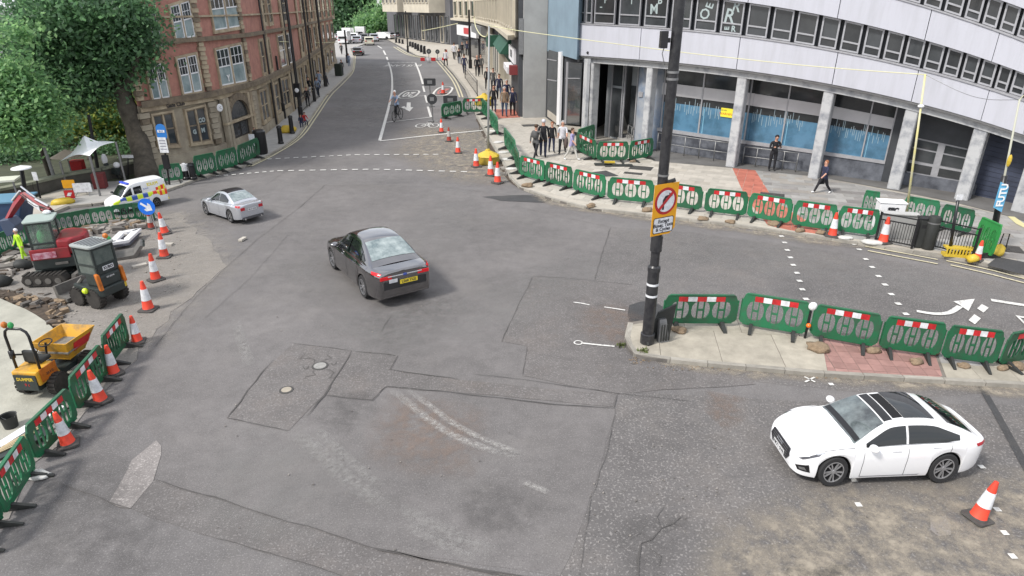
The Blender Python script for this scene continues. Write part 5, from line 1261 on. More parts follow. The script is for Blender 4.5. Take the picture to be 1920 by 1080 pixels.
# sandbags, loose stones, kerb litter
def blob(name, m, sx, sy, sz, seed, n=10, k=6, amp=.25):
    b = MB(); b.ball((0, 0, 0), 1, n, k)
    vs = []
    for v in b.v:
        p = Vector(v); q = 1 + amp * noise.noise(p * 1.6 + Vector((seed, 0, 0))) + amp * .5 * noise.noise(p * 4 + Vector((0, seed, 0)))
        z = p.z * q * sz; vs.append((p.x * q * sx, p.y * q * sy, max(z, -sz * .55) + sz * .55))
    b.v = vs; return b.mesh(name, m, smooth='all')
bags = [blob('sandbag', M_SAND, .26, .15, .11, i * 3.1, 12, 8, .45) for i in range(4)]
for i, ((x, y), s, l) in enumerate([((990, 350), 1.5, 'brown sandbag on the kerb at the foot of the corner barrier'), ((1108, 388), 1.2, 'brown sandbag on the kerb below the dark paving patch'), ((1214, 396), 1.3, 'brown sandbag on the kerb left of the orange sign'),
        ((1318, 412), 1.2, 'sandbag on the kerb just right of the orange sign'), ((1370, 418), 1.1, 'flat sandbag on the kerb left of the red crossing'), ((1450, 422), 1.3, 'dark sandbag on the red crossing'), ((1500, 434), 1.1, 'torn sandbag on the kerb right of the red crossing'), ((1540, 438), 1.1, 'dark sandbag left of the kerb cone'),
        ((1274, 622), 1.15, 'long brown sandbag behind the black pole on the island'), ((1533, 656), 1.5, 'fat light brown sandbag at the edge of the pink tiles'), ((1638, 660), 1.0, 'pale sandbag on the pink tiles against the barrier foot'), ((1718, 680), 1.0, 'round pale sandbag on the pink tiles'),
        ((1748, 662), 1.0, 'pale torn sandbag at the right end of the pink tiles'), ((1905, 690), 1.1, 'brown sandbag at the right edge of the island'), ((1728, 458), 1.1, 'tan sandbag at the foot of the black bin'), ((1150, 298), 1.0, 'tan sack inside the small pen'), ((1187, 304), 1.0, 'brown sack outside the small pen'), ((1806, 688), .8, 'dark sandbag beside the fifth island barrier'), ((1880, 692), .8, 'small dark sandbag on the grey island slabs')]):
    p = G(x, y, KZ); o = piece('sandbag', bags[i % 4], None, (p.x, p.y, KZ), random.uniform(-.6, .6), (s * .8, s * .85, s * .8)); tag(o, l, 'sandbag', 'sandbags holding the barriers')
whites = blob('weight', mat('white_sack', (.62, .61, .58), .8, var=.25, vscale=6), .32, .2, .05, 9.1, 10, 6, .4)
for i, ((x, y), s, z, l) in enumerate([((1585, 447), 1.0, KZ, 'white flattened sack right of the kerb cone'), ((1635, 456), 1.3, KZ, 'white flattened sack left of the railing cone'), ((72, 892), .8, .02, 'white sack at the joint of the lowest left barriers'), ((925, 247), 1.2, .1, 'white sack on the kerb behind the grey pole'), ((935, 268), 1.3, .1, 'white block on the kerb, second from the grey pole'), ((945, 287), 1.2, .1, 'white block on the kerb, third from the grey pole'), ((952, 300), 1.2, .1, 'white block on the kerb, fourth from the grey pole'), ((960, 318), 1.2, .1, 'white block on the kerb nearest the corner')]):
    p = G(x, y, z); o = piece('weight_sack', whites, None, (p.x, p.y, z), random.uniform(-.6, .6), (s, s, s * 1.3)); tag(o, l, 'sack', 'white sacks weighting barriers')
# scattered kerb grit: pale shards on the closed side of the corner kerb
def grit(name, pts, n, s0, s1, mats, z=.02, sp=1.0):
    b = MB()
    for i in range(n):
        a = random.choice(pts); p = G(a[0] + random.uniform(-1, 1) * a[2], a[1] + random.uniform(-1, 1) * a[3], z); s = random.uniform(s0, s1)
        R = Matrix.Rotation(random.uniform(0, 3), 3, 'Z') @ Matrix.Rotation(random.uniform(-.3, .3), 3, 'X'); b.box(p.x, p.y, z - .01, s, s * random.uniform(.4, 1), s * random.uniform(.2, .6), random.randrange(len(mats)), R)
    o = b.obj(name, mats, None); o['kind'] = 'stuff'; return o
grit('rubble', [(140, 440, 30, 6), (190, 432, 30, 5), (240, 424, 30, 5), (120, 450, 14, 6)], 420, .08, .42, [M_STONE, M_SAND, M_KERB_D, M_STONE, M_STONE], .03)
grit('rubble', [(20, 500, 24, 10), (30, 490, 20, 10), (8, 515, 12, 8)], 160, .1, .4, [M_STONE, M_KERB_D, M_SOIL], .05)
grit('rubble', [(60, 565, 30, 12), (105, 600, 10, 14), (110, 575, 12, 10), (20, 555, 20, 8), (112, 625, 6, 14)], 260, .06, .26, [M_SOIL, M_KERB_D, M_SOIL, M_SAND], .03)
grit('grit', [(905, 235, 6, 10), (918, 262, 6, 12), (935, 292, 6, 14), (950, 322, 8, 8)], 130, .05, .22, [M_KERB, M_KERB_D, M_STONE], .02)
grit('grit', [(200, 560, 80, 40), (250, 480, 60, 50), (300, 500, 40, 60), (150, 640, 60, 40), (60, 700, 60, 40)], 170, .02, .06, [M_STONE, M_KERB], .03)
grit('grit', [(1250, 960, 160, 60), (1600, 1000, 160, 50), (1300, 880, 150, 60), (700, 900, 300, 150), (600, 640, 250, 120)], 150, .01, .032, [M_STONE, M_KERB_D], .03)
grit('grit', [(1300, 690, 90, 4), (1600, 706, 120, 4), (1200, 676, 20, 6)], 160, .01, .04, [M_SAND, M_KERB_D], .03)
for i, ((x, y), s, l) in enumerate([((312, 460), .5, 'small pale stone left of the lone left cone'), ((262, 500), .45, 'flat pale brick between the cones and the backhoe'), ((455, 450), .35, 'white scrap on the tarmac behind the silver car')]):
    p = G(x, y, .02); b = MB(); b.box(0, 0, 0, s, s * .45, .08); o = b.obj('stone', M_SLAB2, None); o.location = (p.x, p.y, .02); o.rotation_euler = (0, 0, .7 * i); tag(o, l, 'stone')
# weeds at the island's nose
wd = mat('weed', (0.10, 0.13, 0.03), .8, var=.4, vscale=20)
for (x, y), l in (((1165, 648), 'tuft of weeds in the gutter at the nose of the island'), ((1206, 658), 'tuft of weeds growing from the near island kerb'), ((1440, 560), 'weeds')):
    if l == 'weeds': continue
    b = MB(); p = G(x, y, .02 if x < 1190 else KZ)
    for k in range(60):
        a = random.uniform(0, 2 * PI); r = random.uniform(0, .16); h = random.uniform(.03, .10); q = Vector((r * math.cos(a), r * math.sin(a), 0)); t = Vector((math.cos(a * 3), math.sin(a * 3), 0)) * .02
        b.add([q - t, q + t, q + Vector((t.y * 2, -t.x * 2, h))], [(0, 1, 2)])
    o = b.obj('weed_tuft', wd, None, fix=False); o.location = p; tag(o, l, 'weeds')
for k in range(4):
    pass
# ============================================================ ROAD VEHICLES
M_TYRE = mat('tyre', (.022, .022, .023), .85, bump=.3, bscale=60)
M_RIM = mat('dark_alloy', (.22, .22, .225), .35, .7)
M_RIM_S = mat('silver_alloy', (.45, .45, .46), .3, .8)
M_UNDER = mat('underbody', (.012, .012, .013), .9)
M_CGLASS = glass('car_glass', (.010, .012, .013), .03, 1.55)
M_SKYGLASS = glass('sky_reflection_glass', (.40, .45, .44), .05, 1.7, var=(.07, .11, .12), vs=2.2)  # sky reflected in the rear screens, painted as pale blotches
M_WSCR_SKY = glass('windscreen_sky_glass', (.22, .26, .26), .05, 1.7, var=(.03, .036, .04), vs=1.1)  # pale blotches in the colour stand for sky mirrored in the windscreen
M_TAIL = mat('tail_lamp', (.42, .01, .02), .15, coat=.6)
M_TAILON = mat('brake_lamp', (.55, .01, .015), .2, emit=.15)
M_HEAD = mat('head_lamp', (.05, .05, .06), .1, coat=1.0)
M_CHROME = mat('chrome', (.65, .65, .66), .12, .95)
M_GAP = mat('panel_gap', (.02, .02, .022), .8)
class CarShape:
    """x runs from the nose (0) to the tail (L); y is half width; all profiles are piecewise curves"""
    def __init__(s, **k): s.__dict__.update(k)
    def smooth(s, x, xs, ys):
        if x <= xs[0]: return ys[0]
        if x >= xs[-1]: return ys[-1]
        for i in range(len(xs) - 1):
            if x <= xs[i + 1]:
                p1, p2 = ys[i], ys[i + 1]; h = xs[i + 1] - xs[i]; t = (x - xs[i]) / h
                m1 = (p2 - ys[i - 1]) / (xs[i + 1] - xs[i - 1]) * h if i else (p2 - p1)
                m2 = (ys[i + 2] - p1) / (xs[i + 2] - xs[i]) * h if i + 2 < len(xs) else (p2 - p1)
                return (2 * t ** 3 - 3 * t * t + 1) * p1 + (t ** 3 - 2 * t * t + t) * m1 + (-2 * t ** 3 + 3 * t * t) * p2 + (t ** 3 - t * t) * m2
    def w(s, x): return s.smooth(x, *s.plan_w)
    def top(s, x): return s.smooth(x, *s.belt)
    def deck(s, x): return s.smooth(x, *s.crown)
    def bot(s, x):
        z = s.smooth(x, *s.sill)
        for xc in s.wheels:
            d = abs(x - xc)
            if d < s.arch: z = max(z, s.rad + math.sqrt(max(0, s.arch ** 2 - d * d)) * .98)
        return z
    def ring(s, x):
        w, zt, zb, dk = s.w(x), s.top(x), s.bot(x), s.deck(x); b0 = s.smooth(x, *s.sill)
        rows = [(.955, b0), (.985, b0 + .10), (.99, lerp(b0, zt, .40)), (1.0, lerp(b0, zt, .62)), (.985, lerp(b0, zt, .84)), (.955, lerp(b0, zt, .95)), (.90, zt)]
        out = []
        for f, z in rows:
            z2 = zb + (z - b0) * (zt - zb) / max(.01, zt - b0); out.append((w * f, z2))
        out += [(w * .78, lerp(zt, dk, .62)), (w * .55, lerp(zt, dk, .88)), (w * .28, lerp(zt, dk, .97)), (0, dk)]
        return out
    def S(s, x, t, side=1, o=0.0):
        """point on the lower body; t 0 (sill) .. 10 (centre line)"""
        r = s.ring(x); t = min(max(t, 0), 9.999); i = int(t); f = t - i; y = lerp(r[i][0], r[i + 1][0], f); z = lerp(r[i][1], r[i + 1][1], f)
        if o:
            dy, dz = r[i + 1][0] - r[i][0], r[i + 1][1] - r[i][1]; l = math.hypot(dy, dz) or 1; y += dz / l * o; z += -dy / l * o
            if x < .45: x -= o * .8
            if x > s.L - .4: x += o * .8
        return (x, side * y, z)
    # greenhouse
    def gz(s, x): return s.smooth(x, *s.roof)
    def H(s, x, t, side=1, o=0.0):
        """t 0..1 side glass from belt to roof edge, 1..2 roof edge to centre line"""
        yb = s.w(x) * .885; zb = s.top(x) - .015; zr = s.gz(x); hh = max(0.0, zr - zb); yr = yb - hh * s.tumble - .0; rr = .055
        if t <= 1:
            y = lerp(yb, yr, t) + .02 * math.sin(PI * t) * min(1, hh * 3); z = lerp(zb, zr - min(rr, hh * .5), t)
            y += o; return (x, side * y, z + o * .3)
        u = t - 1; y = yr * (1 - u) ** 1.0; q = min(1, u * 9); z = zr - min(rr, hh * .5) * (1 - q) ** 2 + s.rc * (1 - (1 - u) ** 2)
        return (x, side * y, z + o)
def build_car(root, c, paint, roofm=None, glassm=None, screen=None, rim=None, tail=None, spokes=10, handles=True):
    N = 96; b = MB(); xs = sorted(set([c.L * i / N for i in range(N + 1)] + [0.02, .05, c.L - .02, c.L - .05] + [xc + s_ * c.arch * f for xc in c.wheels for s_ in (-1, 1) for f in (.9, .97, 1.0, 1.02)]))
    for side in (1, -1):
        o = len(b.v); K = 11
        vs = [(x, side * y, z) for x in xs for y, z in c.ring(x)]
        fs = [(i * K + k, (i + 1) * K + k, (i + 1) * K + k + 1, i * K + k + 1) for i in range(len(xs) - 1) for k in range(K - 1)]
        b.add(vs, fs)
    # nose and tail closed, rounded inwards
    for x, sg in ((xs[0], -1), (xs[-1], 1)):
        r = c.ring(x); full = [(y, z) for y, z in r] + [(-y, z) for y, z in reversed(r[:-1])]
        cz = sum(z for y, z in full) / len(full); layers = [(0, 1), (.025, .93), (.035, .80), (.04, .0)]
        vs = [(x + sg * d, y * f, cz + (z - cz) * f) for d, f in layers for y, z in full]; n = len(full)
        b.add(vs, [(l * n + i, l * n + (i + 1) % n, (l + 1) * n + (i + 1) % n, (l + 1) * n + i) for l in range(3) for i in range(n)])
    # greenhouse shell
    g0, g1 = c.roof[0][0], c.roof[0][-1]
    gx = [lerp(g0, g1, i / 60) for i in range(61)]; ts = [0, .25, .5, .75, .9, 1.0, 1.03, 1.07, 1.12, 1.3, 1.5, 1.75, 2.0]; K = len(ts)
    for side in (1, -1):
        b.add([c.H(x, t, side) for x in gx for t in ts], [(i * K + k, (i + 1) * K + k, (i + 1) * K + k + 1, i * K + k + 1) for i in range(60) for k in range(K - 1)])
    me = b.mesh('body', paint, fix=False); bm = bmesh.new(); bm.from_mesh(me); bmesh.ops.remove_doubles(bm, verts=bm.verts, dist=.0008); bmesh.ops.recalc_face_normals(bm, faces=bm.faces); bm.to_mesh(me); bm.free()
    me.polygons.foreach_set('use_smooth', [True] * len(me.polygons)); me.set_sharp_from_angle(angle=math.radians(38))
    body = bpy.data.objects.new('body', me); COL.objects.link(body); body.parent = root
    u = MB(); u.box(c.L / 2, 0, c.rad * .62, c.L - .5, c.w(c.L / 2) * 1.30, c.rad * .9); u.box(c.L / 2 + .1, 0, c.rad * 1.4, c.L - 2.6, c.w(c.L / 2) * 1.28, c.top(c.L / 2) - c.rad * 1.6)
    u.obj('underbody', M_UNDER, root)
    # wheels
    for xc in c.wheels:
        for side in (1, -1):
            wy = side * (c.w(xc) - .13); R = c.rad; f = lambda x, y, z: (xc + x, wy + z * side, R + y)
            t = MB(); t.lathe([(R * .68, -.10), (R * .93, -.11), (R, -.08), (R, .08), (R * .94, .105), (R * .70, .10), (R * .69, .06)], 28, f=f, cap=False); wh = t.obj('wheel', M_TYRE, root, smooth=True)
            t = MB(); t.lathe([(R * .70, .0), (R * .70, .095), (R * .655, .10), (R * .64, .04), (.02, .035)], 28, f=f); t.obj('rim_barrel', M_UNDER, wh, smooth=True)
            t = MB()
            for k in range(spokes):
                a = 2 * PI * k / spokes + (.10 if k % 2 else -.10) * (spokes > 6)
                ca, sa = math.cos(a), math.sin(a); w0, w1 = .012, .017
                t.prism([(R * .12 * ca - w0 * sa, R * .12 * sa + w0 * ca), (R * .12 * ca + w0 * sa, R * .12 * sa - w0 * ca), (R * .66 * ca + w1 * sa, R * .66 * sa - w1 * ca), (R * .66 * ca - w1 * sa, R * .66 * sa + w1 * ca)], .055, .085, 0, f)
            t.lathe([(R * .16, .05), (R * .14, .095), (.01, .1)], 12, f=f); t.lathe([(R * .70, .085), (R * .70, .102), (R * .645, .104), (R * .64, .085)], 28, f=f, cap=False)
            rm = t.obj('rim', rim or M_RIM, wh, smooth=True); rm['kind'] = 'stuff' if False else 'thing'; del rm['kind']
    return body
def hpatch(c, x0, x1, t0, t1, m, name, parent, side=1, o=.006, n=14, k=6, both=False, f0=None, f1=None):
    """a panel lying on the greenhouse; f0/f1 give the lower/upper t at fraction u"""
    b = MB()
    if both:
        b.grid(lambda u, v: c.H(lerp(x0, x1, u), 2 - abs(v * 2 - 1) * (2 - t0), 1 if v < .5 else -1, o), n, k * 2)
    else:
        b.grid(lambda u, v: c.H(lerp(x0, x1, u), lerp(f0(u) if f0 else t0, f1(u) if f1 else t1, v), side, o), n, k)
    return b.obj(name, m, parent, smooth='all')
def spatch(c, pts, m, name, parent, side=1, o=.006, n=8, k=4):
    """a panel on the lower body from four (x, t) corners"""
    (xa, ta), (xb, tb), (xc, tc), (xd, td) = pts
    b = MB(); b.grid(lambda u, v: c.S(lerp(lerp(xa, xb, u), lerp(xd, xc, u), v), lerp(lerp(ta, tb, u), lerp(td, tc, u), v), side, o), n, k)
    return b.obj(name, m, parent, smooth='all')
def gaps(c, body, xs_, t0=.6, t1=6.0):
    for x in xs_:
        for side in (1, -1): spatch(c, [(x, t0), (x + .012, t0), (x + .012, t1), (x, t1)], M_GAP, 'door_gap', body, side, .003, 1, 14)
def mirror(root, x, y, z, m, s=1.0):
    for side in (1, -1):
        b = MB(); b.ball((0, 0, 0), 1, 12, 8); b.v = [(x + v[0] * .11 * s, side * (y + .10 + v[1] * .12 * s), z + v[2] * .075 * s) for v in b.v]; b.tube([(x + .02, side * (y - .06), z - .07), (x + .02, side * (y + .05), z - .04)], .025, 6)
        b.obj('mirror', m, root, smooth='all')
def plate(root, x, z, txt, yellow=False, nx=1, y=0.0, tilt=0.0):
    b = MB(); b.box(0, 0, -.056, .012, .52, .112); o = b.obj('number_plate', mat('plate_yellow', (.78, .60, .04), .4) if yellow else mat('plate_white', (.7, .7, .7), .4), root); o.location = (x, y, z); o.rotation_euler = (0, tilt, 0)
    text(txt, .105, M_TXT, o, frame_T((.008 * nx, 0, 0), (0, nx, 0), (0, 0, 1)), 'plate_letters', ext=.001, bold=.003)
def place_car(root, front, rear, z=.031, L=4.7, s=None, wy=1.0, hz=1.0):
    """nose and tail ground points in the photograph"""
    A, B_ = G(*front, z), G(*rear, z); d = B_ - A; sc = s or d.length / L
    root.location = A; root.rotation_euler = (0, 0, math.atan2(d.y, d.x)); root.scale = (sc, sc * wy, sc * hz)
    return sc

# ---- white fastback saloon, lower right
M_WPAINT = mat('white_car_paint', (.80, .80, .81), .22, coat=.8)
car = thing('parked_car', 'white five door fastback with open black panoramic roof beside the island', 'car'); car.name = 'white_car'
W_ = .925
c = CarShape(L=4.76, rad=.365, arch=.425, wheels=(.90, 3.72), tumble=.46, rc=.035,
    plan_w=([0, .08, .25, .6, 1.1, 2.0, 3.0, 3.8, 4.3, 4.6, 4.76], [.60, .70, .80, .895, W_, W_, W_, W_ - .005, .88, .79, .68]),
    belt=([0, .12, .5, 1.2, 2.2, 3.2, 4.0, 4.6, 4.76], [.56, .66, .78, .885, .925, .955, .975, .955, .93]),
    crown=([0, .12, .5, 1.2, 1.6, 4.0, 4.76], [.60, .70, .84, .955, .98, 1.0, .965]),
    sill=([0, .1, .5, 1.2, 3.6, 4.3, 4.76], [.26, .22, .20, .20, .22, .25, .34]),
    roof=([1.30, 1.5, 1.85, 2.15, 2.5, 2.9, 3.3, 3.7, 4.1, 4.45, 4.62], [.90, 1.00, 1.20, 1.325, 1.375, 1.385, 1.365, 1.29, 1.17, 1.03, .96]))
bd = build_car(car, c, M_WPAINT, rim=mat('grey_alloy', (.34, .34, .35), .35, .5))
hpatch(c, 1.34, 2.10, 1.10, 2, M_WSCR_SKY, 'windscreen', car, both=True, o=.008)
hpatch(c, 1.40, 1.52, 1.13, 2, M_BLACK, 'scuttle', car, both=True, o=.012)
hpatch(c, 2.13, 2.34, 1.16, 2, M_BLACK, 'roof_panel', car, both=True, o=.010); hpatch(c, 2.37, 2.62, 1.22, 2, mat('roof_opening', (.006, .006, .007), .9), 'roof_opening', car, both=True, o=.008)
hpatch(c, 2.62, 3.40, 1.16, 2, M_CGLASS, 'sunroof', car, both=True, o=.022)
hpatch(c, 3.72, 4.42, 1.15, 2, M_CGLASS, 'rear_window', car, both=True, o=.007)
for s in (1, -1):
    hpatch(c, 1.62, 2.62, 0, 0, M_CGLASS, 'side_window', car, s, .012, f0=lambda u: .10, f1=lambda u: lerp(.72, .93, min(1, u * 1.6)))
    hpatch(c, 2.68, 3.98, 0, 0, M_CGLASS, 'side_window', car, s, .012, f0=lambda u: .10 + .30 * max(0, u - .75) * 2, f1=lambda u: .93 - .45 * max(0, u - .55))
    hpatch(c, 1.55, 4.02, .03, .09, M_CHROME, 'window_trim', car, s, .010)
    spatch(c, [(.06, 4.9), (.42, 5.6), (.52, 5.0), (.14, 4.1)], M_HEAD, 'headlight', car, s, .010)
    spatch(c, [(.40, 5.9), (.62, 6.0), (.60, 5.3), (.46, 5.0)], M_CHROME, 'running_light', car, s, .008, 3, 2)
    spatch(c, [(.03, 2.7), (.28, 2.9), (.34, 1.2), (.08, 1.2)], M_BLACK, 'air_intake', car, s, .008); spatch(c, [(.08, 2.3), (.2, 2.35), (.26, 1.6), (.12, 1.7)], M_STEEL, 'intake_fin', car, s, .014, 3, 2)
    spatch(c, [(4.40, 5.1), (4.755, 5.3), (4.755, 4.2), (4.45, 4.2)], M_TAIL, 'tail_light', car, s, .006)
    spatch(c, [(1.32, .4), (3.3, .4), (3.3, .62), (1.32, .62)], mat('sill_shadow', (.25, .25, .26), .5), 'sill_shadow_strip', car, s, .006)  # grey strip painted for the shadow line along the sill
    for x in (2.35, 3.35):
        h = MB(); q = c.S(x, 4.55, s); h.box(q[0], q[1] + s * .018, q[2], .22, .022, .028); h.obj('door_handle', M_WPAINT, car, bevel=.006)
gaps(c, car, (1.55, 2.66, 3.72)); spatch(c, [(.62, 6.25), (1.35, 6.1), (1.35, 6.22), (.62, 6.38)], M_GAP, 'bonnet_gap', car, 1, .003, 8, 1); spatch(c, [(.62, 6.25), (1.35, 6.1), (1.35, 6.22), (.62, 6.38)], M_GAP, 'bonnet_gap', car, -1, .003, 8, 1)
mirror(car, 1.72, .86, .98, M_WPAINT)
b = MB(); b.prism([(-.46, .0), (-.36, -.14), (.36, -.14), (.46, .0), (.40, .16), (-.40, .16)], -.012, .018, 0, lambda x, y, z: (-.045 - z + max(0, y) * .12, x, .50 + y)); gr = b.obj('grille', mat('grille_black', (.02, .02, .024), .35), car)
for k in range(5): b = MB(); b.box(-.066 + max(0, -.10 + k * .055) * .12, 0, .50 - .11 + k * .055, .006, .72, .008); b.obj('grille_slat', M_STEEL, gr)
for k in range(4):
    b = MB(); b.tube([(-.070, -.105 + k * .07 + .045 * math.cos(t * PI / 7), .60 + .045 * math.sin(t * PI / 7)) for t in range(15)], .006, 4, cap=False); b.obj('badge_ring', M_CHROME, gr)
plate(car, -.075, .43, 'NK71 OVR', nx=-1); plate(car, 4.81, .62, 'NK71 OVR', True, 1)
place_car(car, (1459, 866), (1786, 856), L=4.76, wy=1.12, hz=1.22)

# ---- dark grey saloon in the middle of the junction
M_DPAINT = _coat_ior(mat('dark_grey_paint', (.125, .117, .122), .16, 1.0, coat=1.0), 2.3)
car2 = thing('dark_saloon', 'dark grey saloon car with yellow number plate turning in the middle of the junction', 'car')
c2 = CarShape(L=4.65, rad=.325, arch=.385, wheels=(.92, 3.62), tumble=.44, rc=.045,
    plan_w=([0, .08, .25, .6, 1.1, 2.0, 3.2, 3.9, 4.35, 4.55, 4.65], [.58, .68, .78, .87, .90, .905, .905, .89, .85, .80, .74]),
    belt=([0, .12, .5, 1.2, 2.2, 3.2, 4.0, 4.5, 4.65], [.58, .68, .79, .90, .94, .975, 1.0, 1.0, .97]),
    crown=([0, .12, .5, 1.2, 1.6, 4.0, 4.65], [.62, .72, .86, .98, 1.0, 1.05, 1.03]),
    sill=([0, .1, .5, 1.2, 3.6, 4.2, 4.65], [.26, .22, .2, .2, .21, .23, .27]),
    roof=([1.15, 1.4, 1.75, 2.05, 2.4, 2.8, 3.1, 3.45, 3.8, 4.05, 4.2], [.90, 1.02, 1.26, 1.41, 1.465, 1.47, 1.45, 1.35, 1.20, 1.09, 1.02]))
build_car(car2, c2, M_DPAINT, rim=M_RIM_S)
hpatch(c2, 1.2, 1.98, 1.10, 2, M_CGLASS, 'windscreen', car2, both=True, o=.008); hpatch(c2, 3.22, 3.98, 1.11, 2, M_SKYGLASS, 'rear_window', car2, both=True, o=.008)
for s in (1, -1):
    hpatch(c2, 1.5, 2.42, 0, 0, M_CGLASS, 'side_window', car2, s, .012, f0=lambda u: .10, f1=lambda u: lerp(.70, .93, min(1, u * 1.6)))
    hpatch(c2, 2.48, 3.42, 0, 0, M_CGLASS, 'side_window', car2, s, .012, f0=lambda u: .10 + .3 * max(0, u - .7), f1=lambda u: .93 - .25 * max(0, u - .6))
    hpatch(c2, 3.46, 3.70, 0, 0, M_CGLASS, 'quarter_window', car2, s, .012, f0=lambda u: .2 + .25 * u, f1=lambda u: .82 - .2 * u, n=4, k=3)
    spatch(c2, [(.05, 5.2), (.50, 5.8), (.52, 4.6), (.10, 4.2)], M_CHROME, 'headlight', car2, s, .008)
    spatch(c2, [(4.28, 5.5), (4.648, 6.2), (4.648, 4.7), (4.34, 4.5)], M_TAILON, 'tail_light', car2, s, .008)
    b = MB(); b.box(4.69, s * .55, .80, .02, .34, .10); b.obj('tail_light', M_TAILON, car2, bevel=.01)
    for x in (2.2, 3.15): h = MB(); q = c2.S(x, 4.6, s); h.box(q[0], q[1] + s * .018, q[2], .2, .022, .028); h.obj('door_handle', M_DPAINT, car2)
gaps(c2, car2, (1.4, 2.45, 3.40)); mirror(car2, 1.62, .84, 1.0, M_DPAINT, 1.1)
b = MB(); b.box(4.705, 0, .86, .02, 1.0, .035); b.obj('chrome_bar', M_CHROME, car2, bevel=.008); b = MB(); b.ball((4.71, 0, .875), .05, 10, 6, sq=(.3, 1.3, .8)); b.obj('badge', mat('badge_blue', (.05, .08, .3), .3), car2)
b = MB(); b.box(4.685, 0, .52, .02, 1.25, .22); b.obj('boot_recess', mat('dark_trim', (.02, .02, .022), .5), car2); plate(car2, 4.705, .68, 'LS68 YGE', True, 1, .1)
b = MB(); b.box(4.705, -.35, .70, .01, .24, .10); b.obj('permit_disc', M_RETRO_W, car2)
b = MB(); b.box(4.66, 0, .30, .03, 1.3, .10); b.obj('bumper_trim', mat('bumper_trim', (.07, .07, .075), .5), car2)
place_car(car2, (656, 478), (762, 568), L=4.65, wy=1.04, hz=1.06)

# ---- silver saloon with black roof
M_SPAINT = mat('silver_paint', (.50, .515, .55), .25, .55, coat=.8)
car3 = thing('silver_saloon', 'silver saloon car with black roof following the bend by the police van', 'car')
c3 = CarShape(L=4.70, rad=.335, arch=.39, wheels=(.85, 3.69), tumble=.47, rc=.04,
    plan_w=([0, .08, .25, .6, 1.1, 2.0, 3.2, 3.9, 4.4, 4.6, 4.70], [.58, .68, .79, .87, .905, .905, .905, .895, .85, .79, .72]),
    belt=([0, .12, .5, 1.2, 2.2, 3.2, 4.0, 4.5, 4.7], [.58, .68, .78, .88, .92, .95, .965, .96, .93]),
    crown=([0, .12, .5, 1.2, 1.6, 4.0, 4.7], [.62, .72, .85, .96, .98, 1.01, .99]),
    sill=([0, .1, .5, 1.2, 3.6, 4.2, 4.7], [.24, .2, .19, .19, .2, .22, .28]),
    roof=([1.3, 1.5, 1.85, 2.15, 2.5, 2.85, 3.2, 3.55, 3.9, 4.1, 4.2], [.90, .98, 1.20, 1.35, 1.41, 1.42, 1.38, 1.27, 1.12, 1.03, .98]))
build_car(car3, c3, M_SPAINT, rim=M_RIM_S)
hpatch(c3, 1.35, 2.05, 1.10, 2, M_CGLASS, 'windscreen', car3, both=True, o=.008); hpatch(c3, 2.08, 3.22, 1.12, 2, M_BLACK, 'roof_panel', car3, both=True, o=.008); hpatch(c3, 3.30, 4.02, 1.12, 2, M_SKYGLASS, 'rear_window', car3, both=True, o=.008)
for s in (1, -1):
    hpatch(c3, 1.6, 2.55, 0, 0, M_CGLASS, 'side_window', car3, s, .012, f0=lambda u: .10, f1=lambda u: lerp(.70, .93, min(1, u * 1.6)))
    hpatch(c3, 2.62, 3.60, 0, 0, M_CGLASS, 'side_window', car3, s, .012, f0=lambda u: .10 + .3 * max(0, u - .6), f1=lambda u: .93 - .35 * max(0, u - .5))
    spatch(c3, [(.05, 5.2), (.50, 5.8), (.52, 4.6), (.10, 4.2)], M_CHROME, 'headlight', car3, s, .008)
    spatch(c3, [(4.36, 5.6), (4.698, 6.3), (4.698, 4.3), (4.42, 4.3)], M_TAIL, 'tail_light', car3, s, .008); b = MB(); b.box(4.74, s * .56, .70, .02, .26, .16); b.obj('tail_light', M_TAIL, car3, bevel=.01)
gaps(c3, car3, (1.45, 2.58, 3.5)); mirror(car3, 1.75, .84, .98, M_SPAINT)
b = MB(); b.box(4.735, 0, .24, .03, 1.3, .12); b.obj('bumper_trim', mat('bumper_trim', (.07, .07, .075), .5), car3); plate(car3, 4.755, .70, 'NL15 KXR', False, 1)
for s in (-.5, .5): b = MB(); b.tube([(4.70, s, .26), (4.78, s, .26)], .05, 8); b.obj('exhaust', M_CHROME, car3)
place_car(car3, (400, 392), (476, 416), L=4.7, wy=1.12, hz=1.25)

# ---- police van
M_VW = mat('van_white', (.80, .80, .80), .3, coat=.4)
M_HY = mat('hi_vis_yellow', (.62, .78, .03), .4); M_HB = mat('livery_blue', (.03, .09, .38), .4); M_HR = mat('chevron_red', (.75, .05, .02), .4); M_HO = mat('chevron_yellow', (.80, .66, .02), .4)
van = thing('police_van', 'white police van with blue and yellow squares and red chevrons at its rear', 'van')
cv = CarShape(L=5.4, rad=.35, arch=.42, wheels=(.95, 4.15), tumble=.10, rc=.07,
    plan_w=([0, .1, .3, .7, 1.2, 2.5, 5.0, 5.3, 5.4], [.70, .80, .90, .97, 1.0, 1.0, 1.0, .98, .94]),
    belt=([0, .15, .5, 1.0, 2.0, 5.4], [.85, 1.0, 1.12, 1.25, 1.30, 1.30]), crown=([0, .15, .5, 1.0, 2.0, 5.4], [.92, 1.06, 1.2, 1.33, 1.4, 1.4]),
    sill=([0, .2, 1, 5.4], [.3, .28, .3, .32]), roof=([.85, 1.1, 1.5, 1.9, 2.3, 3.0, 5.2, 5.34], [1.22, 1.42, 1.80, 2.08, 2.2, 2.24, 2.22, 2.1]))
build_car(van, cv, M_VW, rim=M_RIM, spokes=6)
hpatch(cv, .95, 1.75, 1.08, 2, M_CGLASS, 'windscreen', van, both=True, o=.008)
MB().box(5.36, 0, .45, .06, 1.78, 1.66).obj('rear_door', M_VW, van, bevel=.02)
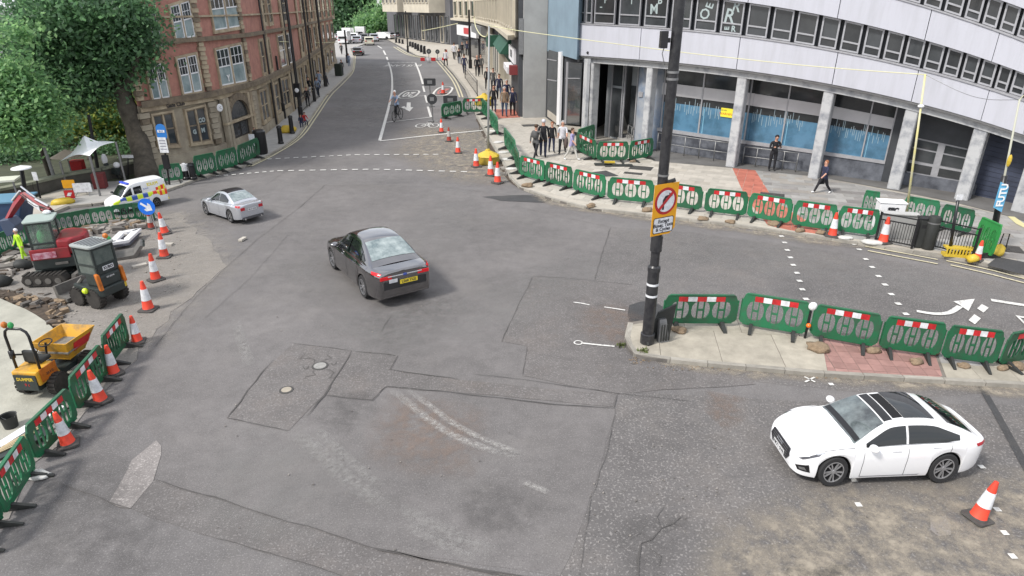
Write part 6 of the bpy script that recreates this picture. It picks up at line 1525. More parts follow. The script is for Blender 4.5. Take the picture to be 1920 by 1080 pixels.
for s in (1, -1):
    hpatch(cv, 1.22, 2.02, 0, 0, M_CGLASS, 'side_window', van, s, .010, f0=lambda u: .06, f1=lambda u: .78, n=8)
    hpatch(cv, 2.22, 3.0, 0, 0, M_CGLASS, 'side_window', van, s, .010, f0=lambda u: .06, f1=lambda u: .72, n=8)
    xs_ = [.12, .75, 1.33, 1.86, 2.40, 2.95, 3.45, 3.95]
    for i in range(7):
        spatch(cv, [(xs_[i], 3.0), (xs_[i + 1], 3.0), (xs_[i + 1], 5.9), (xs_[i], 5.9)], M_HY if i % 2 == 0 else M_HB, 'livery_square', van, s, .006, 5, 5)
    spatch(cv, [(3.95, 2.6), (4.35, 2.6), (4.35, 5.9), (3.95, 5.9)], M_HR, 'livery_band', van, s, .006, 4, 5)
    spatch(cv, [(1.4, 1.2), (3.5, 1.2), (3.5, 2.4), (1.4, 2.4)], mat('van_text_ground', (.25, .3, .45), .5), 'door_strip', van, s, .006)
    for i in range(4):
        x0 = 4.36 + i * .26; hpatch(cv, x0, x0 + .26, 0, 0, M_HO if i % 2 else M_HR, 'chevron', van, s, .010, f0=lambda u: .0, f1=lambda u: .28 + .07 * i, n=2)
        spatch(cv, [(x0, 2.6), (x0 + .25, 2.6), (x0 + .25, 5.95), (x0, 5.95)], M_HR if i % 2 else M_HO, 'chevron', van, s, .006, 3, 5)
    hs = cv.H(4.2, .72, s, .02); text('POLICE', .34, M_HO, van, frame_T((4.15, hs[1], hs[2] - .06), (s, 0, 0) if s < 0 else (-1, 0, 0), (0, s * -.1, 1)), bold=.01)
    hs = cv.H(3.4, .35, s, .02); text('POLICE', .16, M_HB, van, frame_T((3.4, hs[1], hs[2]), (s, 0, 0) if s < 0 else (-1, 0, 0), (0, s * -.1, 1)))
    b = MB(); b.box(5.40, s * .86, .95, .03, .12, .5); b.obj('tail_light', M_TAIL, van)
for i in range(6):
    for s in (-1, 1): b = MB(); b.prism([(s * .02, .55 + i * .24), (s * .80, .40 + i * .24 + .0), (s * .80, .64 + i * .24 - .12), (s * .02, .79 + i * .24 - .12)], 5.392, 5.40, 0, lambda x, y, z: (z, x, y)); b.obj('chevron', M_HR if i % 2 == 0 else M_HO, van)
MB().box(1.95, 0, 2.17, .28, 1.3, .12).obj('light_bar', mat('blue_lamp', (.03, .08, .7), .2, coat=.5), van, bevel=.03); b = MB(); b.box(5.45, 0, .38, .12, 1.8, .14); b.obj('bumper', M_HO, van); mirror(van, 1.15, 1.0, 1.45, M_BLACK, 1.3)
plate(van, 5.41, .62, 'NX19 PLC', True, 1)
place_car(van, (207, 402), (308, 378), L=5.4); van.scale = (van.scale.x, van.scale.y * 1.08, van.scale.z * 1.22)
# ---- distant traffic
def far_car(x, y, w, m, label, rz=.3, van_=False, brake=False):
    t = thing('distant_car', label, 'car', G(x, y, .03), rz, None, w)
    b = MB(); prof = [(0, .3), (.0, .75), (.6, .95), (1.1, 1.42), (2.9, 1.45), (3.6, 1.0), (4.3, .95), (4.35, .3)] if not van_ else [(0, .3), (0, 1.1), (.8, 2.1), (5.2, 2.2), (5.3, .3)]
    b.prism(prof, -.85, .85, 0, lambda x_, y_, z_: (z_, -x_ + 2, y_)); b.obj('body', m, t, bevel=.08)
    b = MB(); (b.prism([(-.72, 1.0), (.72, 1.0), (.62, 1.36), (-.62, 1.36)], 1.3, 1.36, 0, lambda x_, y_, z_: (x_, z_ - (y_ - 1) * .9, y_)) if not van_ else b.box(0, 2.03, 1.2, 1.4, .04, .6)); b.obj('windscreen', M_CGLASS, t)
    b = MB(); b.box(0, -2.36 if not van_ else -3.32, 1.0, 1.4, .04, .35); b.obj('rear_window', M_CGLASS, t)
    for sx in (-1, 1):
        for yy in (1.2, -1.5): b = MB(); b.tube([(sx * .7, yy, .33), (sx * .9, yy, .33)], .33, 12); b.obj('wheel', M_TYRE, t)
        b = MB(); b.box(sx * .62, -2.37 if not van_ else -3.32, .7, .3, .04, .16); b.obj('tail_light', M_TAIL, t)
    return t
far_car(673, 103, 1.0, M_DPAINT, 'black car driving away up the street, nearest of the distant traffic', .12)
far_car(693, 84, 1.25, mat('pale_paint', (.55, .53, .42), .3), 'pale yellow car at the far end of the street right of the black one', .2)
far_car(671, 81, 1.25, M_SPAINT, 'silver car at the far end directly beyond the black car', .15)
far_car(648, 82, 1.35, M_VW, 'white van at the far end on the left by the brick building', .1, True)
far_car(655, 74, 1.4, M_VW, 'white van behind the first white van at the far end', .1, True)
far_car(718, 74, 1.3, M_VW, 'white car parked under the small far trees', 1.2); far_car(640, 75, 1.2, M_SPAINT, 'silver car at the far left end beside the brick building', .1)
far_car(684, 77, 1.3, M_DPAINT, 'dark car in the middle of the distant queue', .15); far_car(664, 77, 1.4, M_VW, 'white car between the far vans and the silver car', .15); far_car(702, 77, 1.3, M_SPAINT, 'silver car behind the pale yellow one at the far end', .2); far_car(678, 73, 1.5, M_VW, 'white van at the back of the distant queue', .15, True)
far_car(727, 73, 1.3, M_SPAINT, 'silver car parked across at the far right under the trees', 1.3)
# ============================================================ PEOPLE
SKIN = mat('skin', (.50, .27, .19), .6)
def cloth(name, col): return mat('cloth_' + name, col, .9, var=.3, vscale=9)
C_BLK, C_NAVY, C_GRY, C_WHT = cloth('black', (.018, .018, .022)), cloth('navy', (.03, .035, .075)), cloth('grey', (.11, .11, .11)), cloth('white', (.66, .66, .70))
C_DGR, C_BLU, C_LIL, C_CRM, C_TAN, C_RED, C_HIV, C_JEAN = cloth('dark_green', (.03, .04, .03)), cloth('pale_blue', (.30, .38, .52)), cloth('lilac', (.36, .33, .55)), cloth('cream', (.60, .58, .54)), cloth('tan', (.25, .17, .11)), cloth('red', (.45, .03, .03)), mat('hi_vis_cloth', (.50, .85, .04), .8, var=.25, vscale=9), cloth('denim', (.06, .09, .15))
H_BRN, H_BLD, H_GRY, H_BLK, H_GIN = [mat('hair_' + n, c_, .8) for n, c_ in (('brown', (.06, .035, .02)), ('blond', (.38, .26, .12)), ('grey', (.42, .41, .40)), ('black', (.012, .01, .01)), ('ginger', (.28, .11, .05)))]
SHOE_W, SHOE_B = mat('shoe_white', (.7, .7, .7), .6), mat('shoe_black', (.02, .02, .02), .6)
def body_mesh(pose, build=1.0, long_coat=False, skirt=False):
    """one continuous skinned figure 1.75 m tall facing -y; returns mesh with material regions: 0 skin 1 top 2 legs 3 shoes"""
    J = {}
    lean = pose.get('lean', 0.0); hipz = pose.get('hip', .93)
    J['pel'] = Vector((0, 0, hipz)); up = Vector((0, -math.sin(lean), math.cos(lean)))
    J['wai'] = J['pel'] + up * .14; J['che'] = J['pel'] + up * .36; J['nkb'] = J['pel'] + up * .50; J['nec'] = J['pel'] + up * .57
    hd = pose.get('head', 0.0); hu = Vector((0, -math.sin(lean + hd), math.cos(lean + hd))); J['hd1'] = J['nec'] + hu * .07; J['hd2'] = J['nec'] + hu * .17; J['hd3'] = J['nec'] + hu * .245
    R = {'pel': (.135, .10), 'wai': (.125, .09), 'che': (.145, .10), 'nkb': (.085, .07), 'nec': (.052, .052), 'hd1': (.068, .080), 'hd2': (.080, .098), 'hd3': (.055, .066)}
    E_ = [('pel', 'wai'), ('wai', 'che'), ('che', 'nkb'), ('nkb', 'nec'), ('nec', 'hd1'), ('hd1', 'hd2'), ('hd2', 'hd3')]
    for s, sx in (('l', 1), ('r', -1)):
        la, lk = pose.get('leg_' + s, (0, 0)); h = Vector((sx * .095, 0, hipz - .04))
        kn = h + Vector((sx * .01, -math.sin(la), -math.cos(la))) * .43; an = kn + Vector((0, -math.sin(la - lk), -math.cos(la - lk))) * .42; ft = an + Vector((sx * .02, -.15 * math.cos(la - lk), -.035 - .15 * math.sin(lk - la) * .6))
        for n, p, r in (('hip', h, (.10, .10)), ('thi', h.lerp(kn, .45), (.082, .085)), ('kne', kn, (.058, .062)), ('cal', kn.lerp(an, .4), (.056, .06)), ('ank', an, (.042, .045)), ('toe', ft, (.045, .035))): J[n + s] = p; R[n + s] = r
        E_ += [('pel', 'hip' + s), ('hip' + s, 'thi' + s), ('thi' + s, 'kne' + s), ('kne' + s, 'cal' + s), ('cal' + s, 'ank' + s), ('ank' + s, 'toe' + s)]
        a1, a2, out = pose.get('arm_' + s, (0, .15, .12)); sh = J['nkb'] + Vector((sx * .175, 0, -.02)); el = sh + Vector((sx * math.sin(out), -math.sin(a1) * math.cos(out), -math.cos(a1) * math.cos(out))) * .28
        inn = pose.get('in_' + s, 0.0); wr = el + Vector((-sx * math.sin(inn) + sx * math.sin(out) * .3 * (1 - min(1, inn)), -math.sin(a1 + a2) * math.cos(inn), -math.cos(a1 + a2) * math.cos(inn))).normalized() * .25; hn = wr + (wr - el).normalized() * .085
        for n, p, r in (('sho', sh, (.062, .062)), ('elb', el, (.044, .044)), ('wri', wr, (.032, .034)), ('han', hn, (.036, .022))): J[n + s] = p; R[n + s] = r
        E_ += [('nkb', 'sho' + s), ('sho' + s, 'elb' + s), ('elb' + s, 'wri' + s), ('wri' + s, 'han' + s)]
    names = list(J); idx = {n: i for i, n in enumerate(names)}
    me = bpy.data.meshes.new('person_rig'); me.from_pydata([J[n] for n in names], [(idx[a], idx[c_]) for a, c_ in E_], [])
    o = bpy.data.objects.new('person_rig', me); COL.objects.link(o)
    m_ = o.modifiers.new('skin', 'SKIN'); m_.use_smooth_shade = True
    for i, n in enumerate(names):
        v = me.skin_vertices[0].data[i]; rx, ry = R[n]; k = build if n[:3] in ('pel', 'wai', 'che') else (1 + build) / 2
        v.radius = (rx * k, ry * k); v.use_root = (n == 'pel')
    sb = o.modifiers.new('sub', 'SUBSURF'); sb.levels = 1; sb.render_levels = 1
    dg = bpy.context.evaluated_depsgraph_get(); out = bpy.data.meshes.new_from_object(o.evaluated_get(dg)); bpy.data.objects.remove(o)
    lim = lambda p, a, c_: (p - (a + (c_ - a) * max(0, min(1, (p - a).dot(c_ - a) / max(1e-6, (c_ - a).length_squared))))).length
    reg = {}
    for a, c_ in E_:
        k = 0 if c_[:2] == 'hd' else 0 if c_[:3] == 'han' else 3 if c_[:3] == 'toe' else 2 if c_[:3] in ('hip', 'thi', 'kne', 'cal', 'ank') else 1
        if c_ == 'nec': k = 0
        if pose.get('bare') and c_[:3] == 'wri': k = 0
        reg[(a, c_)] = k
    mi = []
    for f in out.polygons:
        p = f.center; best = min(E_, key=lambda e: lim(p, J[e[0]], J[e[1]])); k = reg[best]
        if k in (1, 2) and best[0][:3] in ('pel', 'wai', 'hip', 'thi'): k = 1 if (p - J['pel']).dot(up) > (-.10 if not long_coat else -.32) and best[1][:3] != 'kne' else 2
        mi.append(k)
    out.materials.clear(); out.polygons.foreach_set('material_index', mi); out.polygons.foreach_set('use_smooth', [True] * len(mi))
    out['head'] = list(J['hd2']); out['hu'] = list(hu); out['handl'] = list(J['hanl']); out['handr'] = list(J['hanr']); out['back'] = list(J['che'])
    mz = min(v.co.z for v in out.vertices); out.transform(Matrix.Translation((0, 0, -mz))); out['dz'] = -mz
    return out
WALK1 = dict(leg_l=(.42, .10), leg_r=(-.32, .25), arm_l=(-.35, .25, .14), arm_r=(.40, .35, .14), lean=.05)
WALK2 = dict(leg_l=(-.36, .30), leg_r=(.46, .06), arm_l=(.42, .40, .14), arm_r=(-.30, .20, .14), lean=.06)
STROLL = dict(leg_l=(.18, .08), leg_r=(-.14, .12), arm_l=(-.1, .25, .16), arm_r=(.18, .3, .16), lean=.03)
STAND = dict(leg_l=(.03, .02), leg_r=(.0, .02), arm_l=(.05, .2, .14), arm_r=(.0, .2, .14))
PHONE = dict(leg_l=(.02, .02), leg_r=(-.03, .02), arm_l=(.15, 1.75, .22), arm_r=(.15, 1.75, .22), in_l=.5, in_r=.5, head=.35)
SIT = dict(hip=.50, leg_l=(1.4, 1.45), leg_r=(1.3, 1.4), arm_l=(.5, .8, .15), arm_r=(.5, .8, .15), lean=.2, head=.15)
CYC = dict(hip=.95, leg_l=(1.1, 1.0), leg_r=(.35, .55), arm_l=(.9, .25, .12), arm_r=(.9, .25, .12), lean=.45, head=-.35)
POSES = {'walk1': WALK1, 'walk2': WALK2, 'stroll': STROLL, 'stand': STAND, 'phone': PHONE, 'sit': SIT, 'cyc': CYC}
BM = {}
def person(px_, hgt, face, pose, top, legs, label, hair=H_BRN, shoes=SHOE_B, z=KZ, build=1.0, bare=False, group=None, coat=False, bag=None, cap=None, loc=None, longhair=False):
    key = (pose, build, bare, coat)
    if key not in BM: BM[key] = body_mesh(dict(POSES[pose], bare=bare), build, coat)
    src = BM[key]; me = src.copy()
    for m in (SKIN, top, legs, shoes): me.materials.append(m)
    p = loc or G(*px_, z); zc = p.y * CC + (CH - p.z) * CS
    sc = hgt * zc / CF / .93 / 1.75 if hgt else 1.0
    t = thing('person', label, 'person', p, face, group, (sc * 1.14, sc * 1.1, sc))
    o = bpy.data.objects.new('body', me); COL.objects.link(o); o.parent = t
    dz = src['dz']; hd = Vector(src['head']) + Vector((0, 0, dz)); hu = Vector(src['hu'])
    b = MB(); b.ball((0, 0, 0), 1, 12, 8); fw = Vector((0, -hu.z, hu.y))
    b.v = [tuple(hd + hu * (.035 + v[2] * .098) + Vector((v[0] * .090, 0, 0)) - fw * (.018 + v[1] * .0) + fw * (-v[1] * .10)) for v in b.v]
    if longhair: b.ball(tuple(hd - fw * .06 - hu * .08), .085, 8, 6, sq=(1, .6, 1.5))
    # clear the face: keep hair behind and above
    b.v = [tuple(Vector(v) - fw * max(0, (Vector(v) - hd).dot(fw) - .035) * (1 if (Vector(v) - hd).dot(hu) < .09 else 0)) for v in b.v]
    b.obj('hair' if cap is None else 'cap', cap or hair, t, smooth='all')
    f = MB(); f.ball(tuple(hd + fw * .10 - hu * .012), .016, 6, 4, sq=(.8, 1, 1.3))
    for sx in (-1, 1): f.ball(tuple(hd + Vector((sx * .082, 0, 0)) - hu * .005), .022, 6, 4, sq=(.4, .8, 1.2))
    f.obj('nose_and_ears', SKIN, t, smooth='all')
    e = MB()
    for sx in (-1, 1): e.ball(tuple(hd + fw * .092 + Vector((sx * .032, 0, 0)) + hu * .015), .011, 6, 4)
    e.obj('eyes', H_BLK, t)
    if bag == 'pack': b = MB(); q = Vector(src['back']) + Vector((0, .15, dz)); b.ball(tuple(q), .16, 10, 8, sq=(1.0, .6, 1.35)); b.obj('backpack', C_GRY, t, smooth='all')
    if bag == 'hand': b = MB(); q = Vector(src['handr']) + Vector((0, 0, dz)); b.box(q.x, q.y, q.z - .34, .10, .30, .26); b.tube([q + Vector((0, -.1, -.1)), q, q + Vector((0, .1, -.1))], .008, 5); b.obj('handbag', C_BLK, t, bevel=.02)
    if bag == 'coat': b = MB(); q = Vector(src['handl']) + Vector((-.02, 0, dz)); b.ball(tuple(q - Vector((0, 0, .22))), .17, 9, 8, sq=(.6, 1, 1.9)); b.obj('carried_coat', C_TAN if False else cloth('taupe', (.12, .09, .08)), t, smooth='all')
    if bag == 'phone': b = MB(); q = (Vector(src['handl']) + Vector(src['handr'])) / 2 + Vector((0, -.03, dz)); b.box(q.x, q.y, q.z, .07, .015, .14); b.obj('phone', C_BLK, t)
    return t
R_ = math.radians
g1 = 'walkers on the corner pavement'
person((1004, 297), 58, R_(150), 'walk1', C_GRY, C_BLK, 'walker with backpack and pale sleeves, leftmost of the five on the corner', H_BRN, bag='pack', group=g1)
person((1018, 294), 62, R_(175), 'stroll', C_BLK, C_NAVY, 'tall man in white cap and black jacket among the five on the corner', cap=C_WHT, build=1.1, group=g1, coat=True)
person((1034, 285), 50, R_(10), 'stroll', C_BLK, C_NAVY, 'woman in black cardigan facing the road among the five on the corner', H_GIN, group=g1)
person((1054, 287), 56, R_(-10), 'walk2', C_WHT, C_BLK, 'woman in white T-shirt carrying a brown coat on the corner', H_GRY, bare=True, bag='coat', build=1.1, group=g1)
person((1071, 300), 55, R_(60), 'walk1', C_LIL, C_CRM, 'woman in lilac top and pale trousers, rightmost of the five on the corner', H_BRN, bare=True, group=g1, shoes=SHOE_W)
person((1446, 320), 60, R_(0), 'phone', C_BLK, C_BLK, 'man in black looking at his phone in front of the blue filmed window', H_BLK, bag='phone')
person((1540, 362), 58, R_(-75), 'walk2', C_NAVY, C_BLK, 'woman in navy T-shirt and white trainers walking past the columns', H_GIN, shoes=SHOE_W, bare=True, bag='hand', build=1.12)
g2 = 'pedestrians in front of the shops'
for i, (p, h, a, po, t_, l_, lab, kw) in enumerate([
    ((926, 209), 44, 0, 'walk1', C_BLK, C_NAVY, 'man in black walking between the grey pole and the shops', {}), ((946, 218), 48, 5, 'stroll', C_TAN, C_JEAN, 'person in tan coat on the red paving by the concrete wall', dict(hair=H_GRY)),
    ((961, 216), 46, 0, 'stroll', C_NAVY, C_BLK, 'person in grey scarf nearest the concrete wall on the red paving', dict(hair=H_BLK)), ((950, 198), 44, 10, 'walk2', C_NAVY, C_NAVY, 'grey haired person in purple navy coat behind the tan coat', dict(hair=H_GRY)),
    ((936, 186), 42, 0, 'walk1', C_NAVY, C_JEAN, 'person in navy by the shop door behind the front walkers', {}), ((925, 170), 38, 0, 'walk2', C_GRY, C_BLK, 'person in dark grey in the shade of the green awning', {}), ((914, 168), 36, 10, 'stroll', C_BLK, C_BLK, 'person in black partly behind the grey pole', {}),
    ((895, 143), 33, 0, 'stand', C_BLK, C_BLK, 'bald man in black jacket in front of the white shopfront', dict(hair=SKIN)), ((902, 140), 32, 0, 'stand', C_GRY, C_BLK, 'person in grey beside the bald man in black', {}), ((871, 139), 33, 175, 'walk1', C_NAVY, C_NAVY, 'man in navy walking away beside the black bollard row', {}),
    ((836, 124), 28, 175, 'walk2', C_WHT, C_BLK, 'person in white shirt by the far round sign', {}), ((852, 112), 28, 175, 'walk1', C_WHT, C_BLK, 'second person in white shirt by the far round sign, further right', {}), ((867, 107), 24, 0, 'stand', C_BLK, C_GRY, 'person standing outside the bank doors', {}), ((876, 104), 23, 0, 'stand', C_NAVY, C_BLK, 'person in navy outside the bank doors', {}), ((861, 120), 26, 180, 'walk1', C_BLK, C_JEAN, 'person in black walking past the bank', {})]):
    person(p, h, R_(a), po, t_, l_, lab, group=g2, **kw)
g3 = 'pedestrians outside the corner building'
for i, (p, h, a, po, t_, l_, lab, kw) in enumerate([
    ((600, 166), 30, 170, 'walk1', C_BLU, C_NAVY, 'person in pale blue shirt walking up past the brick building', {}), ((612, 160), 27, 175, 'walk2', C_CRM, C_NAVY, 'person in cream top further up past the brick building', {}), ((597, 180), 30, 170, 'stroll', C_BLU, C_JEAN, 'person in blue shirt leaning by the railing', {}),
    ((581, 178), 30, 0, 'walk1', C_BLK, C_WHT, 'person in black and white outside the brick building', {}), ((578, 200), 32, 30, 'stand', C_BLK, C_BLK, 'person in black standing at the railing', {}), ((572, 236), 28, 40, 'sit', C_RED, C_NAVY, 'person in red top sitting at the kerb beside the railing', dict(z=.02)), ((566, 240), 28, 20, 'sit', C_NAVY, C_NAVY, 'person in navy sitting at the kerb by the lamp post', dict(z=.02)),
    ((642, 140), 24, 40, 'stand', C_BLK, C_NAVY, 'person in black far up at the left kerb', {}), ((655, 124), 20, 0, 'stand', C_BLU, C_BLU, 'person in pale blue at the far left kerb', {}), ((641, 102), 18, 0, 'walk1', C_BLK, C_BLK, 'distant person at the end of the brick building', {}), ((480, 268), 26, 40, 'stand', C_WHT, C_BLU, 'person in white by the black bin at the arched doorway', {})]):
    person(p, h, R_(a), po, t_, l_, lab, group=g3, **kw)
wk = person((48, 490), 58, R_(-30), 'stroll', C_HIV, C_HIV, 'worker in yellow hi-vis and white helmet beside the red digger', cap=mat('helmet', (.8, .8, .82), .4), z=.08)
person((12, 525), 40, R_(60), 'stand', C_HIV, C_BLK, 'worker partly cut by the left edge of the photo', z=.08, cap=mat('helmet', (.8, .8, .82), .4)) if False else None
# cyclist and bicycle
cy = G(746, 226, .02); zc = cy.y * CC + CH * CS; csz = 50 * zc / CF / .93 / 1.85
bk = thing('bicycle', 'dark bicycle ridden down the street by the cyclist in pale blue', 'bicycle', cy, R_(-14), None, csz)
for yy in (-.52, .52):
    b = MB(); b.tube([(0, yy + .33 * math.cos(t * PI / 10), .35 + .33 * math.sin(t * PI / 10)) for t in range(21)], .02, 6, cap=False); w = b.obj('wheel', M_TYRE, bk, smooth='all')
    b = MB()
    for k in range(8): b.tube([(0, yy, .35), (0, yy + .32 * math.cos(k * PI / 4), .35 + .32 * math.sin(k * PI / 4))], .004, 3)
    o = b.obj('spokes', M_STEEL, w); o['kind'] = 'stuff'
b = MB(); A_, B2, C_, D_, E2 = (0, -.52, .35), (0, -.38, .92), (0, .22, .88), (0, 0.05, .33), (0, .52, .35)
for p, q_ in ((A_, B2), (B2, D_), (B2, C_), (C_, D_), (D_, E2), (C_, E2)): b.tube([p, q_], .018, 6)
b.obj('frame', M_BLACK, bk, smooth='all'); b = MB(); b.tube([(-.28, -.45, 1.0), (0, -.38, .98), (.28, -.45, 1.0)], .016, 6); b.obj('handlebar', M_BLACK, bk); b = MB(); b.ball((0, .24, .95), .12, 8, 6, sq=(.7, 1.1, .3)); b.obj('saddle', M_BLACK, bk)
person(None, 0, R_(-14), 'cyc', C_BLU, C_BLK, 'cyclist in pale blue top riding down the lane beside the white line', cap=M_WHITE, bare=True, loc=cy + Vector((0, .12 * csz, .16 * csz))).scale = (csz,) * 3
# ============================================================ POLES, SIGNS AND STREET FURNITURE
def Yhit(px_, py_, Y):
    r = ray(px_, py_); return Vector((0, 0, CH)) + r * (Y / r.y)
M_ORB = mat('orange_board', (.78, .36, .01), .45, var=.15, vscale=3)
M_YPOLE = mat('yellow_pole', (.62, .55, .16), .5, col2=(.55, .53, .40), vscale=2)
pole = thing('signal_pole', 'tall black pole with two white bands and an orange sign at the island nose', 'pole', (0, 0, 0))
PB_ = G(1213, 642, KZ); zp = lambda y: zat(y, PB_.x, PB_.y); at_ = lambda z: (PB_.x, PB_.y, z)
M_POLE = mat('pole_black', (.018, .018, .021), .35, col2=(.035, .035, .037), vscale=7, lo=.45, hi=.6)
b = MB(); b.tube([at_(KZ), at_(KZ + .28), at_(KZ + .30), at_(zp(500)), at_(zp(497)), at_(zp(440)), at_(zp(435)), at_(11)], [.19, .19, .155, .15, .115, .115, .125, .118], 20); b.obj('shaft', M_POLE, pole, smooth=True)
for y, n_ in ((553, 'band'), (532, 'band')): b = MB(); z = zp(y); b.tube([at_(z - .03), at_(z + .03)], .156, 20); b.obj(n_, M_RETRO_W, pole, smooth=True)
b = MB(); b.tube([at_(zp(508)), at_(zp(500))], .165, 20); b.obj('collar', M_POLE, pole); b = MB(); b.tube([at_(zp(470)), at_(zp(442))], .15, 16); b.obj('clamp', M_POLE, pole)
for y in (148, 135, 328): b = MB(); z = zp(y); b.tube([at_(z - .025), at_(z + .025)], .135, 16); b.obj('clamp_ring', M_STEEL, pole, smooth=True)
b = MB(); b.box(PB_.x - .29, PB_.y - .05, zp(90), .16, .2, .36); b.box(PB_.x - .18, PB_.y, zp(80), .1, .05, .1); b.obj('detector_box', M_BLACK, pole, bevel=.01)
b = MB(); b.tube([(PB_.x - .27, PB_.y - .06, zp(90)), (PB_.x - .30, PB_.y - .06, zp(100)), (PB_.x - .25, PB_.y - .08, zp(115)), (PB_.x - .22, PB_.y - .06, zp(122))], .012, 5); b.obj('cable', M_STEEL, pole)
b = MB(); b.tube([at_(zp(336)), (PB_.x + .14, PB_.y - .05, zp(340)), (PB_.x + .30, PB_.y - .05, zp(336))], .05, 6); b.obj('bracket', M_BLACK, pole)
sg = thing('road_sign', 'orange board sign banning right turns except buses, taxis and cycles on the black pole', 'road sign')
u_ = Vector((math.cos(.50), math.sin(.50), 0)); nn = Vector((u_.y, -u_.x, 0)); zc1, zc2 = zp(436), zp(341); SW_ = .76; SH_ = zc2 - zc1
o_ = Vector((PB_.x, PB_.y, 0)) - u_ * (SW_ * .50) + nn * .17
SP = lambda x, y, z: o_ + u_ * x + Vector((0, 0, zc1 + y)) + nn * z
b = MB(); b.prism([(0, 0), (SW_ * .78, 0), (SW_, .14), (SW_, SH_), (0, SH_)], 0, .012, 0, SP); b.obj('board', M_ORB, sg)
cx, cy_ = SW_ * .5, SH_ * .665; RR = SH_ * .262
circ = lambda r, n=32: [(cx + r * math.cos(2 * PI * k / n), cy_ + r * math.sin(2 * PI * k / n)) for k in range(n)]
b = MB(); b.prism(circ(RR), .013, .016, 0, SP); b.obj('ring', M_RETRO_R, sg); b = MB(); b.prism(circ(RR * .80), .017, .019, 0, SP); b.obj('disc', M_RETRO_W, sg)
aw = RR * .09; b = MB()
for pl_ in ([(-.30, -.62), (-.12, -.62), (-.12, -.05), (.0, .18), (.28, .26), (.28, .44), (-.08, .40), (-.30, .10)], [(.26, .14), (.62, .38), (.24, .60)]): b.prism([(cx + x * RR, cy_ + y * RR) for x, y in pl_], .0195, .021, 0, SP)
b.obj('arrow', M_TXT, sg); b = MB(); k_ = .707
b.prism([(cx - .66 * RR, cy_ - .50 * RR), (cx - .50 * RR, cy_ - .66 * RR), (cx + .66 * RR, cy_ + .50 * RR), (cx + .50 * RR, cy_ + .66 * RR)], .0215, .023, 0, SP); b.obj('slash', M_RETRO_R, sg)
b = MB(); b.prism(rrect(.05, .05, SW_ - .07, SH_ * .355, .05), .013, .0155, 0, SP); b.obj('plate_border', M_TXT, sg); b = MB(); b.prism(rrect(.07, .07, SW_ - .09, SH_ * .355 - .02, .04), .016, .018, 0, SP); b.obj('plate', M_RETRO_W, sg)
for t_, yy in (('Except', .25), ('Buses, Taxis', .175), ('& Cycles', .10)): text(t_, SH_ * .098, M_TXT, sg, frame_T(SP(SW_ * .49, SH_ * yy / .315 * .345 + .005, .0185), u_, (0, 0, 1)), 'sign_words', bold=.004)
# things left at the pole foot
p = G(1243, 640, KZ); t = thing('sign_stand', 'dark folded sign frame with grey slatted foot leaning behind the black pole', 'stand', p, .3)
b = MB(); b.prism([(-.16, 0), (.16, 0), (.10, .62), (-.10, .62)], -.06, .06, 0, lambda x, y, z: (x, z + y * .25, y)); b.obj('frame', M_STEEL, t)
for k in range(4): b = MB(); b.box(-.12 + k * .08, -.08, .05, .035, .02, .5); b.obj('slat', M_BLKPL, t)
b = MB(); b.prism([(-.35, 0), (.30, 0), (.42, .98), (-.1, .80)], .18, .24, 0, lambda x, y, z: (x, z, y)); b.obj('board', M_BLKPL, t)
b = MB(); b.tube([(-.5, -.1, .02), (-.55, .1, .4), (-.35, .15, .75)], .05, 6); b.obj('leg', M_BLKPL, t)
p = G(1509, 634, KZ); t = thing('hazard_lamp', 'orange hazard lamp on a dark post between the second and third island barriers', 'lamp', p)
b = MB(); b.tube([(0, 0, 0), (.02, .02, .82)], .035, 8); b.obj('post', M_BLACK, t); b = MB(); b.ball((.0, -.06, .42), .065, 10, 8); b.obj('lens', mat('amber_lens', (.85, .16, .01), .3), t); b = MB(); b.ball((.05, .02, .96), .12, 10, 8, sq=(1, .7, 1)); b.obj('cap', M_WHITE, t)
# slender poles and the wires between them
def lean_pole(name, label, base, top, r0, r1, m, z=KZ, cat='pole', splits=()):
    A = G(*base, z); B_ = Yhit(*top, A.y); t = thing(name, label, cat, A); d = B_ - A
    b = MB(); b.tube([(0, 0, 0), d], [r0, r1], 10); b.obj('shaft', m, t, smooth='all'); return t, A, B_
yp, YA, YB = lean_pole('yellow_pole', 'slim yellow pole carrying the overhead wire behind the white cabinet', (1697, 418), (1735, 139), .05, .035, M_YPOLE)
b = MB(); q_ = (YB - YA) * .58; b.ball(tuple((YB - YA) * .80), .10, 8, 6, sq=(1.3, 1, .7)); b.obj('tie', M_WHITE, yp)
bp, BA, BB = lean_pole('banner_pole', 'black lower pole with thin pale upper pole and a blue banner at the right edge', (1856, 470), (1912, 186), .045, .03, mat('pale_pole', (.42, .42, .34), .5))
b = MB(); q0 = (BB - BA) * .0; q1 = (BB - BA) * .52; b.tube([(0, 0, 0), q1], [.12, .09], 12); b.obj('lower_shaft', M_BLACK, bp, smooth='all')
b = MB(); b.ball(tuple((BB - BA) * .62 + Vector((0, -.08, 0))), .10, 8, 6, sq=(.7, .7, 2.2)); b.obj('yellow_bag', M_YELL, bp)
bn = thing('banner', 'blue and white advertising banner strapped to the black pole at the right edge', 'banner')
Q = [Yhit(x, y, BA.y - .2) for x, y in ((1863, 389), (1878, 398), (1892, 350), (1877, 341))]
b = MB(); b.hexa([q_ + Vector((0, .02, 0)) for q_ in Q] + [q_ for q_ in Q]); b.obj('cloth', mat('banner_blue', (.08, .35, .62), .6, col2=(.16, .48, .70), vscale=5), bn)
cb = (Q[0] + Q[1] + Q[2] + Q[3]) / 4; text('FUTU', .34, M_WTXT, bn, frame_T(cb + Vector((0, -.03, .08)), Q[3] - Q[0], Q[0] - Q[1]), 'banner_words', bold=.012)
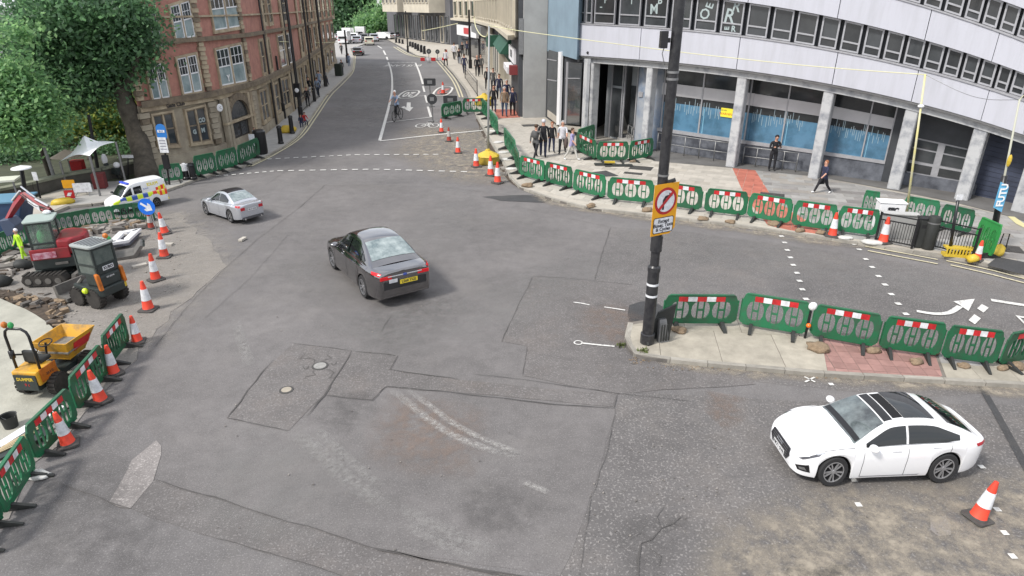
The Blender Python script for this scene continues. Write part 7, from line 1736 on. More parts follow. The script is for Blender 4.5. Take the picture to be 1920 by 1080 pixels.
sp_, SA, SB = lean_pole('sign_post', 'thin black post with a small white sign behind the guard railing', (1779, 478), (1797, 372), .055, .05, M_BLACK)
b = MB(); q_ = SB - SA; b.box(q_.x, q_.y - .05, q_.z - .05, .22, .02, .20); b.obj('sign_plate', M_RETRO_W, sp_)
gp, GA, GB_ = lean_pole('grey_pole', 'slim grey pole in a yellow weighted foot at the closed lane', (915, 303), (917, 48), .075, .05, mat('grey_pole', (.30, .31, .31), .5), z=.02)
def octa(loc, s, label):
    t = thing('pole_foot', label, 'base', loc, .2, 'yellow topped pole feet', s)
    b = MB(); b.lathe([(.52, 0), (.56, .05), (.54, .34), (.52, .36)], 8); b.obj('drum', mat('olive_plastic', (.42, .30, .03), .6, var=.4, vscale=4), t)
    b = MB(); b.lathe([(.56, .36), (.50, .42), (.12, .60), (.10, .66)], 8); b.obj('lid', M_YELL, t); return t
octa(G(915, 306, .02), 1.25, 'yellow octagonal foot of the grey pole between the orange cones'); octa(G(908, 197, KZ), 1.6, 'yellow octagonal lid further up behind the closed lane barrier')
wires = []
def wire(name, pts, y0, y1, r, m, label):
    P_ = [Yhit(x, y, lerp(y0, y1, i / (len(pts) - 1))) for i, (x, y) in enumerate(pts)]
    b = MB(); b.tube(cr([tuple(p) for p in P_], 30), r, 5); tag(b.obj(name, m, None, smooth='all'), label, 'wire')
M_WIRE = mat('pale_wire', (.62, .60, .36), .6)
wire('overhead_wire', [(917, 48), (975, 58), (1100, 75), (1270, 97), (1376, 109), (1500, 122), (1620, 132), (1735, 140)], GA.y, YA.y, .018, M_WIRE, 'pale yellow wire strung across the white building between two poles')
wire('overhead_wire', [(1735, 140), (1800, 172), (1850, 186), (1912, 187)], YA.y, BA.y, .010, M_STEEL, 'thin grey wire from the yellow pole to the right edge pole')
wire('overhead_wire', [(1912, 187), (1925, 178), (1960, 190)], BA.y, BA.y, .010, M_WIRE, 'short wire leaving the right edge pole')
wire('overhead_wire', [(791, 58), (822, 52), (858, 44)], 120, 100, .05, M_WIRE, 'pale wire crossing the dark office block up the street')
wire('overhead_wire', [(889, 33), (892, 50), (900, 64), (910, 69), (917, 60)], 60, GA.y, .04, M_WIRE, 'looped yellow cable hanging beside the top of the grey pole')
wire('overhead_wire', [(524, 78), (560, 79), (600, 80), (632, 79)], 52, 100, .03, M_WIRE, 'pale wire along the brick building')
# white cabinet, grey cabinet, bins, railing
p = G(1660, 428, KZ); t = thing('feeder_cabinet', 'white electricity feeder cabinet standing behind the railing', 'cabinet', p, -.22)
b = MB(); b.box(0, 0, 0, .95, .6, 1.12); b.obj('case', M_WHITE, t, bevel=.03); b = MB(); b.box(0, 0, 1.12, 1.02, .66, .05); b.obj('lid', M_WHITE, t, bevel=.02); text('SFC', .24, M_TXT, t, frame_T((.02, -.306, .86), (1, 0, 0), (0, 0, 1)), bold=.02)
p = G(1677, 446, KZ); t = thing('signal_cabinet', 'light grey control cabinet directly behind the left bars of the railing', 'cabinet', p, -.24)
b = MB(); b.box(0, 0.05, 0, 1.25, .35, .98); b.obj('case', mat('cabinet_grey', (.36, .36, .35), .6, var=.15, vscale=3), t, bevel=.02); b = MB(); b.box(0, .03, .98, 1.32, .42, .04); b.obj('lid', mat('cabinet_lid', (.44, .44, .43), .5), t)
def railing(label, a, c, h, nb, group='guard railings'):
    A, B_ = G(*a, KZ), G(*c, KZ); L = (B_ - A).length; t = thing('guard_railing', label, 'railing', A, math.atan2(B_.y - A.y, B_.x - A.x), group)
    for z in (.12, h * .80, h): b = MB(); b.box(L / 2, 0, z - .02, L, .045, .04); b.obj('rail', M_BLACK, t)
    for x in (0, L): b = MB(); b.box(x, 0, 0, .075, .075, h + .06); b.obj('post', M_BLACK, t)
    me = MB().box(0, 0, .12, .018, .018, h * .80 - .12).mesh('bar', M_BLACK)
    for k in range(1, nb): piece('bar', me, t, (L * k / nb, 0, 0))
    return t
railing('black guard railing in front of the grey control cabinet', (1641, 452), (1709, 466), 1.12, 14); railing('black guard railing right of the black bins by the signal pit', (1747, 466), (1822, 485), 1.1, 15)
railing('dark guard railing on the pavement in front of the shops up the street', (895, 180), (872, 147), 1.5, 20); railing('black guard railing along the kerb by the brick building', (567, 210), (599, 182), 1.3, 20)
p = G(1722, 462, KZ); t = thing('litter_bin', 'square black litter bin behind the railing, left of the round one', 'bin', p, -.2); b = MB(); b.box(0, 0, 0, .42, .42, 1.10); b.obj('body', M_BLKPL, t, bevel=.04); b = MB(); b.box(0, 0, 1.11, .46, .46, .05); b.obj('lid', M_BLACK, t, bevel=.02); b = MB(); b.box(0, -.213, .78, .28, .01, .14); b.obj('slot', M_UNDER, t)
p = G(1738, 466, KZ); t = thing('litter_bin', 'tall round black bin between the square bin and the railing', 'bin', p); b = MB(); b.lathe([(.20, 0), (.22, .05), (.22, 1.2), (.19, 1.26), (.0, 1.28)], 16); b.obj('body', M_BLKPL, t, smooth=True); b = MB(); b.lathe([(.225, 1.0), (.225, 1.05)], 16); b.obj('band', M_STEEL, t)
p = G(1794, 480, KZ); t = thing('cable_crate', 'yellow slotted plastic crate in the railed signal pit', 'crate', p, -.25)
b = MB(); b.box(0, 0, 0, .95, .35, .10); b.box(0, 0, .30, .95, .35, .05)
b.obj('tray', M_YELL, t)
for k in range(9): b = MB(); b.box(-.42 + k * .105, -.16, .10, .05, .03, .2); b.obj('slat', M_YELL, t)
for (x, y), s, l in (((1846, 470), .30, 'yellow sack behind the bright green barrier'), ((1864, 478), .34, 'yellow sack at the foot of the banner pole'), ((1822, 490), .22, 'yellow block right of the railing end post')):
    p = G(x, y, KZ); o = piece('yellow_sack', blob('yellow_sack', M_YELL, 1, .8, .8, x, 9, 6, .4), None, p, .4, (s, s, s)); tag(o, l, 'sack')
p = G(1868, 474, KZ); b = MB(); b.tube([(0, 0, 0), (.05, 0, .75), (.35, .1, .7), (.38, .1, .1)], .02, 6); tag(b.obj('tube_frame', M_BLACK, None, loc=p), 'bent black tube frame beside the foot of the banner pole', 'frame')
# covers lying on the paving by the pen
for (x, y), l, w in (((1131, 309), 'dark rubber mat under the middle pen barrier', 1.0), ((1160, 311), 'dark rubber slab in front of the pen barrier', 1.6)):
    p = G(x, y, KZ); b = MB(); b.box(0, 0, 0, w, .5, .05); tag(b.obj('rubber_mat', M_BLKPL, None, loc=(p.x, p.y, KZ + .004)), l, 'mat')
p = G(1143, 307, KZ); b = MB(); b.box(0, 0, 0, .6, .2, .08); tag(b.obj('yellow_ramp', M_YELL, None, loc=(p.x, p.y, KZ + .06)), 'small yellow ramp block under the pen barrier', 'block')

# ---- signs turned away on the closed lane
def back_sign(base, hpx, w, h, round_, label, z=.02, frame=True, mark=False):
    A = G(*base, z); mp = (A.y * CC + CH * CS) / CF; Hh = hpx * mp / .93; t = thing('temporary_sign', label, 'road sign', A, 0, 'temporary signs on the closed lane')
    b = MB(); b.tube([(-.02, .05, 0), (-.02, .05, Hh)], .05, 6); b.tube([(-.4, 0, .04), (.4, 0, .04)], .04, 6); b.tube([(0, -.4, .04), (0, .4, .04)], .04, 6); b.obj('stand', M_STEEL, t)
    b = MB(); f = lambda x, y, z_: (x, z_, y)
    if round_: b.prism([(w * mp / 2 * math.cos(k * PI / 12), Hh + w * mp / 2 * math.sin(k * PI / 12)) for k in range(24)], -.03, 0, 0, f)
    else: b.prism(rrect(-w * mp / 2, Hh - h * mp / 2, w * mp / 2, Hh + h * mp / 2, .08), -.03, 0, 0, f)
    b.obj('plate', mat('sign_back', (.035, .037, .04), .6, var=.3, vscale=2), t)
    b = MB(); b.box(0, -.045, Hh - .15, w * mp * .4, .02, .3); b.obj('bracket', M_STEEL, t)
    return t
back_sign((808, 200), 41, 22, 13, False, 'dark rectangular sign back standing nearest the speed roundels'); back_sign((812, 228), 38, 19, 19, True, 'round dark sign back at the head of the closed lane'); back_sign((845, 206), 17, 26, 15, False, 'wide dark sign back just behind the crossing barriers', mark=True)
back_sign((805, 118), 19, 9, 9, True, 'far round sign back in the middle of the lane'); back_sign((821, 114), 15, 8, 8, True, 'far round sign back close to the kerb')
p = G(815, 114, .02); b = MB()
for k in range(5): b.box(-2 + k * .9, (k % 2) * .5, 0, .7, .4, .5, k % 2)
o = b.obj('red_barrier_blocks', [M_RETRO_R, M_RETRO_W], None, loc=p); tag(o, 'low red and white blocks under the far round signs', 'barrier')
# bollards and posts
def bollard(x, y, hpx, label, group, m=M_BLACK, top=None, z=KZ, r=.10):
    A = G(x, y, z); mp = (A.y * CC + CH * CS) / CF; Hh = hpx * mp / .93; t = thing('bollard', label, 'bollard', A, 0, group)
    b = MB(); b.lathe([(r * 1.2, 0), (r * 1.2, .1), (r, .14), (r * .9, Hh - .15), (r * 1.1, Hh - .12), (r * .9, Hh), (.01, Hh + .04)], 12); b.obj('post', m, t, smooth=True)
    if top: b = MB(); b.lathe([(r * 1.15, Hh - .35), (r * 1.15, Hh - .02), (.01, Hh + .05)], 12); b.obj('cap', top, t)
for i, (x, y, h) in enumerate([(793, 103, 13), (787, 100, 12), (781, 97, 11), (776, 94, 10), (771, 91, 9), (766, 89, 8), (752, 84, 7), (746, 83, 7), (740, 82, 7)]): bollard(x + 3, y - 2, h, ['nearest', 'second nearest', 'third nearest', 'fourth nearest', 'fifth nearest', 'sixth nearest', 'third farthest', 'second farthest', 'farthest'][i] + ' black bollard of the row along the far right kerb', 'bollards along the far kerb', r=.28)
for x, y, h, l, tp in ((548, 250, 30, 'black bollard by the kerb right of the yellow sack', None), (527, 269, 30, 'black bollard at the kerb between the two building windows', None), (350, 336, 27, 'black bollard with white top left of the green barriers', M_WHITE), (363, 336, 28, 'black bollard beside the white topped one', None)): bollard(x, y, h, l, 'bollards by the corner building', top=tp, r=.16)
p = G(491, 288, KZ); t = thing('litter_bin', 'tall black bin with white blue poster by the arched doorway', 'bin', p); b = MB(); b.lathe([(.35, 0), (.38, .1), (.38, 1.35), (.30, 1.45), (.01, 1.5)], 16); b.obj('body', M_BLACK, t, smooth=True); b = MB(); b.box(-.30, -.32, .55, .42, .05, .7); b.obj('poster', M_RETRO_W, t)
p = G(540, 248, KZ); o = piece('yellow_sack', blob('yellow_sack', mat('ochre', (.5, .35, .04), .8), 1, .8, .5, 4, 9, 6, .4), None, p, .4, (.6, .6, .6)); tag(o, 'ochre sack on the pavement between the black bollards', 'sack')
p = G(636, 142, KZ); b = MB(); b.box(0, 0, 0, .9, .9, 1.5); tag(b.obj('street_bin', C_DGR, None, bevel=.1, loc=p), 'dark green street bin up the left kerb', 'bin')
def lamp_col(base, top, r, label, head=None, z=KZ):
    A = G(*base, z); zt = min(11.0, zat(max(top, 12), A.x, A.y)) if top > 12 else 11.0; t = thing('lamp_post', label, 'lamp post', A)
    b = MB(); b.tube([(0, 0, 0), (0, 0, 1.2), (0, 0, 1.25), (0, 0, zt)], [r * 1.5, r * 1.5, r, r * .8], 10); b.obj('shaft', M_BLACK, t, smooth=True)
    return t, A, zt
t, A, zt = lamp_col((566, 230), 0, .12, 'tall black lamp post at the kerb in front of the brick building')
b = MB(); z = zat(172, A.x, A.y); b.box(0, 0, z - .5, .45, .4, 1.0); b.obj('signal_head', M_BLACK, t); b = MB(); b.ball((.0, -.22, z + .0), .17, 10, 6, sq=(1, .3, 1)); b.obj('signal_disc', M_WHITE, t)
lamp_col((534, 222), 108, .09, 'slim grey post against the sandstone windows'); lamp_col((590, 190), 0, .10, 'black lamp post further up beside the brick building'); lamp_col((611, 162), 0, .14, 'dark lamp post beyond the second wire'); lamp_col((652, 118), 58, .16, 'black traffic post at the far left kerb')
lamp_col((882, 128), 20, .18, 'dark lamp post in front of the bank'); lamp_col((900, 118), 62, .10, 'slim grey post beside the white shopfront'); lamp_col((765, 98), 22, .14, 'dark lamp post before the overhanging office block')
# bus stop flag
A = G(318, 346, KZ); t = thing('bus_stop', 'bus stop post with blue round flag and white timetable plate by the corner building', 'bus stop', A); B_ = Yhit(303, 238, A.y) - A
b = MB(); b.tube([(0, 0, 0), B_], .05, 8); b.obj('post', M_BLACK, t); f = lambda k: B_ * k
q_ = f(.93); b = MB(); b.prism(rrect(-.24, -.42, .24, .36, .22, 6), 0, .03, 0, lambda x, y, z: q_ + Vector((x, -.08 - z, y))); b.obj('flag', mat('flag_blue', (.02, .16, .48), .4), t)
b = MB(); b.box(q_.x, q_.y - .12, q_.z - .05, .34, .01, .12); b.obj('flag_bus', M_WHITE, t); text('BUS', .13, mat('flag_text', (.02, .10, .3), .5), t, frame_T(q_ + Vector((0, -.13, .01)), (1, 0, 0), (0, 0, 1)))
q2 = f(.70); b = MB(); b.box(q2.x, q2.y - .1, q2.z - .38, .42, .03, .76); b.obj('timetable', M_RETRO_W, t)
for k in range(4): b = MB(); b.box(q2.x, q2.y - .118, q2.z - .22 + k * .14, .3, .004, .04); b.obj('text_line', mat('grey_ink', (.2, .2, .25), .7), t)
q3 = f(.42); b = MB(); b.box(q3.x, q3.y - .05, q3.z - .4, .30, .12, .7); b.obj('information_box', M_BLACK, t)
# blue arrow sign on its frame
A = G(308, 434, .02); t = thing('arrow_sign', 'round blue keep right arrow sign on a folding stand among the cones', 'road sign', A, 0)
mp = (A.y * CC + CH * CS) / CF; zc0 = 46 * mp / .93; fx = -.42
b = MB(); b.prism([(fx + .34 * math.cos(k * PI / 16), zc0 + .34 * math.sin(k * PI / 16)) for k in range(32)], 0, .02, 0, lambda x, y, z: (x, -.1 - z, y)); b.obj('disc', mat('sign_blue', (.01, .14, .62), .35), t)
aa = -.60; ca, sa = math.cos(aa), math.sin(aa); ap = [(-.26, -.045), (.02, -.045), (-.04, -.17), (.08, -.17), (.26, 0), (.08, .17), (-.04, .17), (.02, .045), (-.26, .045)]
b = MB(); b.prism([(fx + x * ca - y * sa, zc0 + x * sa + y * ca) for x, y in ap], 0, .004, 0, lambda x, y, z: (x, -.123 - z, y)); b.obj('arrow', M_RETRO_W, t)
b = MB(); b.tube([(fx - .1, -.08, zc0 + .25), (.25, .1, 0)], .02, 6); b.tube([(fx + .1, -.05, zc0 - .2), (-.1, -.35, 0)], .02, 6); b.tube([(fx, -.05, zc0), (-.45, .3, 0)], .02, 6); b.obj('stand', M_STEEL, t)
# ============================================================ PLANT IN THE LEFT WORKS
M_DRED = mat('machine_red', (.27, .014, .022), .4, col2=(.13, .02, .02), vscale=3, coat=.2, lo=.3, hi=.52)
M_DORG = mat('machine_orange', (.62, .17, .015), .5, var=.5, vscale=4)
M_DYEL = mat('machine_yellow', (.60, .31, .02), .5, col2=(.27, .17, .06), vscale=3, lo=.3, hi=.52)
M_DBLK = mat('machine_charcoal', (.030, .040, .038), .5, var=.35, vscale=4)
M_DSTL = mat('worn_steel', (.19, .18, .165), .55, .3, var=.4, vscale=5)
M_MUD = mat('muddy_rubber', (.045, .04, .035), .9, var=.5, vscale=6)
M_CABG = glass('cab_glass', (.05, .07, .065), .1, 1.5, var=(.10, .12, .11), vs=3)
M_SEATG = mat('green_vest', (.05, .42, .12), .7, var=.4, vscale=6)
def tyre(root, x, y, R, w, axis='x', name='wheel', n=18, m=M_MUD, hub=M_DYEL):
    f = (lambda a, b_, c_: (x + c_, y + a, R + b_)) if axis == 'x' else (lambda a, b_, c_: (x + a, y + c_, R + b_))
    b = MB(); b.lathe([(R * .5, -w / 2), (R * .93, -w / 2), (R, -w * .36), (R, w * .36), (R * .93, w / 2), (R * .5, w / 2)], n, f=f)
    for k in range(n):
        a = 2 * PI * k / n; ca, sa = math.cos(a), math.sin(a); t = .035
        b.prism([(R * .98 * ca - t * sa, R * .98 * sa + t * ca), (R * .98 * ca + t * sa, R * .98 * sa - t * ca), (R * 1.06 * ca + t * sa, R * 1.06 * sa - t * ca), (R * 1.06 * ca - t * sa, R * 1.06 * sa + t * ca)], -w / 2, w / 2, 0, f)
    o = b.obj(name, m, root, smooth=True); b = MB(); b.lathe([(R * .5, -w * .42), (R * .3, -w * .3), (R * .3, w * .3), (R * .5, w * .42)], 14, f=f); b.obj('hub', hub, o); return o
# red mini excavator
ex = thing('mini_excavator', 'red mini excavator with dark cab and raised boom standing over the trench', 'digger', (-15.05, 20.05, .08), .12)
for sy in (-.72, .72):
    pr = [(-1.0, .22), (-.90, .05), (.30, .05), (.42, .22), (.32, .42), (-.90, .42)]; b = MB(); b.prism(pr, sy - .17, sy + .17, 0, lambda x, y, z: (x, z, y)); tr = b.obj('track', M_MUD, ex, bevel=.05)
    for k in range(9): b = MB(); b.box(-.86 + k * .14, sy, .415, .07, .36, .03); b.obj('track_pad', M_MUD, tr)
    for k in range(4): b = MB(); b.tube([(-.75 + k * .3, sy - .19, .22), (-.75 + k * .3, sy + .19, .22)], .10, 10); b.obj('roller', M_DSTL, tr)
b = MB(); b.box(-.3, 0, .18, .8, 1.2, .25); b.lathe([(.42, .42), (.42, .56)], 16, f=lambda x, y, z: (x - .2, y, z)); b.obj('undercarriage', M_DBLK, ex)
b = MB(); b.prism([(.62, .06), (.76, .06), (.70, .25), (.78, .44), (.64, .44), (.60, .25)], -.95, .95, 0, lambda x, y, z: (x, z, y)); b.obj('dozer_blade', M_DSTL, ex)
for sy in (-.35, .35): b = MB(); b.box(.40, sy, .18, .5, .10, .12); b.obj('blade_arm', M_DBLK, ex)
HT = Matrix.Translation((-.05, .05, .08)) @ Matrix.Rotation(.30, 4, 'Z'); HB = lambda: MB(HT)
hs = HB(); hs.prism([(-.70, -.60), (.55, -.66), (.86, -.42), (.92, 0), (.86, .42), (.55, .66), (-.70, .60)], .46, .86); hs.obj('turntable', M_DBLK, ex, bevel=.03)
b = HB(); b.prism([(.05, -.60), (.50, -.66), (.86, -.41), (.92, 0), (.86, .41), (.5, .66), (.05, .6)], .87, 1.42); b.obj('engine_cover', M_DRED, ex, bevel=.10)
b = HB(); b.prism([(-.70, -.66), (.40, -.72), (.40, -.66), (-.70, -.60)], .80, 1.16); sp = b.obj('side_panel', M_DRED, ex, bevel=.02)
b = HB(); b.prism([(-.62, .86), (.02, .86), (.02, 1.06), (-.62, 1.06)], -.73, -.712, 0, lambda x, y, z: (x, z, y)); b.obj('side_label', mat('pink_label', (.62, .45, .52), .5, col2=(.35, .08, .12), vscale=7), ex)
b = HB(); b.box(.10, -.70, .60, .36, .03, .08); b.obj('step_grille', M_DSTL, ex)
cb_ = HB()
for x, y in ((-.60, -.54), (.05, -.54), (-.60, .24), (.05, .24)): cb_.box(x, y, 1.0, .06, .06, 1.0)
for z in (1.0, 1.28, 1.96): cb_.box(-.28, -.55, z, .66, .05, .06); cb_.box(-.28, .24, z, .66, .05, .06); cb_.box(-.60, -.16, z, .05, .78, .06); cb_.box(.05, -.16, z, .05, .78, .06)
cb_.box(-.28, -.16, .86, .74, .84, .18); cb_.obj('cab_frame', M_DBLK, ex)
for args in ((-.28, -.54, 1.07, .60, .012, .9), (-.28, .24, 1.07, .60, .012, .9), (.05, -.16, 1.07, .012, .74, .9)): b = HB(); b.box(*args); b.obj('cab_window', mat('clear_cab_glass', (.5, .6, .55), .05, trans=.85), ex)
b = HB(); b.prism(rrect(-.68, -.62, .16, .34, .12), 2.02, 2.08); b.obj('cab_roof', mat('roof_green_grey', (.30, .36, .33), .5), ex, bevel=.02); b = HB(); b.ball((-.1, .2, 2.14), .10, 8, 6, sq=(1.2, 1, .7)); b.obj('beacon', M_WHITE, ex)
b = HB(); b.ball((-.28, -.14, 1.40), .22, 10, 8, sq=(1, .8, 1.4)); b.ball((-.28, -.14, 1.80), .11, 8, 6); b.obj('operator_vest', M_SEATG, ex, smooth='all')
iv = ex.matrix_basis.inverted()
bt = [Yhit(105, 448, 21.3), Yhit(101, 425, 21.5), Yhit(92, 396, 21.7)]; bt2 = [Yhit(94, 397, 21.7), Yhit(70, 384, 21.9), Yhit(44, 364, 22.1)]; bt3 = [Yhit(46, 364, 22.1), Yhit(32, 382, 22.1), Yhit(12, 415, 22.1)]
Lx = lambda P_: [iv @ p for p in P_]
b = MB(); b.tube(Lx(bt), [.16, .15, .17], 4); b.obj('boom_foot', M_DBLK, ex); b = MB(); b.tube(Lx(bt2), [.17, .15, .11], 4); bo = b.obj('boom', M_DRED, ex); b = MB(); b.tube([p + Vector((0, 0, .2)) for p in Lx([bt2[0], bt2[1]])], .05, 8); b.tube([p + Vector((.06, -.1, .3)) for p in Lx([bt2[1], bt2[2]])], .035, 8); b.obj('ram', M_CHROME, bo)
b = MB(); q_ = Lx([bt2[0], bt2[2]]); m1 = q_[0].lerp(q_[1], .3); m2 = q_[0].lerp(q_[1], .75); dn = Vector((0, -.19, -.02)); b.hexa([m1 + dn + Vector((0, 0, -.10)), m2 + dn + Vector((0, 0, -.08)), m2 + dn + Vector((0, .02, -.08)), m1 + dn + Vector((0, .02, -.10)), m1 + dn + Vector((0, 0, .08)), m2 + dn + Vector((0, 0, .08)), m2 + dn + Vector((0, .02, .08)), m1 + dn + Vector((0, .02, .08))]); b.obj('boom_label', M_RETRO_W, bo)
b = MB(); b.tube(Lx(bt3), [.12, .13, .08], 4); ar_ = b.obj('arm', M_DRED, ex); b = MB(); b.tube([p + Vector((-.12, 0, .12)) for p in Lx(bt3[:2])], .04, 8); b.obj('ram', M_CHROME, ar_)
e_ = iv @ bt3[2]; b = MB(); b.prism([(-.10, .1), (.25, .15), (.42, -.10), (.30, -.42), (.02, -.50), (-.05, -.2)], -.28, .28, 0, lambda x, y, z: e_ + Vector((x, z, y))); b.obj('bucket', mat('bucket_blue_grey', (.05, .07, .12), .5), ex, bevel=.03)
for k, dx in enumerate((-.05, .05)): b = MB(); b.tube(cr([tuple(p + Vector((dx, -.16, .05))) for p in Lx([bt[0], bt[2], bt2[1], bt2[2]])], 16), .018, 5); b.obj('hose', M_BLKPL, ex)
# charcoal compact loader with cab
h_ = math.atan2(.34, -.94); ld = thing('compact_loader', 'charcoal compact loader with orange lights and closed cab, seen from behind', 'loader', (-12.55, 18.1, .02), h_, None, (.9, .86, .95))
for x in (0, .78):
    for sy in (-1, 1): tyre(ld, x, sy * .46, .30 if x else .33, .24, 'y', hub=M_DBLK)
b = MB(); b.prism([(-.45, -.42), (-.45, .42), (-.30, .55), (.25, .55), (.95, .45), (.95, -.45), (.25, -.55), (-.30, -.55)], .42, .72); b.obj('chassis', M_DBLK, ld, bevel=.05)
b = MB(); b.prism([(-.40, -.40), (-.40, .40), (.3, .42), (.3, -.42)], .72, 1.12); ho = b.obj('hood', M_DBLK, ld, bevel=.06)
for sy in (-1, 1): b = MB(); b.prism([(-.46, .66), (-.36, .66), (-.28, 1.22), (-.40, 1.18)], sy * .47 - .06, sy * .47 + .06, 0, lambda x, y, z: (x, z, y)); b.obj('side_light', M_DORG, ld, bevel=.02)
b = MB(); b.box(-.43, -.42, .50, .03, .12, .16); b.obj('number_tag', M_YELL, ld)
b = MB()
for x, y in ((-.30, -.40), (-.30, .40), (.50, -.40), (.50, .40)): b.box(x, y, 1.08, .07, .07, .95)
for z in (1.08, 1.40, 1.95): b.box(-.30, 0, z, .06, .8, .07); b.box(.50, 0, z, .06, .8, .07); b.box(.10, -.40, z, .80, .06, .07); b.box(.10, .40, z, .80, .06, .07)
b.obj('cab_frame', M_DBLK, ld)
for a in ((-.31, 0, 1.45, .02, .70, .50), (.50, 0, 1.45, .02, .7, .5), (.10, -.40, 1.15, .74, .02, .80), (.10, .40, 1.15, .74, .02, .80)): b = MB(); b.box(*a); b.obj('cab_window', M_CABG, ld)
b = MB(); b.box(-.335, 0, 1.16, .03, .74, .24); b.obj('cab_panel', M_DBLK, ld); b = MB(); b.box(-.36, -.02, 1.24, .01, .42, .14); pl_ = b.obj('name_plate', M_RETRO_W, ld); text('KUBO', .13, M_TXT, pl_, frame_T((-.368, -.02, 1.31), (0, -1, 0), (0, 0, 1)), bold=.005); text('KX 057-4', .075, M_WTXT, ho, frame_T((-.412, .02, 1.02), (0, -1, 0), (0, 0, 1)))
b = MB(); b.prism(rrect(-.40, -.50, .60, .50, .14), 2.03, 2.10); rf = b.obj('cab_roof', mat('roof_pale', (.30, .32, .31), .5), ld, bevel=.02)
for k in range(6): b = MB(); b.box(-.25 + k * .14, 0, 2.10, .05, .7, .02); b.obj('roof_rib', mat('roof_rib', (.16, .17, .18), .5), rf)
b = MB(); b.ball((-.15, -.38, 2.22), .09, 8, 6); b.obj('beacon', M_DORG, ld); b = MB(); b.ball((-.2, -.44, 2.13), .07, 8, 6); b.obj('green_beacon', M_SEATG, ld); b = MB(); b.ball((.2, .62, .62), .10, 8, 6); b.obj('hi_vis_rag', M_HY, ld)
b = MB(); b.prism([(0, 0), (.5, .1), (.55, .5), (.42, .52), (.36, .2), (0, .12)], -.6, .6, 0, lambda x, y, z: (1.25 + x, z, .05 + y)); b.tube([(.6, -.3, .9), (1.25, -.35, .35)], .06, 6); b.tube([(.6, .3, .9), (1.25, .35, .35)], .06, 6); b.obj('front_bucket', M_DSTL, ld)
p = G(236, 480, .02); t = thing('digger_bucket', 'dark steel digging bucket lying on the rubble behind the loader', 'bucket', p, .5)
b = MB(); b.prism([(0, 0), (.75, .02), (1.05, .40), (.95, .44), (.68, .12), (.05, .10), (.0, .55), (-.08, .55)], -.42, .42, 0, lambda x, y, z: (x - .4, z, y)); b.obj('shell', M_DSTL, t); 
for k in range(5): b = MB(); b.box(.62, -.36 + k * .18, .38, .16, .06, .04); b.obj('tooth', M_DBLK, t)
# yellow dumper
dm = thing('site_dumper', 'yellow and orange site dumper with roll bar and grey lined skip behind the left barriers', 'dumper', (-11.05, 13.30, .1), -.08, None, (.86, .86, .9))
for y in (-.42, .78):
    for sx in (-1, 1): tyre(dm, sx * .46, y, .29, .22, 'x')
b = MB(); b.prism([(-.85, .30), (-.85, .60), (-.2, .62), (.1, .45), (1.0, .45), (1.0, .30)], -.28, .28, 0, lambda x, y, z: (z, x, y)); b.obj('chassis', M_DBLK, dm)
b = MB(); b.prism([(-.88, .45), (-.90, .86), (-.30, .90), (-.12, .48)], -.36, .36, 0, lambda x, y, z: (z, x, y)); bd_ = b.obj('engine_cover', M_DYEL, dm, bevel=.04)
b = MB(); b.box(0, -.905, .34, .62, .03, .44); rp = b.obj('rear_grille', M_DBLK, dm); text('DUMPER', .12, M_YELL, rp, frame_T((0, -.925, .66), (1, 0, 0), (0, 0, 1)), bold=.004); text('9 t', .12, M_RETRO_R, rp, frame_T((.02, -.925, .50), (1, 0, 0), (0, 0, 1)))
b = MB(); b.box(.372, -.52, .52, .02, .56, .36); sd_ = b.obj('side_panel', M_DORG, dm); text('SITE', .15, M_TXT, sd_, frame_T((.386, -.50, .70), (0, 1, 0), (-.3, 0, 1)))
b = MB(); b.box(0, -.30, .88, .42, .38, .12); b.box(0, -.52, .96, .40, .10, .34); b.obj('seat', M_BLKPL, dm, bevel=.04)
b = MB(); b.tube([(-.05, .02, .9), (-.05, .1, 1.2)], .03, 6); b.tube([(-.05 + .16 * math.cos(k * PI / 8), .10 + .16 * math.sin(k * PI / 8), 1.2 + .04 * math.sin(k * PI / 8)) for k in range(17)], .018, 5, cap=False); b.obj('steering_wheel', M_BLACK, dm)
b = MB(); b.tube([(-.34, -.70, .55), (-.34, -.70, 1.80), (-.30, -.70, 1.92), (-.20, -.70, 2.0), (.16, -.70, 2.0), (.28, -.70, 1.92), (.32, -.70, 1.80), (.32, -.70, .55)], .035, 8); b.tube([(-.34, -.70, 1.25), (-.30, -.30, 1.05)], .025, 6); b.box(-.34, -.70, 1.15, .10, .09, .22); b.obj('roll_bar', M_BLACK, dm, smooth='all')
b = MB(); b.ball((-.26, -.70, 2.10), .075, 8, 6, sq=(1, 1, 1.2)); b.obj('orange_beacon', M_DORG, dm); b = MB(); b.ball((-.08, -.70, 2.10), .07, 8, 6, sq=(1, 1, 1.2)); b.obj('green_beacon', M_SEATG, dm)
o0, o1 = [(-.52, .10), (.52, .10), (.52, 1.30), (-.52, 1.30)], [(-.34, .30), (.34, .30), (.30, 1.0), (-.30, 1.0)]; b = MB()
zt_, zb_, th = 1.16, .62, .045
for i in range(4):
    j = (i + 1) % 4; A_, B2, C_, D_ = o1[i], o1[j], o0[j], o0[i]; c_ = Vector((0, .7, 0))
    def ins(p, z, k=.0): v = Vector((p[0], p[1], z)); d = (Vector((p[0], p[1], 0)) - c_).normalized(); return v - d * k
    b.hexa([ins(A_, zb_), ins(B2, zb_), ins(B2, zb_, th), ins(A_, zb_, th), ins(D_, zt_), ins(C_, zt_), ins(C_, zt_, th), ins(D_, zt_, th)], 0)
b.prism([(p[0], p[1]) for p in o1], zb_ - .03, zb_ + .02); sk = b.obj('skip', M_DYEL, dm)
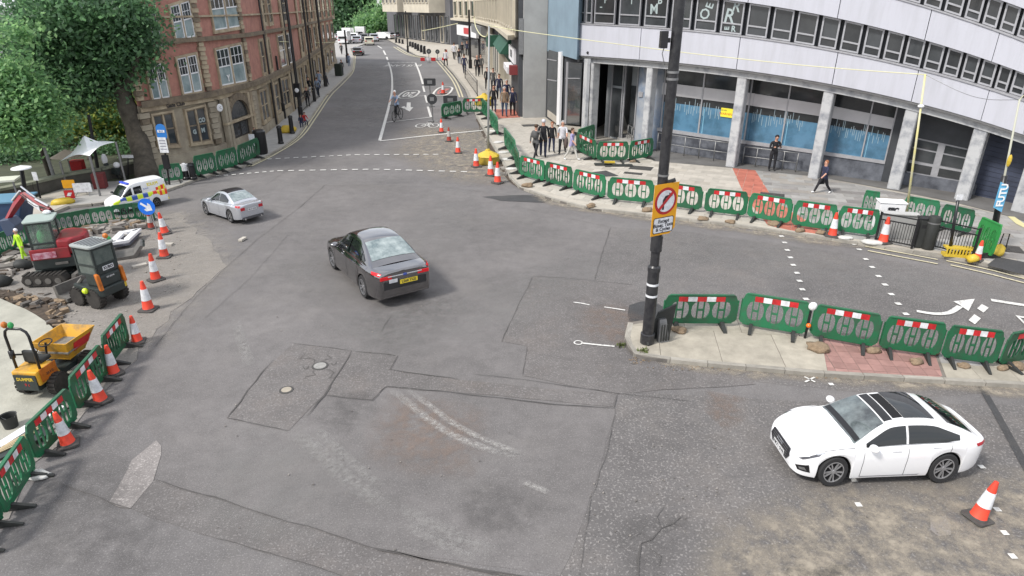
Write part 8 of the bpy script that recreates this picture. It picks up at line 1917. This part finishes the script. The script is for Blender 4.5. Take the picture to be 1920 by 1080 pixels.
b = MB(); b.prism([(x * 1.32, .65 + (y - .65) * 1.36) for x, y in o1], zb_ + .20, zb_ + .24); b.obj('skip_load', mat('skip_dust', (.22, .21, .19), .9, var=.4, vscale=6), sk)
b = MB(); b.hexa([Vector(v) for v in ((.40, .45, .78), (.385, 1.05, .78), (.40, 1.05, .78), (.415, .45, .78), (.47, .42, 1.04), (.47, 1.12, 1.04), (.485, 1.12, 1.04), (.485, .42, 1.04))]); b.obj('skip_label', M_RETRO_R, sk)
b = MB(); b.ball((-.40, .02, .98), .10, 8, 6); b.obj('head_lamp', M_CHROME, dm)
# loose things in the works
t = thing('window_frame', 'white rectangular frame resting on the rubble behind the loader', 'frame'); q_ = [G(x, y, .35) for x, y in ((199, 457), (241, 450), (265, 427), (223, 434))]
for i in range(4):
    a, c_ = q_[i], q_[(i + 1) % 4]; d = (c_ - a).normalized(); nrm = Vector((-d.y, d.x, 0)); b = MB()
    if nrm.dot((q_[0] + q_[2]) / 2 - a) < 0: nrm = -nrm
    w_ = .24; b.hexa([a + Vector((0, 0, -.1)), c_ + Vector((0, 0, -.1)), c_ + nrm * w_ - d * w_ + Vector((0, 0, -.1)), a + nrm * w_ + d * w_ + Vector((0, 0, -.1)), a, c_, c_ + nrm * w_ - d * w_, a + nrm * w_ + d * w_]); b.obj('rail', M_WHITE, t)
b = MB(); b.add([q_[0] + Vector((0, 0, -.2)), q_[1] + Vector((0, 0, -.2)), q_[2] + Vector((0, 0, -.2)), q_[3] + Vector((0, 0, -.2))], [(0, 1, 2, 3)]); b.obj('infill', mat('slate_grey', (.14, .14, .17), .6), t)
p = G(130, 447, .3); b = MB(); b.box(0, 0, 0, .8, .25, .1); tag(b.obj('white_board', M_WHITE, None, loc=p), 'short white board on the rubble beside the digger tail', 'board'); bpy.data.objects['white_board'].rotation_euler = (0, 0, .35)
p = G(22, 800, .1); t = thing('bucket', 'black builder bucket standing on the concrete below the dumper', 'bucket', p, 0, None, .75); b = MB(); b.lathe([(.17, 0), (.21, .38), (.225, .40), (.195, .38), (.16, .04)], 16); b.obj('body', M_BLKPL, t, smooth=True); b = MB(); b.tube([(.21 * math.cos(k * PI / 8), -.02, .38 - .12 * math.sin(k * PI / 8)) for k in range(9)], .008, 5); b.obj('handle', M_STEEL, t)
p = G(60, 800, .12); b = MB(); b.box(0, 0, 0, .22, 1.5, .06); o = b.obj('white_plank', M_WHITE, None, loc=p); o.rotation_euler = (0, 0, -.25); tag(o, 'long white plank lying behind the barriers below the dumper', 'plank')
p = G(28, 835, .11); b = MB(); b.box(0, 0, 0, .55, 1.2, .04); o = b.obj('dark_board', M_DBLK, None, loc=p); o.rotation_euler = (0, 0, -.5); tag(o, 'dark board lying behind the lowest left barriers', 'board')
for i in range(5):
    p = G(14 + i * 7, 842 - i * 6, .16); b = MB(); b.box(0, 0, 0, .03, .8, .02); o = b.obj('lath', mat('raw_timber', (.45, .36, .22), .8), None, loc=p); o.rotation_euler = (0, 0, -.6 + i * .05); tag(o, ['leftmost', 'second', 'middle', 'fourth', 'rightmost'][i] + ' thin timber lath of the loose bundle on the dark board', 'lath', 'laths on the dark board')
for (x, y), s, l, m in (((44, 503), .30, 'dark tool bag on the slab below the hi-vis worker', M_BLKPL), ((2, 535), .35, 'dark hump of sheeting at the left edge of the slab', M_BLKPL)):
    p = G(x, y, .08); o = piece('tool_bag', blob('tool_bag', m, 1, .8, .7, x, 9, 6, .3), None, p, .4, (s, s, s)); tag(o, l, 'bag')

# ============================================================ THE PARK ON THE LEFT
def wall_run(name, label, pts, z0, h, w, m, cop=None):
    P_ = [G(x, y, z0) for x, y in pts]; t = thing(name, label, 'wall')
    for i in range(len(P_) - 1):
        a, c_ = P_[i], P_[i + 1]; d = (c_ - a).normalized(); s = Vector((-d.y, d.x, 0)) * w / 2
        b = MB(); b.hexa([a - s, c_ - s, c_ + s, a + s] + [q + Vector((0, 0, h)) for q in (a - s, c_ - s, c_ + s, a + s)]); b.obj('wall_face', m, t)
        s *= 1.3; b = MB(); b.hexa([q + Vector((0, 0, h)) for q in (a - s, c_ - s, c_ + s, a + s)] + [q + Vector((0, 0, h + .12)) for q in (a - s, c_ - s, c_ + s, a + s)]); b.obj('coping', cop or m, t)
wall_run('park_wall', 'low dark stone wall with pale coping along the edge of the park', [(-80, 400), (0, 380), (63, 366), (130, 349), (192, 338), (262, 322)], KZ, .55, .35, mat('dark_stone', (.10, .095, .08), .9, var=.4, vscale=2), mat('mossy_coping', (.26, .27, .20), .9, var=.35, vscale=3))
wall_run('church_wall', 'tall dark stone wall behind the trees', [(-300, 300), (0, 262), (120, 236), (275, 220)], 0, 3.2, .6, mat('dark_grey_stone', (.07, .065, .055), .9, var=.4, vscale=.6))  # backdrop wall of dark grey stone
def leafmesh(name, blobs, n, size, mats, seed, flat=.5):
    rs = np.random.RandomState(seed); W = np.array([b_[3] * b_[4] * b_[5] for b_ in blobs]) ** .75; k = rs.choice(len(blobs), n, p=W / W.sum())
    C_ = np.array([b_[:3] for b_ in blobs])[k]; Rr = np.array([b_[3:6] for b_ in blobs])[k]
    d = rs.normal(size=(n, 3)); d /= np.linalg.norm(d, axis=1)[:, None]; r = rs.uniform(.35, 1, n) ** .45
    cl = np.array([noise.noise(Vector((x * 2.3 + seed, y * 2.3, z * 2.3))) for x, y, z in d])
    r = r * (1 + .38 * cl); P_ = C_ + d * Rr * r[:, None]
    # twig clusters: leaves gather round random centres
    kc = max(20, n // 26); idx = rs.randint(0, n, kc); asg = rs.randint(0, kc, n); sp = rs.normal(size=(n, 3)) * size * np.array([2.4, 2.4, 1.6]); P_ = np.where(rs.rand(n)[:, None] < .86, P_[idx][asg] + sp, P_)
    a = rs.normal(size=(n, 3)); a /= np.linalg.norm(a, axis=1)[:, None]; b_ = rs.normal(size=(n, 3)); b_[:, 2] *= flat; b_ -= (a * b_).sum(1)[:, None] * a; b_ /= np.linalg.norm(b_, axis=1)[:, None]
    s = size * rs.uniform(.6, 1.35, n)[:, None]; V = np.stack([P_ - a * s * .5, P_ + b_ * s * .32, P_ + a * s * .5, P_ - b_ * s * .32], 1).reshape(-1, 3)
    me = bpy.data.meshes.new(name); me.vertices.add(n * 4); me.vertices.foreach_set('co', V.ravel()); me.loops.add(n * 4); me.loops.foreach_set('vertex_index', np.arange(n * 4, dtype=np.int32)); me.polygons.add(n); me.polygons.foreach_set('loop_start', np.arange(0, n * 4, 4, dtype=np.int32))
    for m in mats: me.materials.append(m)
    mi = (asg * 7919 % 100 < 35).astype(np.int32) + (rs.rand(n) < .12) * 1; mi = np.minimum(mi, len(mats) - 1).astype(np.int32); me.polygons.foreach_set('material_index', mi); me.update(calc_edges=True); me.validate(); return me
def leafmat(name, c_): 
    m = mat(name, c_, .6, var=.45, vscale=.9); b_ = m.node_tree.nodes['Principled BSDF']; nt = m.node_tree
    tr = nt.nodes.new('ShaderNodeBsdfTranslucent'); tr.inputs[0].default_value = tuple(min(1, x * 1.8) for x in c_) + (1,); mx = nt.nodes.new('ShaderNodeMixShader'); mx.inputs[0].default_value = .42; out = nt.nodes['Material Output']
    nt.links.new(b_.outputs[0], mx.inputs[1]); nt.links.new(tr.outputs[0], mx.inputs[2]); nt.links.new(mx.outputs[0], out.inputs[0]); return m
LF1, LF2, LF3 = leafmat('leaf_dark', (.085, .165, .085)), leafmat('leaf_mid', (.14, .27, .12)), leafmat('leaf_light', (.26, .43, .18))
LFY = leafmat('leaf_yellow', (.26, .30, .07))
M_BARK = mat('bark', (.10, .085, .065), .95, col2=(.045, .038, .03), vscale=3, bump=.9, bscale=9)
def tree(label, base, Y, limbs, blobs, n, size, mats, seed, r0=.35, name='tree'):
    """base in photo pixels at ground; limbs and crown clumps given by where they show, at depth Y"""
    A = G(*base, KZ) if base else None; t = thing(name, label, 'tree', A if A else (0, 0, 0)); inv = -(A if A else Vector((0, 0, 0)))
    tk = MB()
    for i, (pts, ra, rb) in enumerate(limbs):
        P_ = [(A if (i == 0 and j == 0 and A) else Yhit(x, y, Y + dy)) + inv for j, (x, y, dy) in enumerate(pts)]; P2 = cr([tuple(p) for p in P_], 10); tk.tube(P2, [lerp(ra, rb, (k / 10) ** .8) * (1 + .08 * math.sin(k * 2.1)) for k in range(11)], 10)
    if limbs: tk.obj('trunk', M_BARK, t, smooth='all')
    B_ = []
    for x, y, dy, rx, ry in blobs:
        c_ = Yhit(x, y, Y + dy) + inv; mp = (Y + dy) / CF; B_.append((c_.x, c_.y, c_.z, rx * mp, (rx + ry) * .5 * mp, ry * mp))
    me = leafmesh('crown', B_, n, size, mats, seed); o = bpy.data.objects.new('crown', me); COL.objects.link(o); o.parent = t; return t
tree('large plane tree with a thick forked trunk against the brick building', (279, 339), 34.5, [([(279, 339, 0), (262, 270, .2), (240, 205, .4), (228, 165, .5)], .58, .40), ([(232, 175, .5), (205, 140, .8), (170, 110, 1)], .30, .12), ([(232, 180, .5), (246, 140, .3), (262, 95, 0)], .30, .10), ([(228, 165, .5), (222, 110, .5), (215, 60, .6)], .28, .08)],
     [(205, 90, 1, 66, 40), (140, 120, 1.2, 60, 50), (236, 60, .5, 42, 46), (120, 62, 1, 70, 40), (232, 120, .3, 34, 26), (60, 95, 1.5, 60, 50), (180, 150, .6, 60, 30), (110, 170, 1, 60, 34), (150, 20, 0, 110, 40), (85, 60, 0, 30, 24)], 42000, .24, [LF1, LF2], 3)
tree('pale green tree leaning in from the left edge of the photo', None, 31, [([(100, 350, 2), (86, 310, 2), (74, 270, 2), (60, 220, 1)], .12, .07)], [(30, 190, 0, 60, 36), (16, 140, 0, 36, 24), (60, 235, 0, 50, 26), (0, 240, 0, 46, 30), (30, 62, 0, 22, 12)], 13000, .22, [LF2, LF3], 8, name='tree')
tree('yellowish leaved tree behind the white tent', (168, 300), 42, [([(168, 300, 0), (166, 250, 0), (160, 200, 0)], .14, .08), ([(166, 260, 0), (190, 220, 0), (210, 190, 0)], .10, .05)], [(150, 215, 0, 44, 26), (205, 200, 0, 40, 34), (120, 245, 0, 36, 20), (215, 245, 0, 30, 24), (180, 240, 1, 40, 20), (235, 215, 2, 26, 40)], 9000, .26, [LFY, LF2], 14)
tree('dark tree mass behind the park wall', None, 52, [], [(80, 215, 0, 80, 50), (160, 160, 0, 80, 60), (0, 260, 0, 80, 40), (110, 262, 0, 60, 24), (240, 150, 0, 40, 60)], 16000, .42, [LF1, LF1], 20)
tree('dark undergrowth tree in the shade left of the lamp posts', None, 38, [], [(20, 300, 0, 60, 20), (215, 290, 2, 36, 16), (70, 285, 1, 30, 14)], 7000, .22, [LF1, LF2], 23, name='shrub')
# far street trees closing the view
tree('large dark tree over the far end of the street', (690, 66), 235, [([(690, 66, 0), (688, 40, 0), (684, 20, 0)], 1.2, .6)], [(668, 10, 0, 34, 30), (640, 24, -4, 18, 22), (700, 4, 0, 30, 20), (660, -16, 0, 60, 22), (652, 44, 4, 20, 14)], 17000, 1.25, [LF1, LF2], 31)
tree('smaller bright green tree at the far end right of the dark one', (712, 70), 215, [([(712, 70, 0), (712, 55, 0), (712, 44, 0)], .6, .3)], [(704, 46, 0, 18, 14), (722, 36, 4, 16, 18), (686, 52, 0, 12, 8)], 6000, 1.0, [LF2, LF3], 33)
tree('dark tree beyond the teal tower', None, 260, [], [(600, 0, 0, 60, 40), (735, 20, 10, 24, 36), (620, 50, 10, 20, 14)], 7000, 1.4, [LF1, LF2], 35)
# white tensile canopy
tp = Yhit(157, 254, 32); t = thing('white_canopy', 'white peaked fabric canopy among the trees in the park', 'canopy')
cs_ = [Yhit(112, 303, 31.5), Yhit(168, 292, 30.0), Yhit(217, 266, 32), Yhit(172, 266, 35)]; b = MB()
for i in range(4):
    a, c_ = cs_[i], cs_[(i + 1) % 4]
    b.grid(lambda u, v: tuple((lambda e: e.lerp(tp, v) - Vector((0, 0, .16 * math.sin(PI * v))))(a.lerp(c_, u) + ((tp - a.lerp(c_, u)) * .16 * math.sin(PI * u)))), 8, 8)
b.obj('fabric', mat('canopy_white', (.93, .93, .96), .7), t, smooth='all')
for q_ in [tp] + cs_: b = MB(); b.tube([(q_.x, q_.y, 0), (q_.x, q_.y, q_.z)], .05, 6); b.obj('canopy_pole', M_STEEL, t)
def post(base, top, r, label, m=M_BLACK, name='lamp_post'):
    A = G(*base, KZ); B_ = Yhit(*top, A.y) - A; t = thing(name, label, 'post', A); b = MB(); b.tube([(0, 0, 0), B_], [r, r * .8], 8); b.obj('shaft', m, t); return t, B_
post((187, 338), (166, 215), .09, 'dark post rising in front of the white canopy'); post((108, 352), (78, 262), .09, 'leaning grey post left of the white canopy', M_STEEL)
t, B_ = post((52, 388), (40, 316), .10, 'dark post with flat white lantern near the left edge'); b = MB(); b.lathe([(.02, -.08), (.40, 0), (.38, .05), (.02, .14)], 16, f=lambda x, y, z: (B_.x + x, B_.y + y, B_.z + z)); b.obj('lantern', M_WHITE, t, smooth=True)
t, B_ = post((76, 372), (67, 330), .04, 'thin post with small white plate above the digger boom'); b = MB(); b.box(B_.x, B_.y - .05, B_.z - .2, .22, .02, .40); b.obj('sign_plate', M_RETRO_W, t)
t, B_ = post((240, 335), (240, 293), .04, 'small street name plate on the tree side of the brick building'); b = MB(); b.box(B_.x, B_.y - .05, B_.z - .08, .60, .02, .16); b.obj('sign_plate', M_RETRO_W, t)
def simple(name, label, cat, base, dims, m, rz=.3, z=KZ, bev=.02, lift=0): 
    p = G(*base, z); b = MB(); b.box(0, 0, lift, *dims); o = b.obj(name, m, None, bevel=bev, loc=p); o.rotation_euler = (0, 0, rz); return tag(o, label, cat)
def stand_sign(label, base, w, h, lift, m, stripe=None):
    p = G(*base, KZ); t = thing('works_sign', label, 'road sign', p, .2); b = MB(); b.prism(rrect(-w / 2, lift, w / 2, lift + h, .04), -.01, .01, 0, lambda x, y, z: (x, z, y)); b.obj('plate', m, t)
    b = MB(); b.tube([(-w * .3, 0, lift), (-w * .4, -.2, 0)], .02, 5); b.tube([(w * .3, 0, lift), (w * .4, -.2, 0)], .02, 5); b.tube([(0, 0, lift + h * .5), (0, .35, 0)], .02, 5); b.obj('stand', M_STEEL, t)
    if stripe: b = MB(); b.prism([(-w * .3, lift + h * .3), (w * .1, lift + h * .3), (w * .3, lift + h * .7), (-w * .1, lift + h * .7)], -.016, -.012, 0, lambda x, y, z: (x, z, y)); b.obj('symbol', stripe, t)
stand_sign('orange works sign on a stand on the park side pavement', (134, 364), .55, .40, .30, M_ORB); stand_sign('red and white works sign lying low beside the yellow ramp', (133, 374), .42, .40, .05, M_RETRO_R, M_RETRO_W)
stand_sign('white works board at the near side of the park pavement', (158, 366), .8, .45, .15, M_RETRO_W)
o = piece('yellow_ramp', blob('yellow_ramp', M_YELL, 1, .45, .35, 6, 9, 6, .3), None, G(118, 382, KZ), .5, (.50, .55, .5)); tag(o, 'yellow cable ramp on the park side kerb', 'ramp')
simple('red_kiosk', 'red painted box beside the park wall left of the police van', 'kiosk', (190, 352), (.55, .5, .75), cloth('maroon', (.16, .03, .03)), .3); simple('red_kiosk', 'smaller red stall box under the white canopy', 'kiosk', (151, 332), (.6, .5, .5), C_RED, .2, lift=.4)
t = thing('parasol', 'small cream parasol beside the red stall under the trees', 'parasol', G(138, 338, KZ)); b = MB(); b.lathe([(.75, 1.25), (.05, 1.6)], 12); b.obj('canopy', mat('parasol_cream', (.6, .48, .40), .8), t); b = MB(); b.tube([(0, 0, 0), (0, 0, 1.5)], .03, 6); b.obj('pole', M_STEEL, t)
t = thing('scooter', 'dark scooter with white screen parked behind the police van', 'scooter', G(215, 335, KZ), 1.2, None, .8)
for y in (-.5, .5): b = MB(); b.tube([(0, y + .22 * math.cos(k * PI / 8), .24 + .22 * math.sin(k * PI / 8)) for k in range(17)], .06, 6, cap=False); b.obj('wheel', M_TYRE, t)
b = MB(); b.prism([(-.6, .3), (-.55, .8), (-.1, .75), (.0, .4), (.3, .4), (.42, 1.0), (.55, 1.0), (.5, .4)], -.14, .14, 0, lambda x, y, z: (z, x, y)); b.obj('body', M_DBLK, t, bevel=.04); b = MB(); b.ball((0, .5, 1.25), .28, 10, 8, sq=(.8, .3, 1.3)); b.obj('screen', M_WHITE, t, smooth='all'); b = MB(); b.ball((0, -.5, .95), .2, 8, 6); b.obj('top_box', M_WHITE, t)
# blue skip lorry body at the left edge
t = thing('skip_container', 'blue steel skip at the left edge behind the digger arm', 'skip', G(2, 430, .02), .25); b = MB(); b.prism([(-1.0, .1), (.9, .1), (1.35, 1.25), (-1.4, 1.25)], -.7, .7, 0, lambda x, y, z: (x, z, y)); b.obj('body', mat('skip_blue', (.03, .07, .15), .5, var=.4, vscale=2), t, bevel=.03); b = MB(); b.box(0, 0, 1.25, 2.8, 1.5, .06); b.obj('rim', mat('skip_rim', (.10, .22, .32), .5), t)
t = thing('flat_awning', 'flat pale awning on posts at the left edge under the trees', 'awning', G(12, 385, KZ), .35); b = MB(); b.box(0, 0, 1.15, 1.5, .9, .08); b.obj('top', mat('awning_pale', (.55, .56, .48), .8), t)
for sx in (-.65, .65): b = MB(); b.box(sx, -.35, 0, .06, .06, 1.15); b.obj('leg', M_STEEL, t)
